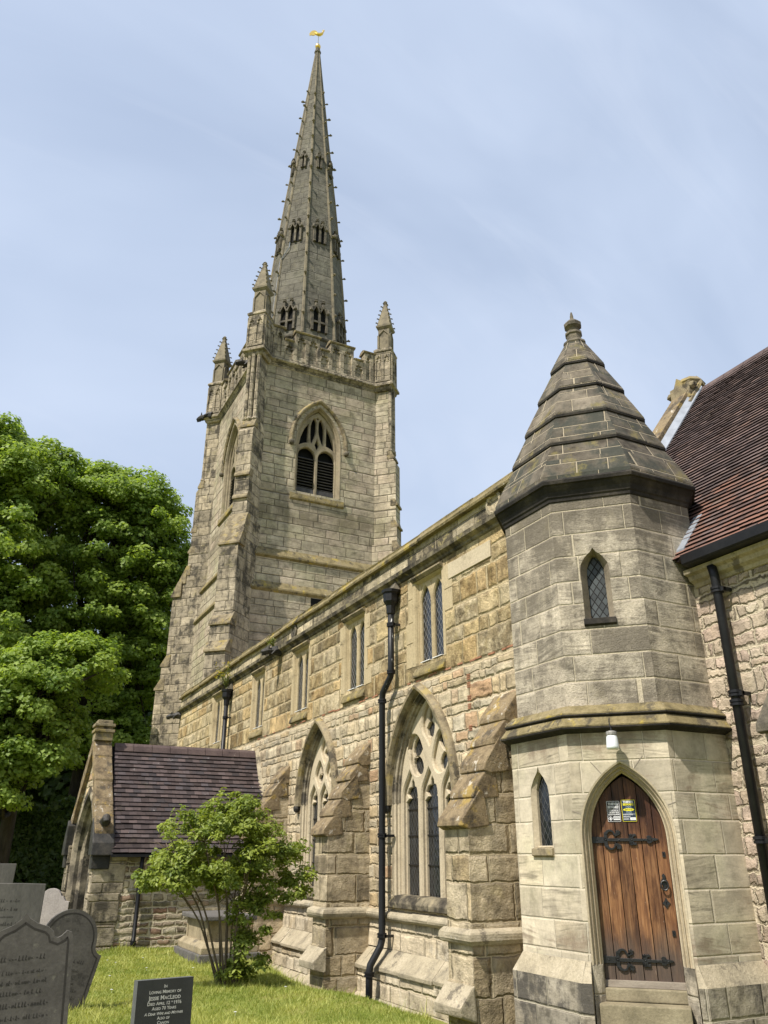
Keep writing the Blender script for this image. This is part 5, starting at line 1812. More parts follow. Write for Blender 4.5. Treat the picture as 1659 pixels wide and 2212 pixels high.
# west gable coping with lead flashing and a carved apex stone
tp = math.tan(R_(52.4))
cpg = MB()
for sg in (1, -1):
    xs = lambda x: 10.8 + sg * (x - 10.8)
    A = (xs(7.2), 3.30 - 0.16 * tp + 0.0)
    off = 0.30
    cpg.prism([(xs(7.2), 8.46, 3.1), (xs(10.8), 8.46, RZ + 0.02), (xs(10.8), 8.46, RZ + 0.36), (xs(7.2), 8.46, 3.44)], [(xs(7.2), 8.82, 3.1), (xs(10.8), 8.82, RZ + 0.02), (xs(10.8), 8.82, RZ + 0.36), (xs(7.2), 8.82, 3.44)])
cpg.build('gable_coping', M['slab'], chancel)
lf = MB()
lf.prism([(7.4, 8.34, 3.36), (10.75, 8.34, RZ + 0.01), (10.75, 8.34, RZ + 0.05), (7.4, 8.34, 3.40)], [(7.4, 8.455, 3.46), (10.75, 8.455, RZ + 0.09), (10.75, 8.455, RZ + 0.20), (7.4, 8.455, 3.53)])
lf.build('lead_flashing', M['lead'], chancel)
ax = MB()                                    # gabled apex stone, each face a little gablet with knobs
AY0, AY1 = 8.36, 8.92
za = RZ - 0.12
for sg in (1, -1):
    ax.prism([(10.8 - 0.34 * sg, AY0, za - 0.26), (10.8, AY0, za + 0.28), (10.8, AY0, za + 0.36), (10.8 - 0.40 * sg, AY0, za - 0.20)],
             [(10.8 - 0.34 * sg, AY1, za - 0.26), (10.8, AY1, za + 0.28), (10.8, AY1, za + 0.36), (10.8 - 0.40 * sg, AY1, za - 0.20)])
ax.box(10.50, 11.10, AY0 + 0.06, AY1 - 0.06, za - 0.6, za + 0.28)
ym = (AY0 + AY1) / 2
ax.prism([(10.46, AY0 + 0.02, za - 0.10), (10.46, ym, za + 0.42), (10.46, AY1 - 0.02, za - 0.10)], [(11.14, AY0 + 0.02, za - 0.10), (11.14, ym, za + 0.42), (11.14, AY1 - 0.02, za - 0.10)])
for sx in (-1, 1):
    for sy in (0, 1):
        ax.lathe((10.8 + sx * 0.24, (AY0 + 0.03, AY1 - 0.03)[sy], za + 0.10), [(0.02, 0), (0.08, 0.05), (0.08, 0.11), (0.02, 0.15)], 6)
ax.lathe((10.8, ym, za + 0.30), [(0.24, 0), (0.28, 0.06), (0.2, 0.16), (0.05, 0.2)], 8)
ax.build('apex_stone', M['hood'], chancel, bevel=0.015, wob=0.008)
dp = downpipe(chancel, 'downpipe', [(XC - 0.16, 6.12, 3.14), (XC - 0.13, 6.12, 3.0), (XC - 0.13, 6.12, -2.2)], 0.053, [(XC - 0.13, 6.12, z) for z in (2.80, 1.60, 1.50, 0.1, -0.95, -1.22)], M['pipe'], [(XC - 0.13, 6.12, z) for z in (2.80, 1.60, 0.1)], None, XC)
# buttress of the chancel at the frame edge
cb = MB()
sec = [(XC + 0.05, 1.62), (XC - 0.30, 1.20), (XC - 0.30, -2.6), (XC + 0.05, -2.6)]
cb.prism([(x, 5.15, z) for x, z in sec], [(x, 5.70, z) for x, z in sec])
cbo = cb.build('buttress', M['plinth'], chancel, bevel=0.015)
cb = MB()
sec = [(XC + 0.02, 1.72), (XC - 0.36, 1.24), (XC - 0.37, 1.16), (XC - 0.30, 1.14), (XC + 0.02, 1.52)]
cb.prism([(x, 5.10, z) for x, z in sec], [(x, 5.75, z) for x, z in sec])
cb.build('weathering_slab', M['carved'], cbo, bevel=0.01)
fl = MB()                                    # lead soaker between turret and roof
fl.prism([(7.42, 6.44, 3.36), (7.85, 6.44, 3.92), (7.85, 6.44, 4.0), (7.42, 6.44, 3.46)], [(7.42, 6.58, 3.36), (7.85, 6.58, 3.92), (7.85, 6.58, 4.0), (7.42, 6.58, 3.46)])
fl.build('turret_flashing', M['lead'], chancel)
# ------------------------------------------------------------------ west tower and spire
TX0, TX1, TY0, TY1 = 8.25, 14.25, 28.0, 34.2
AXT = ((TX0 + TX1) / 2 + 0.12, (TY0 + TY1) / 2)
tower = empty('church_tower', (AXT[0], AXT[1], -2.0), 'tall square stone church tower with battlements and a crocketed spire', 'church tower')
ZC = 19.72                                   # top cornice


def sq_xy(o):
    return [(TX0 - o, TY0 - o), (TX1 + o, TY0 - o), (TX1 + o, TY1 + o), (TX0 - o, TY1 + o)]


FTE = Frame(((TX0 + TX1) / 2, TY0, 0), E_)
FTS = Frame((TX0, (TY0 + TY1) / 2, 0), S_)
BW = dict(a=1.0, z0=13.75, zs=16.15, za=17.95)


def belfry(fr, cu, parent):
    a, z0, zs, za = BW['a'], BW['z0'], BW['zs'], BW['za']
    f = Frame(fr(cu, 0, 0), fr.n)
    j = MB()
    sweep(j, f, arch(0, a, z0, zs, za, 12), [(0.04, -0.002), (0.04, 0.010), (0.0, 0.010), (-0.04, -0.06), (-0.05, -0.12), (-0.09, -0.16), (-0.10, -0.32)])
    jamb = j.build('belfry_window', M['tower_dressed'], parent)
    f2 = Frame(fr(cu, 0, -0.22), fr.n)
    ai = a - 0.09
    t = MB()
    outer = arch(0, ai + 0.02, z0, zs, za - 0.16, 12)
    h = [arch(s * 0.455, 0.415, z0 + 0.05, 15.55, 16.02, 8) for s in (-1, 1)]
    # upper openings between the mullions that rise to the arch
    cpath = lambda pts: smooth_loop(pts, 3)
    h.append(cpath([(-0.04, 17.35), (-0.045, 16.75), (-0.25, 16.2), (-0.33, 16.45), (-0.33, 17.1), (-0.19, 17.5)]))
    h.append(cpath([(0.04, 17.35), (0.045, 16.75), (0.25, 16.2), (0.33, 16.45), (0.33, 17.1), (0.19, 17.5)]))
    h.append([(-0.40, 16.22), (-0.40, 17.2), (-0.62, 16.9), (-0.78, 16.45), (-0.86, 16.0), (-0.62, 16.15)])
    h.append([(0.40, 16.22), (0.40, 17.2), (0.62, 16.9), (0.78, 16.45), (0.86, 16.0), (0.62, 16.15)])
    h.append([(0, 16.55), (-0.13, 16.18), (0, 15.9), (0.13, 16.18)])
    h.append([(0, 17.6), (-0.09, 17.5), (0, 17.38), (0.09, 17.5)])
    plate(t, f2, outer, h, 0.0, 0.16, 0.03)
    t.build('tracery', M['tower_dressed'], jamb)
    for s in (-1, 1):
        lv = MB()
        z = z0 + 0.35
        while z < 15.45:
            p0 = [(s * 0.455 - 0.43, z, -0.08), (s * 0.455 - 0.43, z + 0.025, -0.06), (s * 0.455 - 0.43, z + 0.17, -0.27), (s * 0.455 - 0.43, z + 0.14, -0.28)]
            lv.prism([f2(u, v, d) for u, v, d in p0], [f2(u + 0.86, v, d) for u, v, d in p0])
            z += 0.135
        p0 = [(s * 0.455 - 0.44, z0 + 0.0, -0.02), (s * 0.455 - 0.44, z0 + 0.34, -0.06), (s * 0.455 - 0.44, z0 + 0.34, -0.2), (s * 0.455 - 0.44, z0, -0.2)]
        lv.prism([f2(u, v, d) for u, v, d in p0], [f2(u + 0.88, v, d) for u, v, d in p0])
        lv.build('louvres', M['louvre'], jamb)
    g = MB()
    panel(g, f2, outer, (), -0.32)
    g.build('dark_opening', M['dark'], jamb)
    s = MB()
    sec = [(z0 + 0.05, -0.3), (z0 + 0.03, -0.1), (z0 - 0.12, 0.02), (z0 - 0.12, 0.05), (z0 - 0.3, 0.08), (z0 - 0.36, 0.08), (z0 - 0.42, 0.0), (z0 - 0.42, -0.3)]
    s.prism([f(-a - 0.2, zz, dd) for zz, dd in sec], [f(a + 0.2, zz, dd) for zz, dd in sec])
    s.build('window_sill', M['lichen_slab'], jamb)
    hd = MB()
    sweep(hd, f, arch(0, a + 0.19, zs - 0.15, zs, za + 0.21, 14), [(-0.02, -0.01), (-0.01, 0.07), (0.05, 0.12), (0.09, 0.12), (0.16, 0.04), (0.165, -0.01)])
    hd.build('hood_mould', M['hood'], jamb)
    for sg in (-1, 1):
        hs = MB()
        c = f(sg * (a + 0.26), zs - 0.35, 0.08)
        hs.lathe(c, [(0.02, 0), (0.1, 0.06), (0.12, 0.14), (0.08, 0.22)], 8)
        hs.build('head_stop', M['carved'], jamb)
    return shift(arch(0, a, z0, zs, za, 12), cu)


CUE, CUS = -0.1, 0.0
he = belfry(FTE, CUE, tower)
hs_ = belfry(FTS, CUS, tower)
we, wsd = (TX1 - TX0) / 2, (TY1 - TY0) / 2
bs = MB()
panel(bs, FTE, [(-we, 10.7), (we, 10.7), (we, ZC), (-we, ZC)], [he], 0.0, 0.0)
panel(bs, FTS, [(-wsd, 10.7), (wsd, 10.7), (wsd, ZC), (-wsd, ZC)], [hs_], 0.0, 0.0)
panel(bs, Frame(((TX0 + TX1) / 2, TY1, 0), (0, 1, 0)), [(-we, 10.7), (we, 10.7), (we, ZC), (-we, ZC)], [], 0, 0)
panel(bs, Frame((TX1, (TY0 + TY1) / 2, 0), (1, 0, 0)), [(-wsd, 10.7), (wsd, 10.7), (wsd, ZC), (-wsd, ZC)], [], 0, 0)
bs.build('belfry_stage', M['tower'], tower, recalc=False)
ls = MB()
ls.loft(sq_xy, [(0.13, 10.60), (0.13, 9.5)])
ls.loft(sq_xy, [(0.25, 9.2), (0.25, 4.2), (0.35, 3.9), (0.35, -2.8)])
ls.build('lower_stage', M['tower'], tower, recalc=True)
so = MB()
so.loft(sq_xy, [(-0.005, 11.08), (0.02, 11.07), (0.22, 10.74), (0.22, 10.68), (0.125, 10.6)])
so.build('string_course', M['lichen_slab'], tower)
so = MB()
so.loft(sq_xy, [(0.12, 9.66), (0.15, 9.64), (0.33, 9.36), (0.33, 9.30), (0.245, 9.2)])
so.build('string_course', M['lichen_slab'], tower)
sl_ = MB()
c = FTE(-we + 2.95, 9.0, 0.25)
sl_.box(c.x - 0.25, c.x + 0.3, c.y - 0.002, c.y + 0.3, 8.5, 9.18)
sl_.build('slit_opening', M['dark'], tower)
cn = MB()
cn.loft(sq_xy, [(-0.01, 19.45), (0.03, 19.48), (0.05, 19.56), (0.14, 19.66), (0.2, 19.70), (0.2, 19.78), (0.06, 19.92), (-0.02, 19.93)])
cn.build('cornice', M['tower_dark'], tower)

# battlemented parapet with blind panels
ZE, ZM = 20.86, 21.42


def battlement(fr, half, name):
    m = MB()
    cps = []
    W_ = 2 * half
    m0 = 0.78
    rest = W_ - 2 * m0 - 0.5
    emb = 0.55
    mer = (rest - 3 * emb) / 2
    xs = [-half + 0.25]
    seq = [m0, emb, mer, emb, mer, emb, m0]
    for s in seq:
        xs.append(xs[-1] + s)
    for i, s in enumerate(seq):
        u0, u1 = xs[i], xs[i + 1]
        zt = ZM if i % 2 == 0 else ZE
        m.prism([fr(u0, 19.9, 0.02), fr(u1, 19.9, 0.02), fr(u1, 19.9, -0.32), fr(u0, 19.9, -0.32)], [fr(u0, zt, 0.02), fr(u1, zt, 0.02), fr(u1, zt, -0.32), fr(u0, zt, -0.32)])
        n = 2 if (i % 2 == 0) else 1
        holes = []
        wcell = (u1 - u0) / n
        for k in range(n):
            uc = u0 + (k + 0.5) * wcell
            holes.append(trefoil_light(uc, wcell - 0.16, 19.98, zt - 0.5, zt - 0.12))
        plate(m, fr, [(u0, 19.9), (u1, 19.9), (u1, zt), (u0, zt)], holes, 0.10, 0.08, 0.03)
        for (a, b) in ((u0, u1),):
            m.face([fr(a, 19.9, 0.02), fr(a, zt, 0.02), fr(a, zt, 0.10), fr(a, 19.9, 0.10)])
            m.face([fr(b, 19.9, 0.02), fr(b, zt, 0.02), fr(b, zt, 0.10), fr(b, 19.9, 0.10)])
        ex = 0.06 if i % 2 == 0 else -0.061
        cpn = MB()
        sec = [(zt, 0.13), (zt + 0.05, 0.17), (zt + 0.08, 0.17), (zt + 0.17, 0.0), (zt + 0.17, -0.2), (zt + 0.06, -0.4), (zt, -0.38)]
        cpn.prism([fr(u0 - ex, a, b) for a, b in sec], [fr(u1 + ex, a, b) for a, b in sec])
        cps.append(cpn)
    o = m.build(name, M['tower_dark'], tower, recalc=False)
    for cpn in cps:
        cpn.build('battlement_coping', M['hood'], o)


battlement(FTE, we, 'battlement')
battlement(FTS, wsd, 'battlement')
battlement(Frame(((TX0 + TX1) / 2, TY1, 0), (0, 1, 0)), we, 'battlement')
battlement(Frame((TX1, (TY0 + TY1) / 2, 0), (1, 0, 0)), wsd, 'battlement')
rb = MB()
rb.box(TX0 + 0.1, TX1 - 0.1, TY0 + 0.1, TY1 - 0.1, 19.8, 20.3)
rb.build('tower_roof', M['lead'], tower)


def crocket(mb, p, d, s):
    """leaf knob curling out from an edge"""
    d = Vector(d).normalized()
    sd = Vector((0, 0, 1)).cross(d)
    p = Vector(p)
    mb.tube([p - d * 0.05 * s, p + d * 0.10 * s + Vector((0, 0, 0.0)), p + d * 0.2 * s + Vector((0, 0, 0.05 * s)), p + d * 0.27 * s + Vector((0, 0, 0.0)), p + d * 0.25 * s - Vector((0, 0, 0.06 * s))], [0.06 * s, 0.06 * s, 0.085 * s, 0.07 * s, 0.03 * s], 5)
    for b in (-1, 1):
        mb.tube([p + d * 0.13 * s + Vector((0, 0, 0.02 * s)), p + d * 0.2 * s + sd * b * 0.12 * s + Vector((0, 0, 0.04 * s))], [0.05 * s, 0.02 * s], 4)


def diag_buttress(cx, cy, dx, dy):
    d = Vector((dx, dy, 0)).normalized()
    e = Vector((0, 0, 1)).cross(d)
    C = Vector((cx, cy, 0))

    def pr(mb, sec, w, ex=0.0):
        mb.prism([C + d * L - e * (w / 2 + ex) + Vector((0, 0, z)) for L, z in sec], [C + d * L + e * (w / 2 + ex) + Vector((0, 0, z)) for L, z in sec])
    b = MB()
    pr(b, [(-0.5, 19.5), (0.36, 19.5), (0.36, 16.2), (-0.5, 16.2)], 0.55)
    pr(b, [(-0.5, 16.22), (0.5, 16.22), (0.5, 15.98), (0.66, 15.75), (0.66, 13.05), (0.70, 12.9), (0.70, 11.9), (-0.5, 11.9)], 0.62)
    pr(b, [(-0.5, 11.95), (0.72, 11.95), (1.22, 10.75), (1.26, 10.5), (1.26, 7.9), (-0.6, 7.9)], 0.76)
    pr(b, [(-0.6, 7.92), (1.27, 7.92), (1.44, 7.4), (1.44, 6.9), (1.60, 6.5), (1.60, 4.1), (2.0, 3.2), (2.0, -2.8), (-0.6, -2.8)], 0.80)
    o = b.build('diagonal_buttress', M['tower_dark'] if dx < 0 else M['tower'], tower)
    for (La, za, Lb, zb, wd) in ((0.46, 16.28, 0.60, 15.98, 0.66), (0.62, 13.95, 0.74, 13.72, 0.66), (0.62, 12.95, 0.78, 12.72, 0.64), (0.70, 12.0, 0.88, 11.62, 0.80), (0.86, 11.64, 1.04, 11.24, 0.84), (1.02, 11.26, 1.32, 10.62, 0.92),
                               (1.22, 7.92, 1.50, 7.5, 0.86), (1.40, 6.9, 1.68, 6.5, 0.86), (1.55, 4.2, 2.06, 3.2, 0.88)):
        w = MB()
        pr(w, [(La - 0.2, za + 0.06), (La, za + 0.06), (Lb, zb + 0.05), (Lb, zb - 0.03), (La - 0.2, zb - 0.03)], wd)
        w.build('weathering_slab', M['hood'], o, bevel=0.012)
    for b_ in (-0.22, 0.0, 0.22):
        s = MB()
        p = C + d * (0.40 + (0.06 if b_ == 0 else 0)) + e * b_
        s.tube([p + Vector((0, 0, 16.45)), p + Vector((0, 0, 19.5))], 0.095, 8)
        s.lathe(p + Vector((0, 0, 16.2)), [(0.03, 0), (0.13, 0.16), (0.13, 0.22), (0.095, 0.26)], 8)
        s.build('corner_shaft', M['tower_dark'], o)
    # corner of the cornice
    k = MB()
    Pc = C + d * 0.10

    def sqd(wd):
        return lambda oo: [tuple((Pc + d * (sx * (wd + oo)) + e * (sy * (wd + oo)))[:2]) for sx, sy in ((1, -1), (1, 1), (-1, 1), (-1, -1))]
    k.loft(sqd(0.0), [(0.36, 19.45), (0.40, 19.5), (0.43, 19.62), (0.52, 19.68), (0.52, 19.78), (0.40, 19.92)], True, True)
    k.loft(sqd(0.0), [(0.395, 19.9), (0.395, 21.55), (0.44, 21.6), (0.45, 21.68), (0.36, 21.80)], True, True)
    ko = k.build('pinnacle_base', M['tower_dark'], tower)
    pa = MB()
    fr_s = [Frame(Pc + d * 0.395, d), Frame(Pc - e * 0.395, -e), Frame(Pc + e * 0.395, e)]
    for f in fr_s:
        hl = [trefoil_light(q * 0.19, 0.28, 20.02, 21.0, 21.38) for q in (-1, 1)]
        plate(pa, f, [(-0.36, 19.93), (0.36, 19.93), (0.36, 21.5), (-0.36, 21.5)], hl, 0.05, 0.045, 0.02)
        sweep(pa, f, [(-0.36, 19.93), (-0.36, 21.5), (0.36, 21.5), (0.36, 19.93)], [(0.0, 0.05), (0.0, -0.01)])
    pa.build('blind_panels', M['tower_dark'], ko, recalc=False)
    pn = MB()
    pn.loft(sqd(0.0), [(0.27, 21.75), (0.27, 22.95), (0.30, 22.98), (0.36, 23.06), (0.37, 23.14), (0.32, 23.18), (0.065, 24.55), (0.06, 24.62)], True, True)
    po = pn.build('pinnacle', M['crocket'], tower)
    cr = MB()
    for sx, sy in ((1, -1), (1, 1), (-1, 1), (-1, -1)):
        dirv = (d * sx + e * sy).normalized()
        for q in range(5):
            t = (q + 0.4) / 5.2
            z = 23.2 + 1.36 * t
            r = (0.30 + (0.055 - 0.30) * t) * 1.414
            crocket(cr, Pc + dirv * r + Vector((0, 0, z)), dirv, 0.42)
        cr.tube([Pc + Vector((0, 0, 24.52)), Pc + dirv * 0.12 + Vector((0, 0, 24.62))], [0.06, 0.04], 5)
    cr.lathe(Pc + Vector((0, 0, 24.55)), [(0.05, 0), (0.09, 0.05), (0.07, 0.1), (0.1, 0.14), (0.03, 0.22)], 8)
    cr.build('crockets', M['crocket'], po)
    # little gablets under the spirelet
    gb = MB()
    for f in [Frame(Pc + d * 0.30, d), Frame(Pc - e * 0.30, -e), Frame(Pc + e * 0.30, e), Frame(Pc - d * 0.30, -d)]:
        sweep(gb, f, [(-0.22, 21.85), (-0.22, 22.6), (0, 22.85), (0.22, 22.6), (0.22, 21.85)], [(0.04, -0.03), (0.04, 0.02), (0.0, 0.02), (0.0, -0.03)])
    gb.build('shaft_panel', M['crocket'], po, recalc=True)


diag_buttress(TX0, TY0, -1, -1)
diag_buttress(TX0, TY1, -1, 1)
diag_buttress(TX1, TY0, 1, -1)
diag_buttress(TX1, TY1, 1, 1)
gargoyle(tower, (TX0 - 0.1, TY0 + 0.9, 19.75), (-1, 0.0, 0), 1.2)
gargoyle(tower, (TX0 - 0.45, TY1 - 0.1, 19.75), (-1, 0.9, 0), 1.25)

# spire
SP = [(20.0, 2.25), (22.3, 2.22), (22.5, 2.14), (24.0, 2.03), (26.5, 1.86), (29.0, 1.66), (32.6, 1.31), (37.0, 0.845), (40.7, 0.48), (44.4, 0.125)]


def spR(z):
    for (z0, r0), (z1, r1) in zip(SP, SP[1:]):
        if z0 <= z <= z1:
            return r0 + (r1 - r0) * (z - z0) / (z1 - z0)
    return SP[-1][1]


A0 = R_(22.5)
sp = MB()
AX, AY = AXT
f8 = lambda r, z, a0=A0: [(AX + r * math.cos(a0 + k * math.pi / 4), AY + r * math.sin(a0 + k * math.pi / 4), z) for k in range(8)]
sp.rings([f8(r, z) for z, r in SP], True, False, True)
spire = sp.build('spire', M['spire'], tower)
for k in range(8):
    a = A0 + k * math.pi / 4
    dv = Vector((math.cos(a), math.sin(a), 0))
    rbm = MB()
    rbm.tube([Vector((AX, AY, z)) + dv * (spR(z) - 0.01) for z in (22.5, 24.0, 26.5, 29, 32.6, 37, 40.7, 44.4)], [0.085, 0.085, 0.08, 0.075, 0.07, 0.06, 0.05, 0.035], 6)
    for q in range(14):
        z = 23.6 + 1.27 * q + (0.0 if k % 2 else 0.35) + random.uniform(-0.06, 0.06)
        crocket(rbm, Vector((AX, AY, z)) + dv * (spR(z) + 0.03), dv, 0.72 * random.uniform(0.8, 1.15))
    rbm.build('crocketed_rib', M['crocket'], spire)
rn = MB()
rn.rings([f8(r, z) for r, z in ((2.18, 22.2), (2.32, 22.28), (2.34, 22.36), (2.14, 22.52))], True)
rn.build('spire_string_course', M['carved'], spire)
rn = MB()
rn.rings([f8(r, z) for r, z in ((0.13, 44.30), (0.2, 44.36), (0.2, 44.46), (0.14, 44.5), (0.13, 44.75), (0.0, 44.76))], True)
rn.build('spire_cap', M['carved'], spire)


def lucarne(k, z0, z1, w, lights, transom):
    a = k * math.pi / 4
    n = Vector((math.cos(a), math.sin(a), 0))
    ap = spR(z0) * math.cos(A0)
    apt = spR(z1) * math.cos(A0)
    tilt = (ap - apt) / (z1 - z0)
    f = Frame(Vector((AX, AY, 0)) + n * (ap + 0.02), n)
    m = MB()
    h = z1 - z0
    D = lambda v: -(v - z0) * tilt          # face of the spire leans back
    lw = w / lights
    zs = z0 + h * 0.62
    m.m = 1
    m.face([f(-w / 2, z0, D(z0) + 0.015), f(w / 2, z0, D(z0) + 0.015), f(w / 2, zs + h * 0.1, D(zs + h * 0.1) + 0.015), f(-w / 2, zs + h * 0.1, D(zs + h * 0.1) + 0.015)])
    m.m = 0
    for q in range(lights + 1):
        u = -w / 2 + q * lw
        t = 0.055
        m.prism([f(u - t, z0, -0.05), f(u + t, z0, -0.05), f(u + t, z0, 0.10), f(u - t, z0, 0.10)], [f(u - t, zs, D(zs) - 0.05), f(u + t, zs, D(zs) - 0.05), f(u + t, zs, D(zs) + 0.14), f(u - t, zs, D(zs) + 0.14)])
    if transom:
        zt = z0 + h * 0.28
        m.prism([f(-w / 2, zt - 0.05, -0.1), f(w / 2, zt - 0.05, -0.1), f(w / 2, zt - 0.05, 0.08), f(-w / 2, zt - 0.05, 0.08)], [f(-w / 2, zt + 0.05, -0.1), f(w / 2, zt + 0.05, -0.1), f(w / 2, zt + 0.05, 0.08), f(-w / 2, zt + 0.05, 0.08)])
    for q in range(lights):
        u = -w / 2 + (q + 0.5) * lw
        d0 = D(zs) + 0.20
        zg = zs + h * 0.16
        for s in (-1, 1):
            m.prism([f(u + s * lw * 0.58, zs - 0.06, D(zs) - 0.1), f(u + s * lw * 0.58, zs - 0.06, d0), f(u + s * lw * 0.40, zs - 0.10, d0), f(u + s * lw * 0.40, zs - 0.10, D(zs) - 0.1)],
                    [f(u, zg + 0.10, D(zg) - 0.1), f(u, zg + 0.10, d0), f(u, zg - 0.06, d0), f(u, zg - 0.06, D(zg) - 0.1)])
        zt = zs + h * 0.38
        m.tube([f(u, zg, D(zs) + 0.1), f(u, zt - 0.1, D(zs) + 0.06)], [0.07, 0.045], 6)
        m.lathe(f(u, zt - 0.2, D(zs) + 0.07), [(0.03, 0), (0.11, 0.06), (0.06, 0.13), (0.09, 0.17), (0.02, 0.26)], 6)
        for s in (-1, 1):
            m.lathe(f(u + s * lw * 0.3, zs + h * 0.06, D(zs) + 0.14), [(0.02, 0), (0.08, 0.05), (0.02, 0.12)], 5)
    for s in (-1, 1):
        m.lathe(f(s * (w / 2 + 0.05), zs - 0.1, D(zs) + 0.12), [(0.02, 0), (0.1, 0.06), (0.1, 0.12), (0.03, 0.3)], 6)
    m.build('lucarne', [M['carved'], M['dark']], spire, recalc=True)


for k in range(8):
    lucarne(k, 22.75, 24.6, 0.74, 2, True)
    lucarne(k, 28.45, 29.95, 0.58, 2, False)
    lucarne(k, 34.0, 35.2, 0.20, 1, False)
# lightning conductor tape down one face
tp_ = MB()
pth = []
for z in (28.5, 28.1, 27.3, 25.5, 24.0, 22.0):
    a = R_(202 if z < 27.6 else 216)
    r = spR(z) * (1.0 if z < 27.6 else 0.955) + 0.05
    pth.append((AX + r * math.cos(a), AY + r * math.sin(a), z))
tp_.tube(pth, 0.022, 5)
tp_.build('conductor_tape', M['lead'], spire)

# gilded weathercock
wv = empty('weathercock', (AX, AY, 44.76), 'gilded weathercock on a thin rod above a gold ball at the spire tip', 'weathercock')
g = MB()
bm_ = [(0.0, -0.17)] + [(0.17 * math.sin(t), -0.17 * math.cos(t)) for t in [math.pi * k / 10 for k in range(1, 10)]] + [(0.0, 0.17)]
g.lathe((AX, AY, 44.93), [(max(r, 0.001), z) for r, z in bm_], 16)
g.build('gold_ball', M['gold'], wv, smooth=True)
g = MB()
g.tube([(AX, AY, 45.05), (AX, AY, 46.0)], 0.022, 6)
g.build('rod', M['grey_metal'], wv)
g = MB()
# body swept from tail to comb, facing right in the photograph
ex = Vector((0.93, -0.36, 0))
nn = Vector((0.36, 0.93, 0))
O = Vector((AX, AY, 46.05))
Pq = lambda u, v, t=0.0: O + ex * u + Vector((0, 0, v)) + nn * t
g.tube([Pq(-0.22, 0.06), Pq(-0.08, 0.0), Pq(0.08, -0.02), Pq(0.2, 0.07), Pq(0.27, 0.22), Pq(0.29, 0.33), Pq(0.36, 0.34)], [0.06, 0.10, 0.11, 0.085, 0.05, 0.055, 0.012], 8)
tail = [(-0.12, 0.0), (-0.3, -0.16), (-0.46, -0.14), (-0.52, -0.22), (-0.56, -0.06), (-0.5, 0.1), (-0.42, 0.22), (-0.28, 0.3), (-0.14, 0.25), (-0.06, 0.1)]
t3 = smooth_loop(tail, 3)
g.prism([Pq(u, v, -0.02) for u, v in t3], [Pq(u, v, 0.02) for u, v in t3])
comb = [(0.22, 0.34), (0.24, 0.44), (0.29, 0.40), (0.33, 0.45), (0.36, 0.38), (0.3, 0.33)]
g.prism([Pq(u, v, -0.012) for u, v in comb], [Pq(u, v, 0.012) for u, v in comb])
g.build('cockerel', M['gold'], wv, smooth=False)

# ------------------------------------------------------------------ south porch
XP, YR, YE = 2.75, 19.65, 18.42
ZRp, ZEp = 2.30, 0.02
YW2 = 2 * YR - YE
porch = empty('church_porch', (4.5, YR, -1.9), 'small gabled stone porch with plum clay tiled roof standing against the nave', 'church porch')
def xf(y):                                   # the porch front is a few degrees out of square
    return 2.80 - 0.105 * (y - YE)


FP = Frame((xf(YR), YR, 0), (-1, -0.105, 0))
pw = MB()
hwP = YR - YE
ah = arch(0.0, 0.80, -2.2, -0.15, 1.25, 12)
out = [(-hwP, -2.4), (-hwP, 0.1), (0, 2.1), (hwP, 0.1), (hwP, -2.4)]
panel(pw, FP, [(-hwP, -2.2), ah[0]] + ah[1:-1] + [ah[-1], (hwP, -2.2), (hwP, 0.15), (0, 2.2), (-hwP, 0.15)], (), 0.0)
pw.build('gable_wall', M['nave_low'], porch, recalc=False)
pa = MB()
sweep(pa, FP, arch(0, 0.80, -2.2, -0.15, 1.25, 12), [(0.12, -0.005), (0.12, 0.03), (0.0, 0.03), (-0.06, -0.06), (-0.06, -0.14), (-0.13, -0.2), (-0.13, -0.5)])
pa.build('arch_moulding', M['arch_stone'], porch)
ew = MB()
ew.box(XP + 0.02, XN, YE, YE + 0.35, -2.4, 0.05)
ew.build('side_wall', M['rubble_porch'], porch)
ew = MB()
ew.box(xf(YW2) + 0.02, XN, YW2 - 0.35, YW2, -2.4, 0.05)
ew.build('side_wall', M['rubble_porch'], porch)
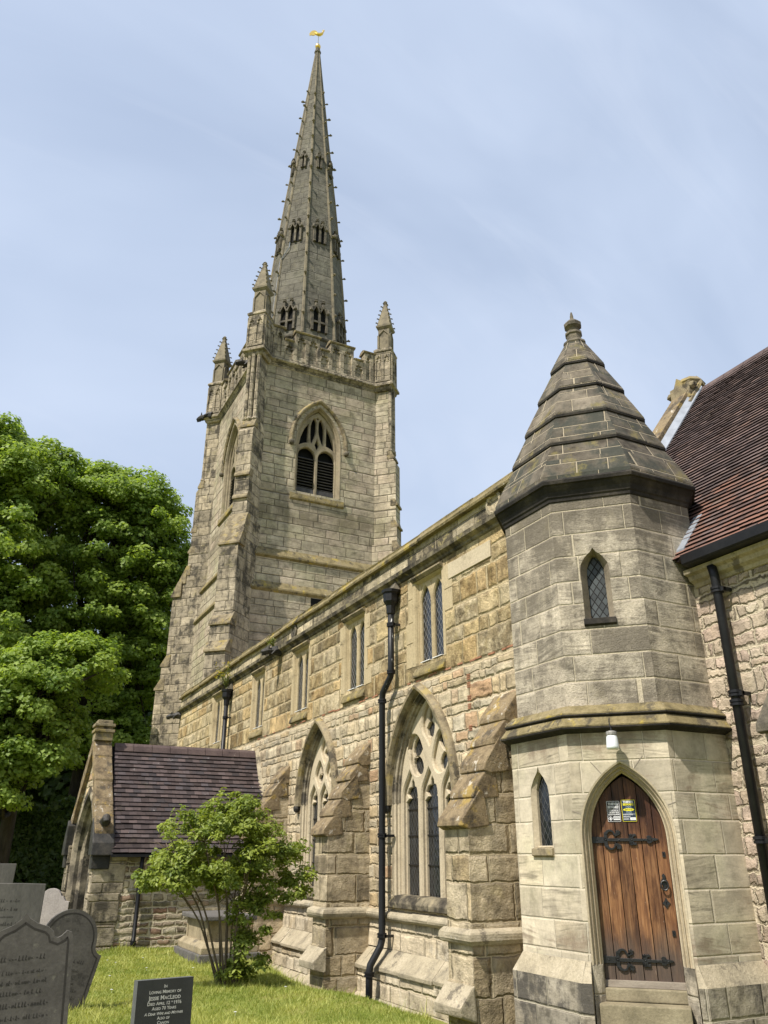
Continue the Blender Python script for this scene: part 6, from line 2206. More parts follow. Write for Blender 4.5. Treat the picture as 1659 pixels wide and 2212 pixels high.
# big quoins at the south-east corner, each its own height and face
qn = MB()
z = -2.3
for h, x1, x0, yy in ((0.62, 3.26, XP - 0.08, -0.06), (0.38, 3.32, XP - 0.05, -0.05), (0.58, 3.36, XP - 0.02, -0.03), (0.55, 3.40, XP - 0.01, -0.02), (0.38, 3.42, XP - 0.0, -0.02)):
    qn.box(x0, x1, YE + yy, YE + 0.4, z + 0.008, z + h - 0.008)
    z += h
qn.build('quoin_stones', M['tower_dark'], porch, bevel=0.02, wob=0.012)
qn = MB()
z = -2.3
for h in (0.6, 0.45, 0.5, 0.55, 0.4):
    qn.box(xf(YW2) - 0.05, xf(YW2) + 0.5, YW2 - 0.4, YW2 + 0.05, z + 0.008, z + h - 0.008)
    z += h
qn.build('quoin_stones', M['tower_dark'], porch, bevel=0.02, wob=0.012)
for s in (1, -1):
    kn = MB()
    XP = xf(YR - s * hwP) - 0.04
    ye = YR - s * (hwP + 0.04)
    kn.prism([(XP - 0.10, ye - s * 0.10, -0.02), (XP - 0.10, ye + s * 0.35, -0.02), (XP - 0.10, ye + s * 0.40, 0.60), (XP - 0.10, ye + s * 0.28, 0.72), (XP - 0.10, ye - s * 0.06, 0.22)],
             [(XP + 0.34, ye - s * 0.10, -0.02), (XP + 0.34, ye + s * 0.35, -0.02), (XP + 0.34, ye + s * 0.40, 0.60), (XP + 0.34, ye + s * 0.28, 0.72), (XP + 0.34, ye - s * 0.06, 0.22)])
    kn.tube([(XP + 0.12, ye + s * 0.1, 0.62), (XP + 0.12, ye - s * 0.02, 0.70), (XP + 0.12, ye - s * 0.08, 0.62)], [0.12, 0.09, 0.05], 8)
    kn.box(XP - 0.06, XP + 0.3, min(ye, ye + s * 0.3), max(ye, ye + s * 0.3), -0.28, -0.02)
    kn.build('kneeler', M['beast'], porch, bevel=0.02)
XP = 2.75
gc = MB()
for s in (1, -1):
    n = 4
    for k in range(n):
        t0, t1 = 0.0 + k / n, (k + 1) / n
        ya, za = YR - s * (hwP - 0.02) * (1 - t0), 0.32 + (2.42 - 0.32) * t0
        yb, zb = YR - s * (hwP - 0.02) * (1 - t1), 0.32 + (2.42 - 0.32) * t1
        j = random.uniform(-0.012, 0.012)
        q = [(ya - s * j, za + 0.14 + 0.012), (yb - s * j, zb + 0.14 - 0.012), (yb, zb - 0.2), (ya, za - 0.2)]
        gc.prism([(xf(a) - 0.10, a, b) for a, b in q], [(xf(a) + 0.28, a, b) for a, b in q])
gc.build('gable_coping', M['slab'], porch, bevel=0.02, wob=0.006)
ap_ = MB()
for z0, z1, ex in ((2.38, 2.56, 0.0), (2.56, 2.63, 0.03), (2.63, 2.69, -0.02), (2.69, 2.76, 0.03), (2.76, 2.84, -0.03)):
    ap_.box(xf(YR) - 0.10 - ex, xf(YR) + 0.29 + ex, YR - 0.2 - ex, YR + 0.2 + ex, z0, z1 - 0.003)
ap_.build('apex_stone', M['hood'], porch, bevel=0.012)
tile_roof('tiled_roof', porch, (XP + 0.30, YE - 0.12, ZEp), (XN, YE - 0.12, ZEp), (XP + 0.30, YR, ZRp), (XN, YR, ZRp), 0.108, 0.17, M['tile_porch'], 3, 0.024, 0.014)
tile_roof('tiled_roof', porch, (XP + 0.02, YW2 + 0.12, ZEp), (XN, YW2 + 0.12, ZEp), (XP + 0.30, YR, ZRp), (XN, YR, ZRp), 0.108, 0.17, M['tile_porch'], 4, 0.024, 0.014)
ub = MB()
ub.prism([(XP + 0.2, YE - 0.11, ZEp - 0.02), (XP + 0.2, YR, ZRp - 0.02), (XP + 0.2, YW2 + 0.11, ZEp - 0.02)], [(XN, YE - 0.11, ZEp - 0.02), (XN, YR, ZRp - 0.02), (XN, YW2 + 0.11, ZEp - 0.02)])
ub.build('roof_slope', M['dark'], porch)
rg = MB()
x = XP + 0.30
while x < XN - 0.1:
    x2 = min(XN, x + 0.42)
    sec = [(YR - 0.14, ZRp - 0.12), (YR - 0.10, ZRp - 0.0), (YR - 0.05, ZRp + 0.06), (YR + 0.05, ZRp + 0.06), (YR + 0.10, ZRp), (YR + 0.14, ZRp - 0.12)]
    rg.prism([(x + 0.006, a, b) for a, b in sec], [(x2 - 0.006, a, b) for a, b in sec])
    x = x2
rg.build('ridge_tiles', M['ridge'], porch)
vm = MB()
vm.prism([(XN - 0.09, YE - 0.02, ZEp + 0.10), (XN - 0.09, YR - 0.06, ZRp + 0.05), (XN + 0.0, YR - 0.06, ZRp + 0.12), (XN + 0.0, YE - 0.02, ZEp + 0.16)], [(XN - 0.08, YE + 0.03, ZEp + 0.10), (XN - 0.08, YR - 0.02, ZRp + 0.05), (XN + 0.0, YR - 0.02, ZRp + 0.12), (XN + 0.0, YE + 0.03, ZEp + 0.16)])
vm.build('mortar_fillet', M['roll'], porch)
gt = MB()
gt.box(XP + 0.3, XN, YE - 0.24, YE - 0.13, -0.05, 0.005)
gt.build('gutter', M['pipe'], porch)
downpipe(porch, 'downpipe', [(3.70, YE - 0.12, -0.05), (3.70, YE - 0.08, -0.3), (3.70, YE - 0.08, -1.72), (3.66, YE - 0.2, -1.80)], 0.042, [(3.70, YE - 0.08, -1.66)], M['pipe'])
# ------------------------------------------------------------------ vegetation
def leaf_cloud(name, C, Nn, size, mat, parent=None, rnd=None, aspect=0.7, fold=0.25, seed=1, kind=None):
    """each leaf is two triangles folded along the midrib"""
    g = np.random.default_rng(seed)
    n = len(C)
    Nn = Nn / np.maximum(np.linalg.norm(Nn, axis=1), 1e-6)[:, None]
    r = g.normal(size=(n, 3))
    T = r - (r * Nn).sum(1)[:, None] * Nn
    T /= np.maximum(np.linalg.norm(T, axis=1), 1e-6)[:, None]
    B = np.cross(Nn, T)
    s = np.asarray(size)
    if s.ndim == 0:
        s = np.full(n, float(s))
    s = (s * g.uniform(0.7, 1.3, n))[:, None]
    v = np.stack([C - T * s, C + B * s * aspect + Nn * s * fold, C + T * s, C - B * s * aspect + Nn * s * fold], 1)
    V = v.reshape(-1, 3)
    org = np.array(worldloc(parent)) if parent is not None else np.zeros(3)
    V = V - org
    idx = np.arange(n * 4).reshape(n, 4)
    F = np.concatenate([idx[:, [0, 1, 2]], idx[:, [0, 2, 3]]], 1).reshape(-1, 3)
    me = bpy.data.meshes.new(name)
    me.vertices.add(len(V))
    me.vertices.foreach_set('co', V.astype(np.float32).ravel())
    me.loops.add(F.size)
    me.loops.foreach_set('vertex_index', F.astype(np.int32).ravel())
    me.polygons.add(len(F))
    me.polygons.foreach_set('loop_start', np.arange(0, F.size, 3, dtype=np.int32))
    me.polygons.foreach_set('loop_total', np.full(len(F), 3, dtype=np.int32))
    me.materials.append(mat)
    if rnd is None:
        rnd = g.uniform(0, 1, n)
    at = me.attributes.new('rnd', 'FLOAT', 'FACE')
    at.data.foreach_set('value', np.repeat(np.clip(rnd, 0, 1), 2).astype(np.float32))
    me.update(calc_edges=True)
    o = bpy.data.objects.new(name, me)
    COL.objects.link(o)
    if parent is not None:
        o.parent = parent
    if kind:
        o['kind'] = kind
    return o


def unit(g, n):
    v = g.normal(size=(n, 3))
    return v / np.linalg.norm(v, axis=1)[:, None]


def tree(loc, lobes, n_clump, per, clump_r, leaf, label, mat, trunk_r, limbs, seed, group, cat='tree', inner=0.35, zflat=0.6):
    g = np.random.default_rng(seed)
    o = empty('leafy_tree' if mat == 'leaf_lime' else 'dark_tree', loc, label, cat, group)
    vol = np.array([(a * b * c) ** (2 / 3) for _, (a, b, c) in lobes])
    cnt = np.maximum(3, (n_clump * vol / vol.sum()).astype(int))
    CC, NN, RR = [], [], []
    for (c, rad), k in zip(lobes, cnt):
        c = np.array(c)
        rad = np.array(rad)
        d = unit(g, k)
        d[:, 2] = np.where(d[:, 2] < -0.45, -d[:, 2], d[:, 2])
        rr = np.where(g.uniform(size=k) < inner, g.uniform(0.3, 0.8, k), g.uniform(0.70, 1.10, k))
        cen = c + d * rad * rr[:, None]
        cr = clump_r * g.uniform(0.45, 1.5, k)
        tone = g.uniform(0, 1, k)
        for i in range(k):
            m = int(per * (cr[i] / clump_r) ** 2)
            q = unit(g, m) * (g.uniform(0.25, 1, m) ** 0.6)[:, None]
            q[:, 2] *= zflat
            q[:, 2] -= 0.15 * (q[:, 0] ** 2 + q[:, 1] ** 2)      # drooping sprays
            CC.append(cen[i] + q * cr[i])
            nn = q * 0.9 + d[i] * 0.35 + np.array([-0.1, -0.1, 0.75]) + g.normal(size=(m, 3)) * 0.42
            NN.append(nn)
            RR.append(np.clip(tone[i] * 0.5 + 0.5 * g.uniform(0, 1, m), 0, 1))
    leaf_cloud('crown', np.concatenate(CC), np.concatenate(NN), leaf, M[mat], o, np.concatenate(RR), 0.75, 0.22, seed + 5)
    t = MB()
    base = Vector(loc)
    for path, r0, r1 in limbs:
        n = len(path)
        t.tube([Vector(p) for p in smooth_loop(path, 4, False)], [r0 + (r1 - r0) * i / max(1, (n - 1) * 4) for i in range((n - 1) * 4 + 1)], 9)
    for c, rad in lobes:
        for _ in range(7):
            e = np.array(c) + unit(g, 1)[0] * np.array(rad) * 0.8
            s = limbs[int(g.integers(len(limbs)))][0]
            p0 = Vector(s[int(g.integers(1, len(s)))])
            mid = p0.lerp(Vector(e), 0.5) + Vector((0, 0, -0.5))
            t.tube([p0, mid, Vector(e)], [0.11, 0.07, 0.02], 6)
    t.build('trunk', M['bark'], o, smooth=True)
    return o


# two big limes behind the porch and their low sunlit boughs
zg = -1.9
tree((-1.5, 42.5, zg), [((-1.6, 42, 15.0), (4.6, 4.4, 5.2)), ((-0.6, 41.5, 9.6), (3.6, 3.6, 4.0)), ((-3.5, 41.5, 8.5), (4.0, 4.0, 4.5)), ((0.9, 42, 17.0), (2.6, 2.6, 3.0)), ((-1.4, 42.5, 19.5), (2.3, 2.3, 1.6))],
     1150, 120, 0.62, 0.108, 'tall sunlit bright green leafy tree at the left edge of the photo', 'leaf_lime', 0.5,
     [([(-1.5, 42.5, zg), (-1.3, 42.5, 4), (-1.5, 42.4, 9), (-1.4, 42.3, 15)], 0.48, 0.10), ([(-1.3, 42.5, 4), (0.6, 42, 9), (1.2, 42, 14)], 0.28, 0.06), ([(-1.4, 42.4, 6), (-3.2, 42, 10), (-4.0, 42, 14)], 0.26, 0.06)], 21, 'leafy trees behind the porch', inner=0.3)
tree((5.2, 43.5, zg), [((5.3, 43, 15.2), (4.0, 3.8, 4.6)), ((7.3, 43, 12.6), (2.6, 3.0, 3.4)), ((4.6, 42.5, 10.2), (3.8, 3.4, 3.6)), ((4.1, 43.5, 18.4), (2.1, 2.1, 1.9)), ((6.9, 43, 16.6), (2.0, 2.2, 2.0)), ((9.0, 43.0, 14.4), (1.5, 1.8, 1.5)), ((7.0, 43.0, 8.2), (2.6, 2.4, 3.0)), ((6.6, 42.5, 4.9), (2.4, 2.2, 1.9))],
     1150, 120, 0.60, 0.105, 'broad green leafy tree whose crown meets the tower side', 'leaf_lime', 0.5,
     [([(5.2, 43.5, zg), (5.3, 43.5, 5), (5.6, 43.3, 10), (5.4, 43.2, 16)], 0.45, 0.10), ([(5.3, 43.4, 5.5), (4.4, 43, 10), (3.6, 43, 15)], 0.25, 0.06), ([(5.5, 43.4, 6.5), (7.2, 43, 10), (8.0, 43, 13.5)], 0.26, 0.05)], 33, 'leafy trees behind the porch', inner=0.3)
tree((1.9, 36.0, zg), [((1.6, 35.2, 6.0), (2.3, 2.2, 2.2)), ((3.4, 35.0, 6.9), (1.9, 1.9, 1.5)), ((0.2, 35.2, 4.6), (1.9, 1.9, 1.9)), ((2.9, 35.4, 4.5), (1.5, 1.5, 1.3)), ((-1.6, 35.4, 5.4), (2.0, 2.0, 2.4)), ((0.6, 34.6, 3.1), (2.2, 1.8, 1.1)), ((2.0, 34.6, 3.2), (1.6, 1.5, 0.9)), ((-0.8, 34.6, 2.9), (1.8, 1.6, 1.3)), ((0.5, 34.3, 1.9), (1.5, 1.3, 0.7))],
     680, 115, 0.50, 0.09, 'smaller bright green leafy tree with low boughs, in front of the two tall leafy trees', 'leaf_lime', 0.3,
     [([(1.9, 36.0, zg), (2.0, 36.0, 1.5), (1.9, 35.8, 4.0), (1.8, 35.6, 6.5)], 0.34, 0.08), ([(2.0, 36, 2.5), (3.0, 35.6, 4.6), (3.6, 35.4, 6.4)], 0.18, 0.04), ([(1.95, 36, 2.0), (0.5, 35.8, 3.4), (-1.2, 35.6, 5.0)], 0.18, 0.04)], 47, 'leafy trees behind the porch', inner=0.25)
# shaded trees and a yew hedge closing the view
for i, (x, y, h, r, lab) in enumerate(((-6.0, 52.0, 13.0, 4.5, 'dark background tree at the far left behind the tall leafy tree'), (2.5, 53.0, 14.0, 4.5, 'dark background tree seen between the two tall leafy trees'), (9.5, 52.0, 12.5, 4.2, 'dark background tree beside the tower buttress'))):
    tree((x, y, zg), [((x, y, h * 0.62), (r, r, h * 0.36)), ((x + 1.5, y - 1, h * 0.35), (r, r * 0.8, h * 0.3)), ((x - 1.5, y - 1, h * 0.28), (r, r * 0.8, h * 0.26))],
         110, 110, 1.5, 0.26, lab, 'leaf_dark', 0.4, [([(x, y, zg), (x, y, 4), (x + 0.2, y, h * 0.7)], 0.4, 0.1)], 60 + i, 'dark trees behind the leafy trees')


def hedge(name, x0, x1, y, z0, z1, th, n, label, seed):
    g = np.random.default_rng(seed)
    o = empty(name, ((x0 + x1) / 2, y, z0), label, 'hedge')
    u = g.uniform(0, 1, n)
    X = x0 + (x1 - x0) * u
    top = z1 + 0.5 * np.sin(X * 1.3 + seed) + 0.3 * np.sin(X * 3.1)
    v = g.uniform(0, 1, n) ** 0.8
    Z = z0 + (top - z0) * v
    Yf = y - th * np.sqrt(np.maximum(0, 1 - (v * 0.95) ** 4)) * g.uniform(0.82, 1.03, n) + 0.25 * np.sin(X * 2.1 + Z * 1.7)
    tp = g.uniform(size=n) < 0.2
    Z = np.where(tp, top + g.uniform(-0.2, 0.15, n), Z)
    Yf = np.where(tp, y + g.uniform(-th, th, n), Yf)
    C = np.stack([X, Yf, Z], 1)
    N_ = np.stack([g.normal(size=n) * 0.5, -0.7 + g.normal(size=n) * 0.5, 0.45 + g.normal(size=n) * 0.5], 1)
    leaf_cloud('foliage', C, N_, 0.14, M['leaf_dark'], o, None, 0.55, 0.2, seed)
    b = MB()
    k = max(3, int((x1 - x0) / 0.9))
    for i in range(k):
        xx = x0 + (x1 - x0) * (i + 0.5) / k
        b.tube([(xx, y, z0 - 0.2), (xx + 0.1, y - 0.1, (z0 + z1) / 2), (xx, y, z1 - 0.3)], [0.07, 0.05, 0.02], 6)
    b.build('stems', M['bark'], o)
    c = MB()
    c.box(x0 + 0.2, x1 - 0.2, y - th * 0.55, y + th * 0.5, z0 - 0.2, z1 - 0.55)
    c.build('inner_twigs', M['bark'], o)


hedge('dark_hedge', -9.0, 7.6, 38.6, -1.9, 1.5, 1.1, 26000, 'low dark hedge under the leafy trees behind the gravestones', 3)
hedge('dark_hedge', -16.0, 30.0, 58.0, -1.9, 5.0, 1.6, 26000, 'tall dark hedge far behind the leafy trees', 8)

# the shrub on the lawn
SB = Vector((3.72, 11.95, float(ground_h(3.72, 11.95))))
shrub = empty('garden_shrub', SB, 'rounded multi-stemmed green shrub on the lawn in front of the nave', 'shrub')
g = np.random.default_rng(77)
tips = []
st = MB()
for i in range(13):
    a = 2 * math.pi * i / 13 + g.uniform(-0.2, 0.2)
    b0 = SB + Vector((0.16 * math.cos(a) * g.uniform(0.3, 1), 0.16 * math.sin(a) * g.uniform(0.3, 1), -0.05))
    spread = g.uniform(0.15, 0.75)
    if i in (5, 6, 7):
        spread = 0.95
    top = SB + Vector((-0.12 + spread * math.cos(a), spread * math.sin(a) * 0.9, g.uniform(1.3, 2.05)))
    mid = b0.lerp(top, 0.5) + Vector((-0.10 * math.cos(a), -0.10 * math.sin(a), 0.08))
    r0 = g.uniform(0.010, 0.018)
    pth = smooth_loop([tuple(b0), tuple(b0.lerp(mid, 0.5)), tuple(mid), tuple(mid.lerp(top, 0.55) + Vector((g.uniform(-.04, .04), g.uniform(-.04, .04), 0))), tuple(top)], 3, False)
    st.tube(pth, [r0 * (1 - 0.65 * k / (len(pth) - 1)) for k in range(len(pth))], 6)
    for q in range(6):
        p0 = mid.lerp(top, g.uniform(0.0, 0.95))
        dirr = Vector((p0.x - SB.x + g.normal() * 0.5, p0.y - SB.y + g.normal() * 0.5, g.uniform(0.1, 0.9))).normalized()
        e = p0 + dirr * g.uniform(0.25, 0.6)
        st.tube([p0, p0.lerp(e, 0.5) + Vector((0, 0, 0.03)), e], [0.007, 0.005, 0.002], 4)
        tips.append(e)
st.build('stems', M['stem'], shrub, smooth=True)
CC, NN, RR = [], [], []
lob = [((-0.20, 0.0, 1.68), (0.90, 0.82, 0.64), 115), ((-0.72, 0.0, 1.42), (0.60, 0.55, 0.34), 40), ((0.52, -0.05, 1.48), (0.56, 0.55, 0.42), 42), ((0.86, -0.1, 1.18), (0.36, 0.4, 0.24), 18), ((-0.1, 0.0, 2.10), (0.50, 0.5, 0.36), 32), ((-0.3, -0.15, 1.25), (0.5, 0.5, 0.25), 20), ((0.26, -0.1, 0.86), (0.34, 0.34, 0.34), 20), ((0.22, -0.12, 0.42), (0.22, 0.24, 0.3), 14), ((0.14, -0.12, 0.14), (0.22, 0.2, 0.16), 9), ((-0.95, 0.05, 1.32), (0.3, 0.3, 0.18), 10)]
for c, rad, k in lob:
    d = unit(g, k)
    d[:, 2] = np.where(d[:, 2] < -0.6, -d[:, 2], d[:, 2])
    cen = np.array(SB) + np.array(c) + d * np.array(rad) * g.uniform(0.55, 1.08, k)[:, None]
    for i in range(k):
        m = int(g.uniform(50, 105))
        R = g.uniform(0.10, 0.19)
        q = unit(g, m) * (g.uniform(0, 1, m) ** 0.5)[:, None]
        q[:, 2] = q[:, 2] * 0.6 - 0.25 * (q[:, 0] ** 2 + q[:, 1] ** 2)
        CC.append(cen[i] + q * R)
        NN.append(q * 0.5 + d[i] * 0.3 + np.array([-0.1, -0.1, 0.8]) + g.normal(size=(m, 3)) * 0.45)
        RR.append(np.clip(g.uniform(0, 1) * 0.5 + 0.5 * g.uniform(0, 1, m), 0, 1))
leaf_cloud('foliage', np.concatenate(CC), np.concatenate(NN), 0.034, M['leaf_shrub'], shrub, np.concatenate(RR), 0.5, 0.2, 5)

# grass: blades over the part of the lawn the photograph shows
def grass():
    g = np.random.default_rng(5)
    n = 190000
    Y = 6.0 + 14.0 * g.uniform(0, 1, n) ** 1.35
    X = g.uniform(0.3, 6.3, n)
    keep = (X < 6.0 + 0.25 * np.sin(Y * 3)) & (X > Y * 0.10 - 0.2)
    tn = TX - X
    keep &= ~((np.abs(X - TX) < 1.55) & (np.abs(Y - TY) < 1.55))
    X, Y = X[keep], Y[keep]
    n = len(X)
    patch = 0.5 + 0.22 * np.sin(X * 2.1 + 1.0 + np.sin(Y)) * np.sin(Y * 1.6) + 0.2 * np.sin(X * 5.3 + Y * 3.1 + 2 * np.sin(Y * 2.2)) + 0.2 * np.sin(X * 9.1 - Y * 6.3) * np.sin(X * 3.7 + Y * 4.4)
    Hh = (0.022 + 0.024 * g.uniform(0, 1, n)) * (0.7 + 0.6 * patch)
    edge = sstep(X, 4.7, 5.4)
    Hh = Hh * (1 + 1.6 * edge * g.uniform(0, 1, n)) * (1 + 1.5 * (g.uniform(0, 1, n) < 0.04))
    for hx, hy in ((0.74, 7.55), (1.32, 10.85), (1.94, 7.95), (3.72, 11.95), (4.3, 15.6), (3.3, 18.3)):
        Hh = Hh * (1 + 1.5 * np.exp(-((X - hx) ** 2 + (Y - hy) ** 2) / 0.12))
    Z = ground_h(X, Y) - 0.004
    a = g.uniform(0, 2 * math.pi, n)
    w = g.uniform(0.0025, 0.0055, n) * (1 + 0.10 * (Y - 7))
    le = g.normal(size=(n, 2)) * 0.55
    P = np.stack([X, Y, Z], 1)
    dx = np.stack([np.cos(a) * w, np.sin(a) * w, np.zeros(n)], 1)
    tip = P + np.stack([le[:, 0] * Hh, le[:, 1] * Hh, Hh], 1)
    V = np.stack([P - dx, P + dx, tip], 1).reshape(-1, 3)
    F = np.arange(n * 3)
    me = bpy.data.meshes.new('grass')
    me.vertices.add(len(V))
    me.vertices.foreach_set('co', V.astype(np.float32).ravel())
    me.loops.add(len(F))
    me.loops.foreach_set('vertex_index', F.astype(np.int32))
    me.polygons.add(n)
    me.polygons.foreach_set('loop_start', np.arange(0, 3 * n, 3, dtype=np.int32))
    me.polygons.foreach_set('loop_total', np.full(n, 3, dtype=np.int32))
    me.materials.append(M['blade'])
    at = me.attributes.new('rnd', 'FLOAT', 'FACE')
    at.data.foreach_set('value', np.clip(patch * 0.85 + g.uniform(-0.3, 0.4, n), 0, 1).astype(np.float32))
    me.update(calc_edges=True)
    o = bpy.data.objects.new('grass', me)
    COL.objects.link(o)
    o['label'] = 'short mown grass of the churchyard lawn'
    o['category'] = 'grass'
    o['kind'] = 'stuff'


grass()

# a few daisies in the lawn
gd = np.random.default_rng(12)
d0 = MB()
d0.lathe((0, 0, 0.035), [(0.003, 0.0), (0.016, 0.004), (0.018, 0.008), (0.006, 0.010)], 8)
d0.tube([(0, 0, 0), (0.003, 0, 0.036)], 0.0025, 4)
first = None
for dx_, dy_ in [(2.2, 15.2), (2.9, 16.4), (3.2, 14.6), (2.5, 13.8), (3.6, 16.8), (3.0, 12.6), (2.2, 11.9), (2.7, 10.4), (4.2, 11.0), (3.1, 9.6), (2.9, 15.6), (3.9, 14.4)]:
    p = Vector((dx_, dy_, float(ground_h(dx_, dy_))))
    if first is None:
        first = d0.build('daisy', M['white_paint'], None)
        c0 = first.location.copy()
        d = first
    else:
        d = first.copy()
        COL.objects.link(d)
    d.location = c0 + p
    tag(d, 'tiny white daisy open in the short grass of the lawn', 'flower', 'daisies scattered over the lawn')

# weeds rooted in the parapet gutter above the far hopper, and below the gargoyle
def weed(loc, label, n, h, spread, flowers, seed):
    g = np.random.default_rng(seed)
    o = empty('wild_plant', loc, label, 'plant')
    m = MB()
    C, N_ = [], []
    fl = MB()
    for i in range(n):
        a = g.uniform(0, 2 * math.pi)
        e = Vector(loc) + Vector((math.cos(a) * spread * g.uniform(0.2, 1) - 0.1, math.sin(a) * spread * g.uniform(0.2, 1), h * g.uniform(0.3, 1)))
        p0 = Vector(loc)
        mid = p0.lerp(e, 0.5) + Vector((0, 0, 0.06))
        m.tube([p0, mid, e], [0.006, 0.004, 0.003], 4)
        for t in np.linspace(0.15, 1, 9):
            q = p0.lerp(mid, t * 2) if t < 0.5 else mid.lerp(e, t * 2 - 1)
            C.append(np.array(q) + g.normal(size=3) * 0.025)
            N_.append(g.normal(size=3) + np.array([-0.3, -0.3, 0.5]))
        if flowers:
            for _ in range(3):
                c = e + Vector(tuple(g.normal(size=3) * 0.03))
                fl.lathe(c, [(0.004, 0), (0.018, 0.006), (0.004, 0.014)], 5)
    m.build('stem', M['weed'], o)
    leaf_cloud('leaves', np.array(C), np.array(N_), 0.03, M['weed'], o, None, 0.45, 0.2, seed)
    if flowers:
        fl.build('flowers', M['yellow_flower'], o)


weed((XN - 0.16, 22.35, 4.38), 'yellow-flowered wild plant growing above the far hopper on the nave wall', 22, 0.75, 0.35, True, 4)
weed((XN - 0.12, 18.55, 4.72), 'small weed growing beside the dark gargoyle on the nave parapet', 9, 0.25, 0.15, False, 6)

# ------------------------------------------------------------------ gravestones and tomb
def headstone(name, outline, c, yaw, lean_side, lean_back, th, mat, label, inscribed=0, seed=0, sink=0.25, border=False, edge_mat=None):
    """upright slab: outline in (u, v) from ground level, v up; faces east, turned by yaw"""
    gz = float(ground_h(c[0], c[1]))
    o = empty(name, (c[0], c[1], gz), label, 'gravestone', None)
    fwd = Vector((math.sin(yaw), -math.cos(yaw), 0))
    ux = Vector((0, 0, 1)).cross(fwd)
    up = Vector((0, 0, 1)) + ux * lean_side - fwd * lean_back
    up.normalize()
    ux = (ux - up * ux.dot(up)).normalized()
    fw = ux.cross(up)
    O = Vector((c[0], c[1], gz))
    f = Frame(O, fw)
    f.u, f.v, f.n = ux, up, fw
    m = MB()
    pts = ccw(outline)
    m.prism([f(u, v, 0) for u, v in pts][::1], [f(u, v, -th) for u, v in pts])
    if edge_mat:
        m.mi = [0 if i == 0 else (0 if i == 1 else 1) for i in range(len(m.f))]
        m.build('slab', [M[mat], M[edge_mat]], o, bevel=0.0)
    else:
        m.build('slab', M[mat], o, bevel=0.008)
    if border:
        b = MB()
        inn = offset_poly(pts, 0.035)
        inn2 = offset_poly(pts, 0.05)
        for i in range(len(inn)):
            k = (i + 1) % len(inn)
            b.face([f(*inn[i], 0.0015), f(*inn[k], 0.0015), f(*inn2[k], 0.0015), f(*inn2[i], 0.0015)])
        b.build('incised_border', M['incised'], o, recalc=False)
    if inscribed:
        g = random.Random(seed)
        s = MB()
        umin, umax = min(p[0] for p in pts), max(p[0] for p in pts)
        hw_ = (umax - umin) / 2 - 0.12
        uc = (umin + umax) / 2
        v = inscribed
        big = True
        while v > 0.12:
            size = g.choice((0.02, 0.024, 0.03)) if not big else 0.034
            half = hw_ * g.uniform(0.5, 1.0)
            u = uc - half
            while u < uc + half:
                k = g.choice((0, 0, 1, 2))
                w = size * g.uniform(0.35, 0.6)
                t = size * 0.16
                if k == 0:
                    s.face([f(u, v, 0.002), f(u + t, v, 0.002), f(u + t + size * 0.2, v + size, 0.002), f(u + size * 0.2, v + size, 0.002)])
                    s.face([f(u, v, 0.002), f(u + w, v, 0.002), f(u + w, v + t, 0.002), f(u, v + t, 0.002)])
                elif k == 1:
                    s.face([f(u, v, 0.002), f(u + t, v, 0.002), f(u + t + size * 0.15, v + size * 0.6, 0.002), f(u + size * 0.15, v + size * 0.6, 0.002)])
                    s.face([f(u + w * 0.6, v, 0.002), f(u + w * 0.6 + t, v, 0.002), f(u + w * 0.6 + t + size * 0.15, v + size * 0.6, 0.002), f(u + w * 0.6 + size * 0.15, v + size * 0.6, 0.002)])
                else:
                    s.face([f(u, v + size * 0.25, 0.002), f(u + w * 0.8, v + size * 0.25, 0.002), f(u + w * 0.8, v + size * 0.25 + t, 0.002), f(u, v + size * 0.25 + t, 0.002)])
                u += w + size * (0.18 if g.random() < 0.8 else 0.6)
            v -= size * 1.2 + g.uniform(0.03, 0.06)
            big = g.random() < 0.3
        s.build('worn_inscription', M['incised'], o, recalc=False)
    return o, f


def arcpts(cu, cv, r, a0, a1, n=10):
    return [(cu + r * math.cos(R_(a0 + (a1 - a0) * k / n)), cv + r * math.sin(R_(a0 + (a1 - a0) * k / n))) for k in range(n + 1)]


# near slate with an ogee top
half = [(0.37, -0.4), (0.37, 0.95), (0.35, 1.005), (0.315, 1.02), (0.275, 0.985), (0.25, 0.975), (0.225, 0.985), (0.215, 1.02), (0.17, 1.06), (0.09, 1.09), (0.03, 1.13), (0.0, 1.17)]
og = half + [(-u, v) for u, v in half[:-1]][::-1]
headstone('slate_headstone', og, (0.74, 7.55), R_(-6), -0.06, 0.03, 0.075, 'slate', 'large dark slate headstone with an ogee top, nearest in the bottom left corner', 0.84, 3, border=True, edge_mat='slate_pale')  # paler edge colour stands in for sun on the rim
rt = [(0.37, -0.4), (0.41, 0.62)] + arcpts(0.41, 0.72, 0.10, 270, 180, 5)[1:] + [(0.31, 0.76)] + arcpts(0.0, 0.72, 0.31, 8, 172, 14) + [(-0.31, 0.76)] + arcpts(-0.41, 0.72, 0.10, 0, -90, 5) + [(-0.37, -0.4)]
headstone('slate_headstone', rt, (1.32, 10.85), R_(4), 0.22, 0.03, 0.06, 'slate', 'round-shouldered slate headstone leaning to the right, behind the ogee headstone', 0.5, 5, border=True, edge_mat='slate_pale')  # rim coloured paler here too, as if sunlit
headstone('slate_headstone', [(-0.5, -0.4), (0.5, -0.4), (0.5, 1.29), (0.25, 1.295), (-0.25, 1.295), (-0.5, 1.29)], (0.60, 10.8), R_(3), 0.02, 0.02, 0.08, 'slate_pale', 'tall grey flat-topped slate headstone standing upright at the left', 1.1, 8)
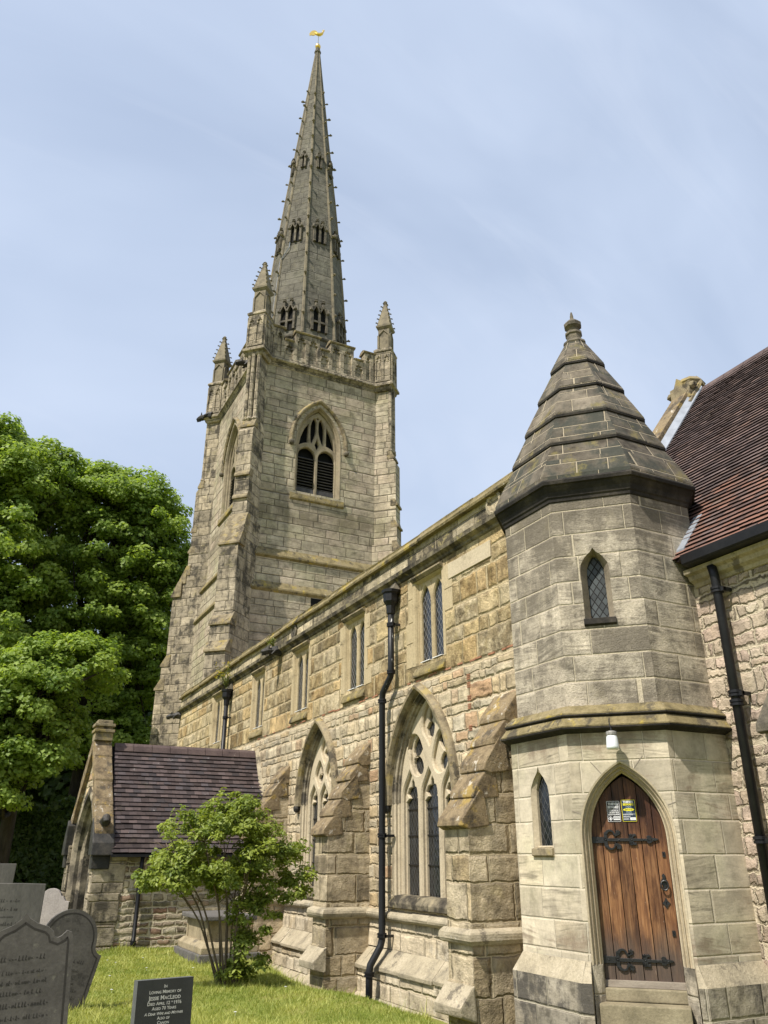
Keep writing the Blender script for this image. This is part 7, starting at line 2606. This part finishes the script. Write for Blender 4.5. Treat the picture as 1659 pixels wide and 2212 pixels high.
headstone('rounded_headstone', [(-0.29, -0.4), (0.29, -0.4), (0.29, 1.02)] + arcpts(0, 1.05, 0.25, 0, 180, 14) + [(-0.29, 1.02)], (1.55, 18.8), R_(2), 0.0, 0.02, 0.09, 'slate_pale', 'half-hidden round-topped headstone showing above the flat-topped slate', 0, 9)
headstone('pale_headstone', [(-0.38, -0.4), (0.38, -0.4), (0.38, 0.88), (0.30, 0.90), (0.25, 0.97)] + arcpts(0.0, 0.92, 0.22, 20, 160, 10) + [(-0.25, 0.97), (-0.30, 0.90), (-0.38, 0.88)], (2.16, 19.6), R_(-24), 0.0, 0.02, 0.1, 'headstone_pale', 'small pale grey headstone with shoulders beside the porch corner', 0, 10)
headstone('slate_headstone', [(-0.45, -0.4), (0.45, -0.4), (0.47, 1.52), (-0.47, 1.50)], (0.52, 14.5), R_(2), 0.03, 0.02, 0.08, 'slate_pale', 'slate headstone cut off by the left edge of the photo', 0, 11)
# modern dark memorial with lettering
mo, fm = headstone('memorial_stone', [(-0.25, -0.5), (0.25, -0.5), (0.25, 0.635), (-0.25, 0.635)], (1.935, 7.95), R_(6), 0.0, 0.05, 0.10, 'granite', 'dark polished rectangular memorial stone with white lettering, on the front lawn', 0, 0, edge_mat='granite_edge')
LT = 0.635
text_mesh('lettering', [('In', 0, LT - 0.066, 0.036, 1.0, True, 0), ('Loving Memory of', 0.0, LT - 0.107, 0.036, 1.0, True, 0.0), ('Jessie MacLeod', 0, LT - 0.154, 0.046, 1.0, True, 0),
                        ('Died April 12   1976', 0.0, LT - 0.193, 0.036, 1.0, True, 0), ('th', 0.068, LT - 0.180, 0.018, 1.0, True, 0), ('Aged 70 Years', 0.0, LT - 0.229, 0.035, 1.0, True, 0), ('A Dear Wife and Mother', 0.0, LT - 0.266, 0.031, 1.0, True, 0.25),
                        ('Also of', 0.0, LT - 0.300, 0.033, 1.0, True, 0), ('Canon', 0.0, LT - 0.334, 0.034, 1.0, True, 0), ('Donald Norman', 0.0, LT - 0.380, 0.046, 1.0, True, 0)], fm, M['letter'], mo, 0.0025)

# chest tomb against the gully, half hidden by the shrub
tz = float(ground_h(4.8, 16.2))
tomb = empty('chest_tomb', (4.85, 16.4, tz), 'low sandstone chest tomb with dark ledger slab, half hidden behind the shrub', 'tomb')
m = MB()
m.box(4.28, 5.42, 15.5, 17.35, -2.1, -1.62)
m.build('base_step', M['tomb_dark'], tomb, bevel=0.02)
m = MB()
m.loft(lambda o: [(4.36 - o, 15.6 - o), (5.34 + o, 15.6 - o), (5.34 + o, 17.25 + o), (4.36 - o, 17.25 + o)], [(0.03, -1.62), (0.03, -1.52), (-0.06, -1.44), (-0.08, -1.44)], True, True)
m.build('plinth', M['tomb'], tomb, bevel=0.01)
m = MB()
m.box(4.47, 5.23, 15.72, 17.13, -1.45, -1.10)
for xx in (4.45, 5.17):
    for yy in (15.70, 17.07):
        m.box(xx, xx + 0.09, yy, yy + 0.09, -1.45, -1.10)
m.build('chest', M['tomb'], tomb, bevel=0.008)
m = MB()
m.box(4.36, 5.34, 15.58, 17.27, -1.10, -1.02)
m.build('ledger_slab', M['tomb_dark'], tomb, bevel=0.02)
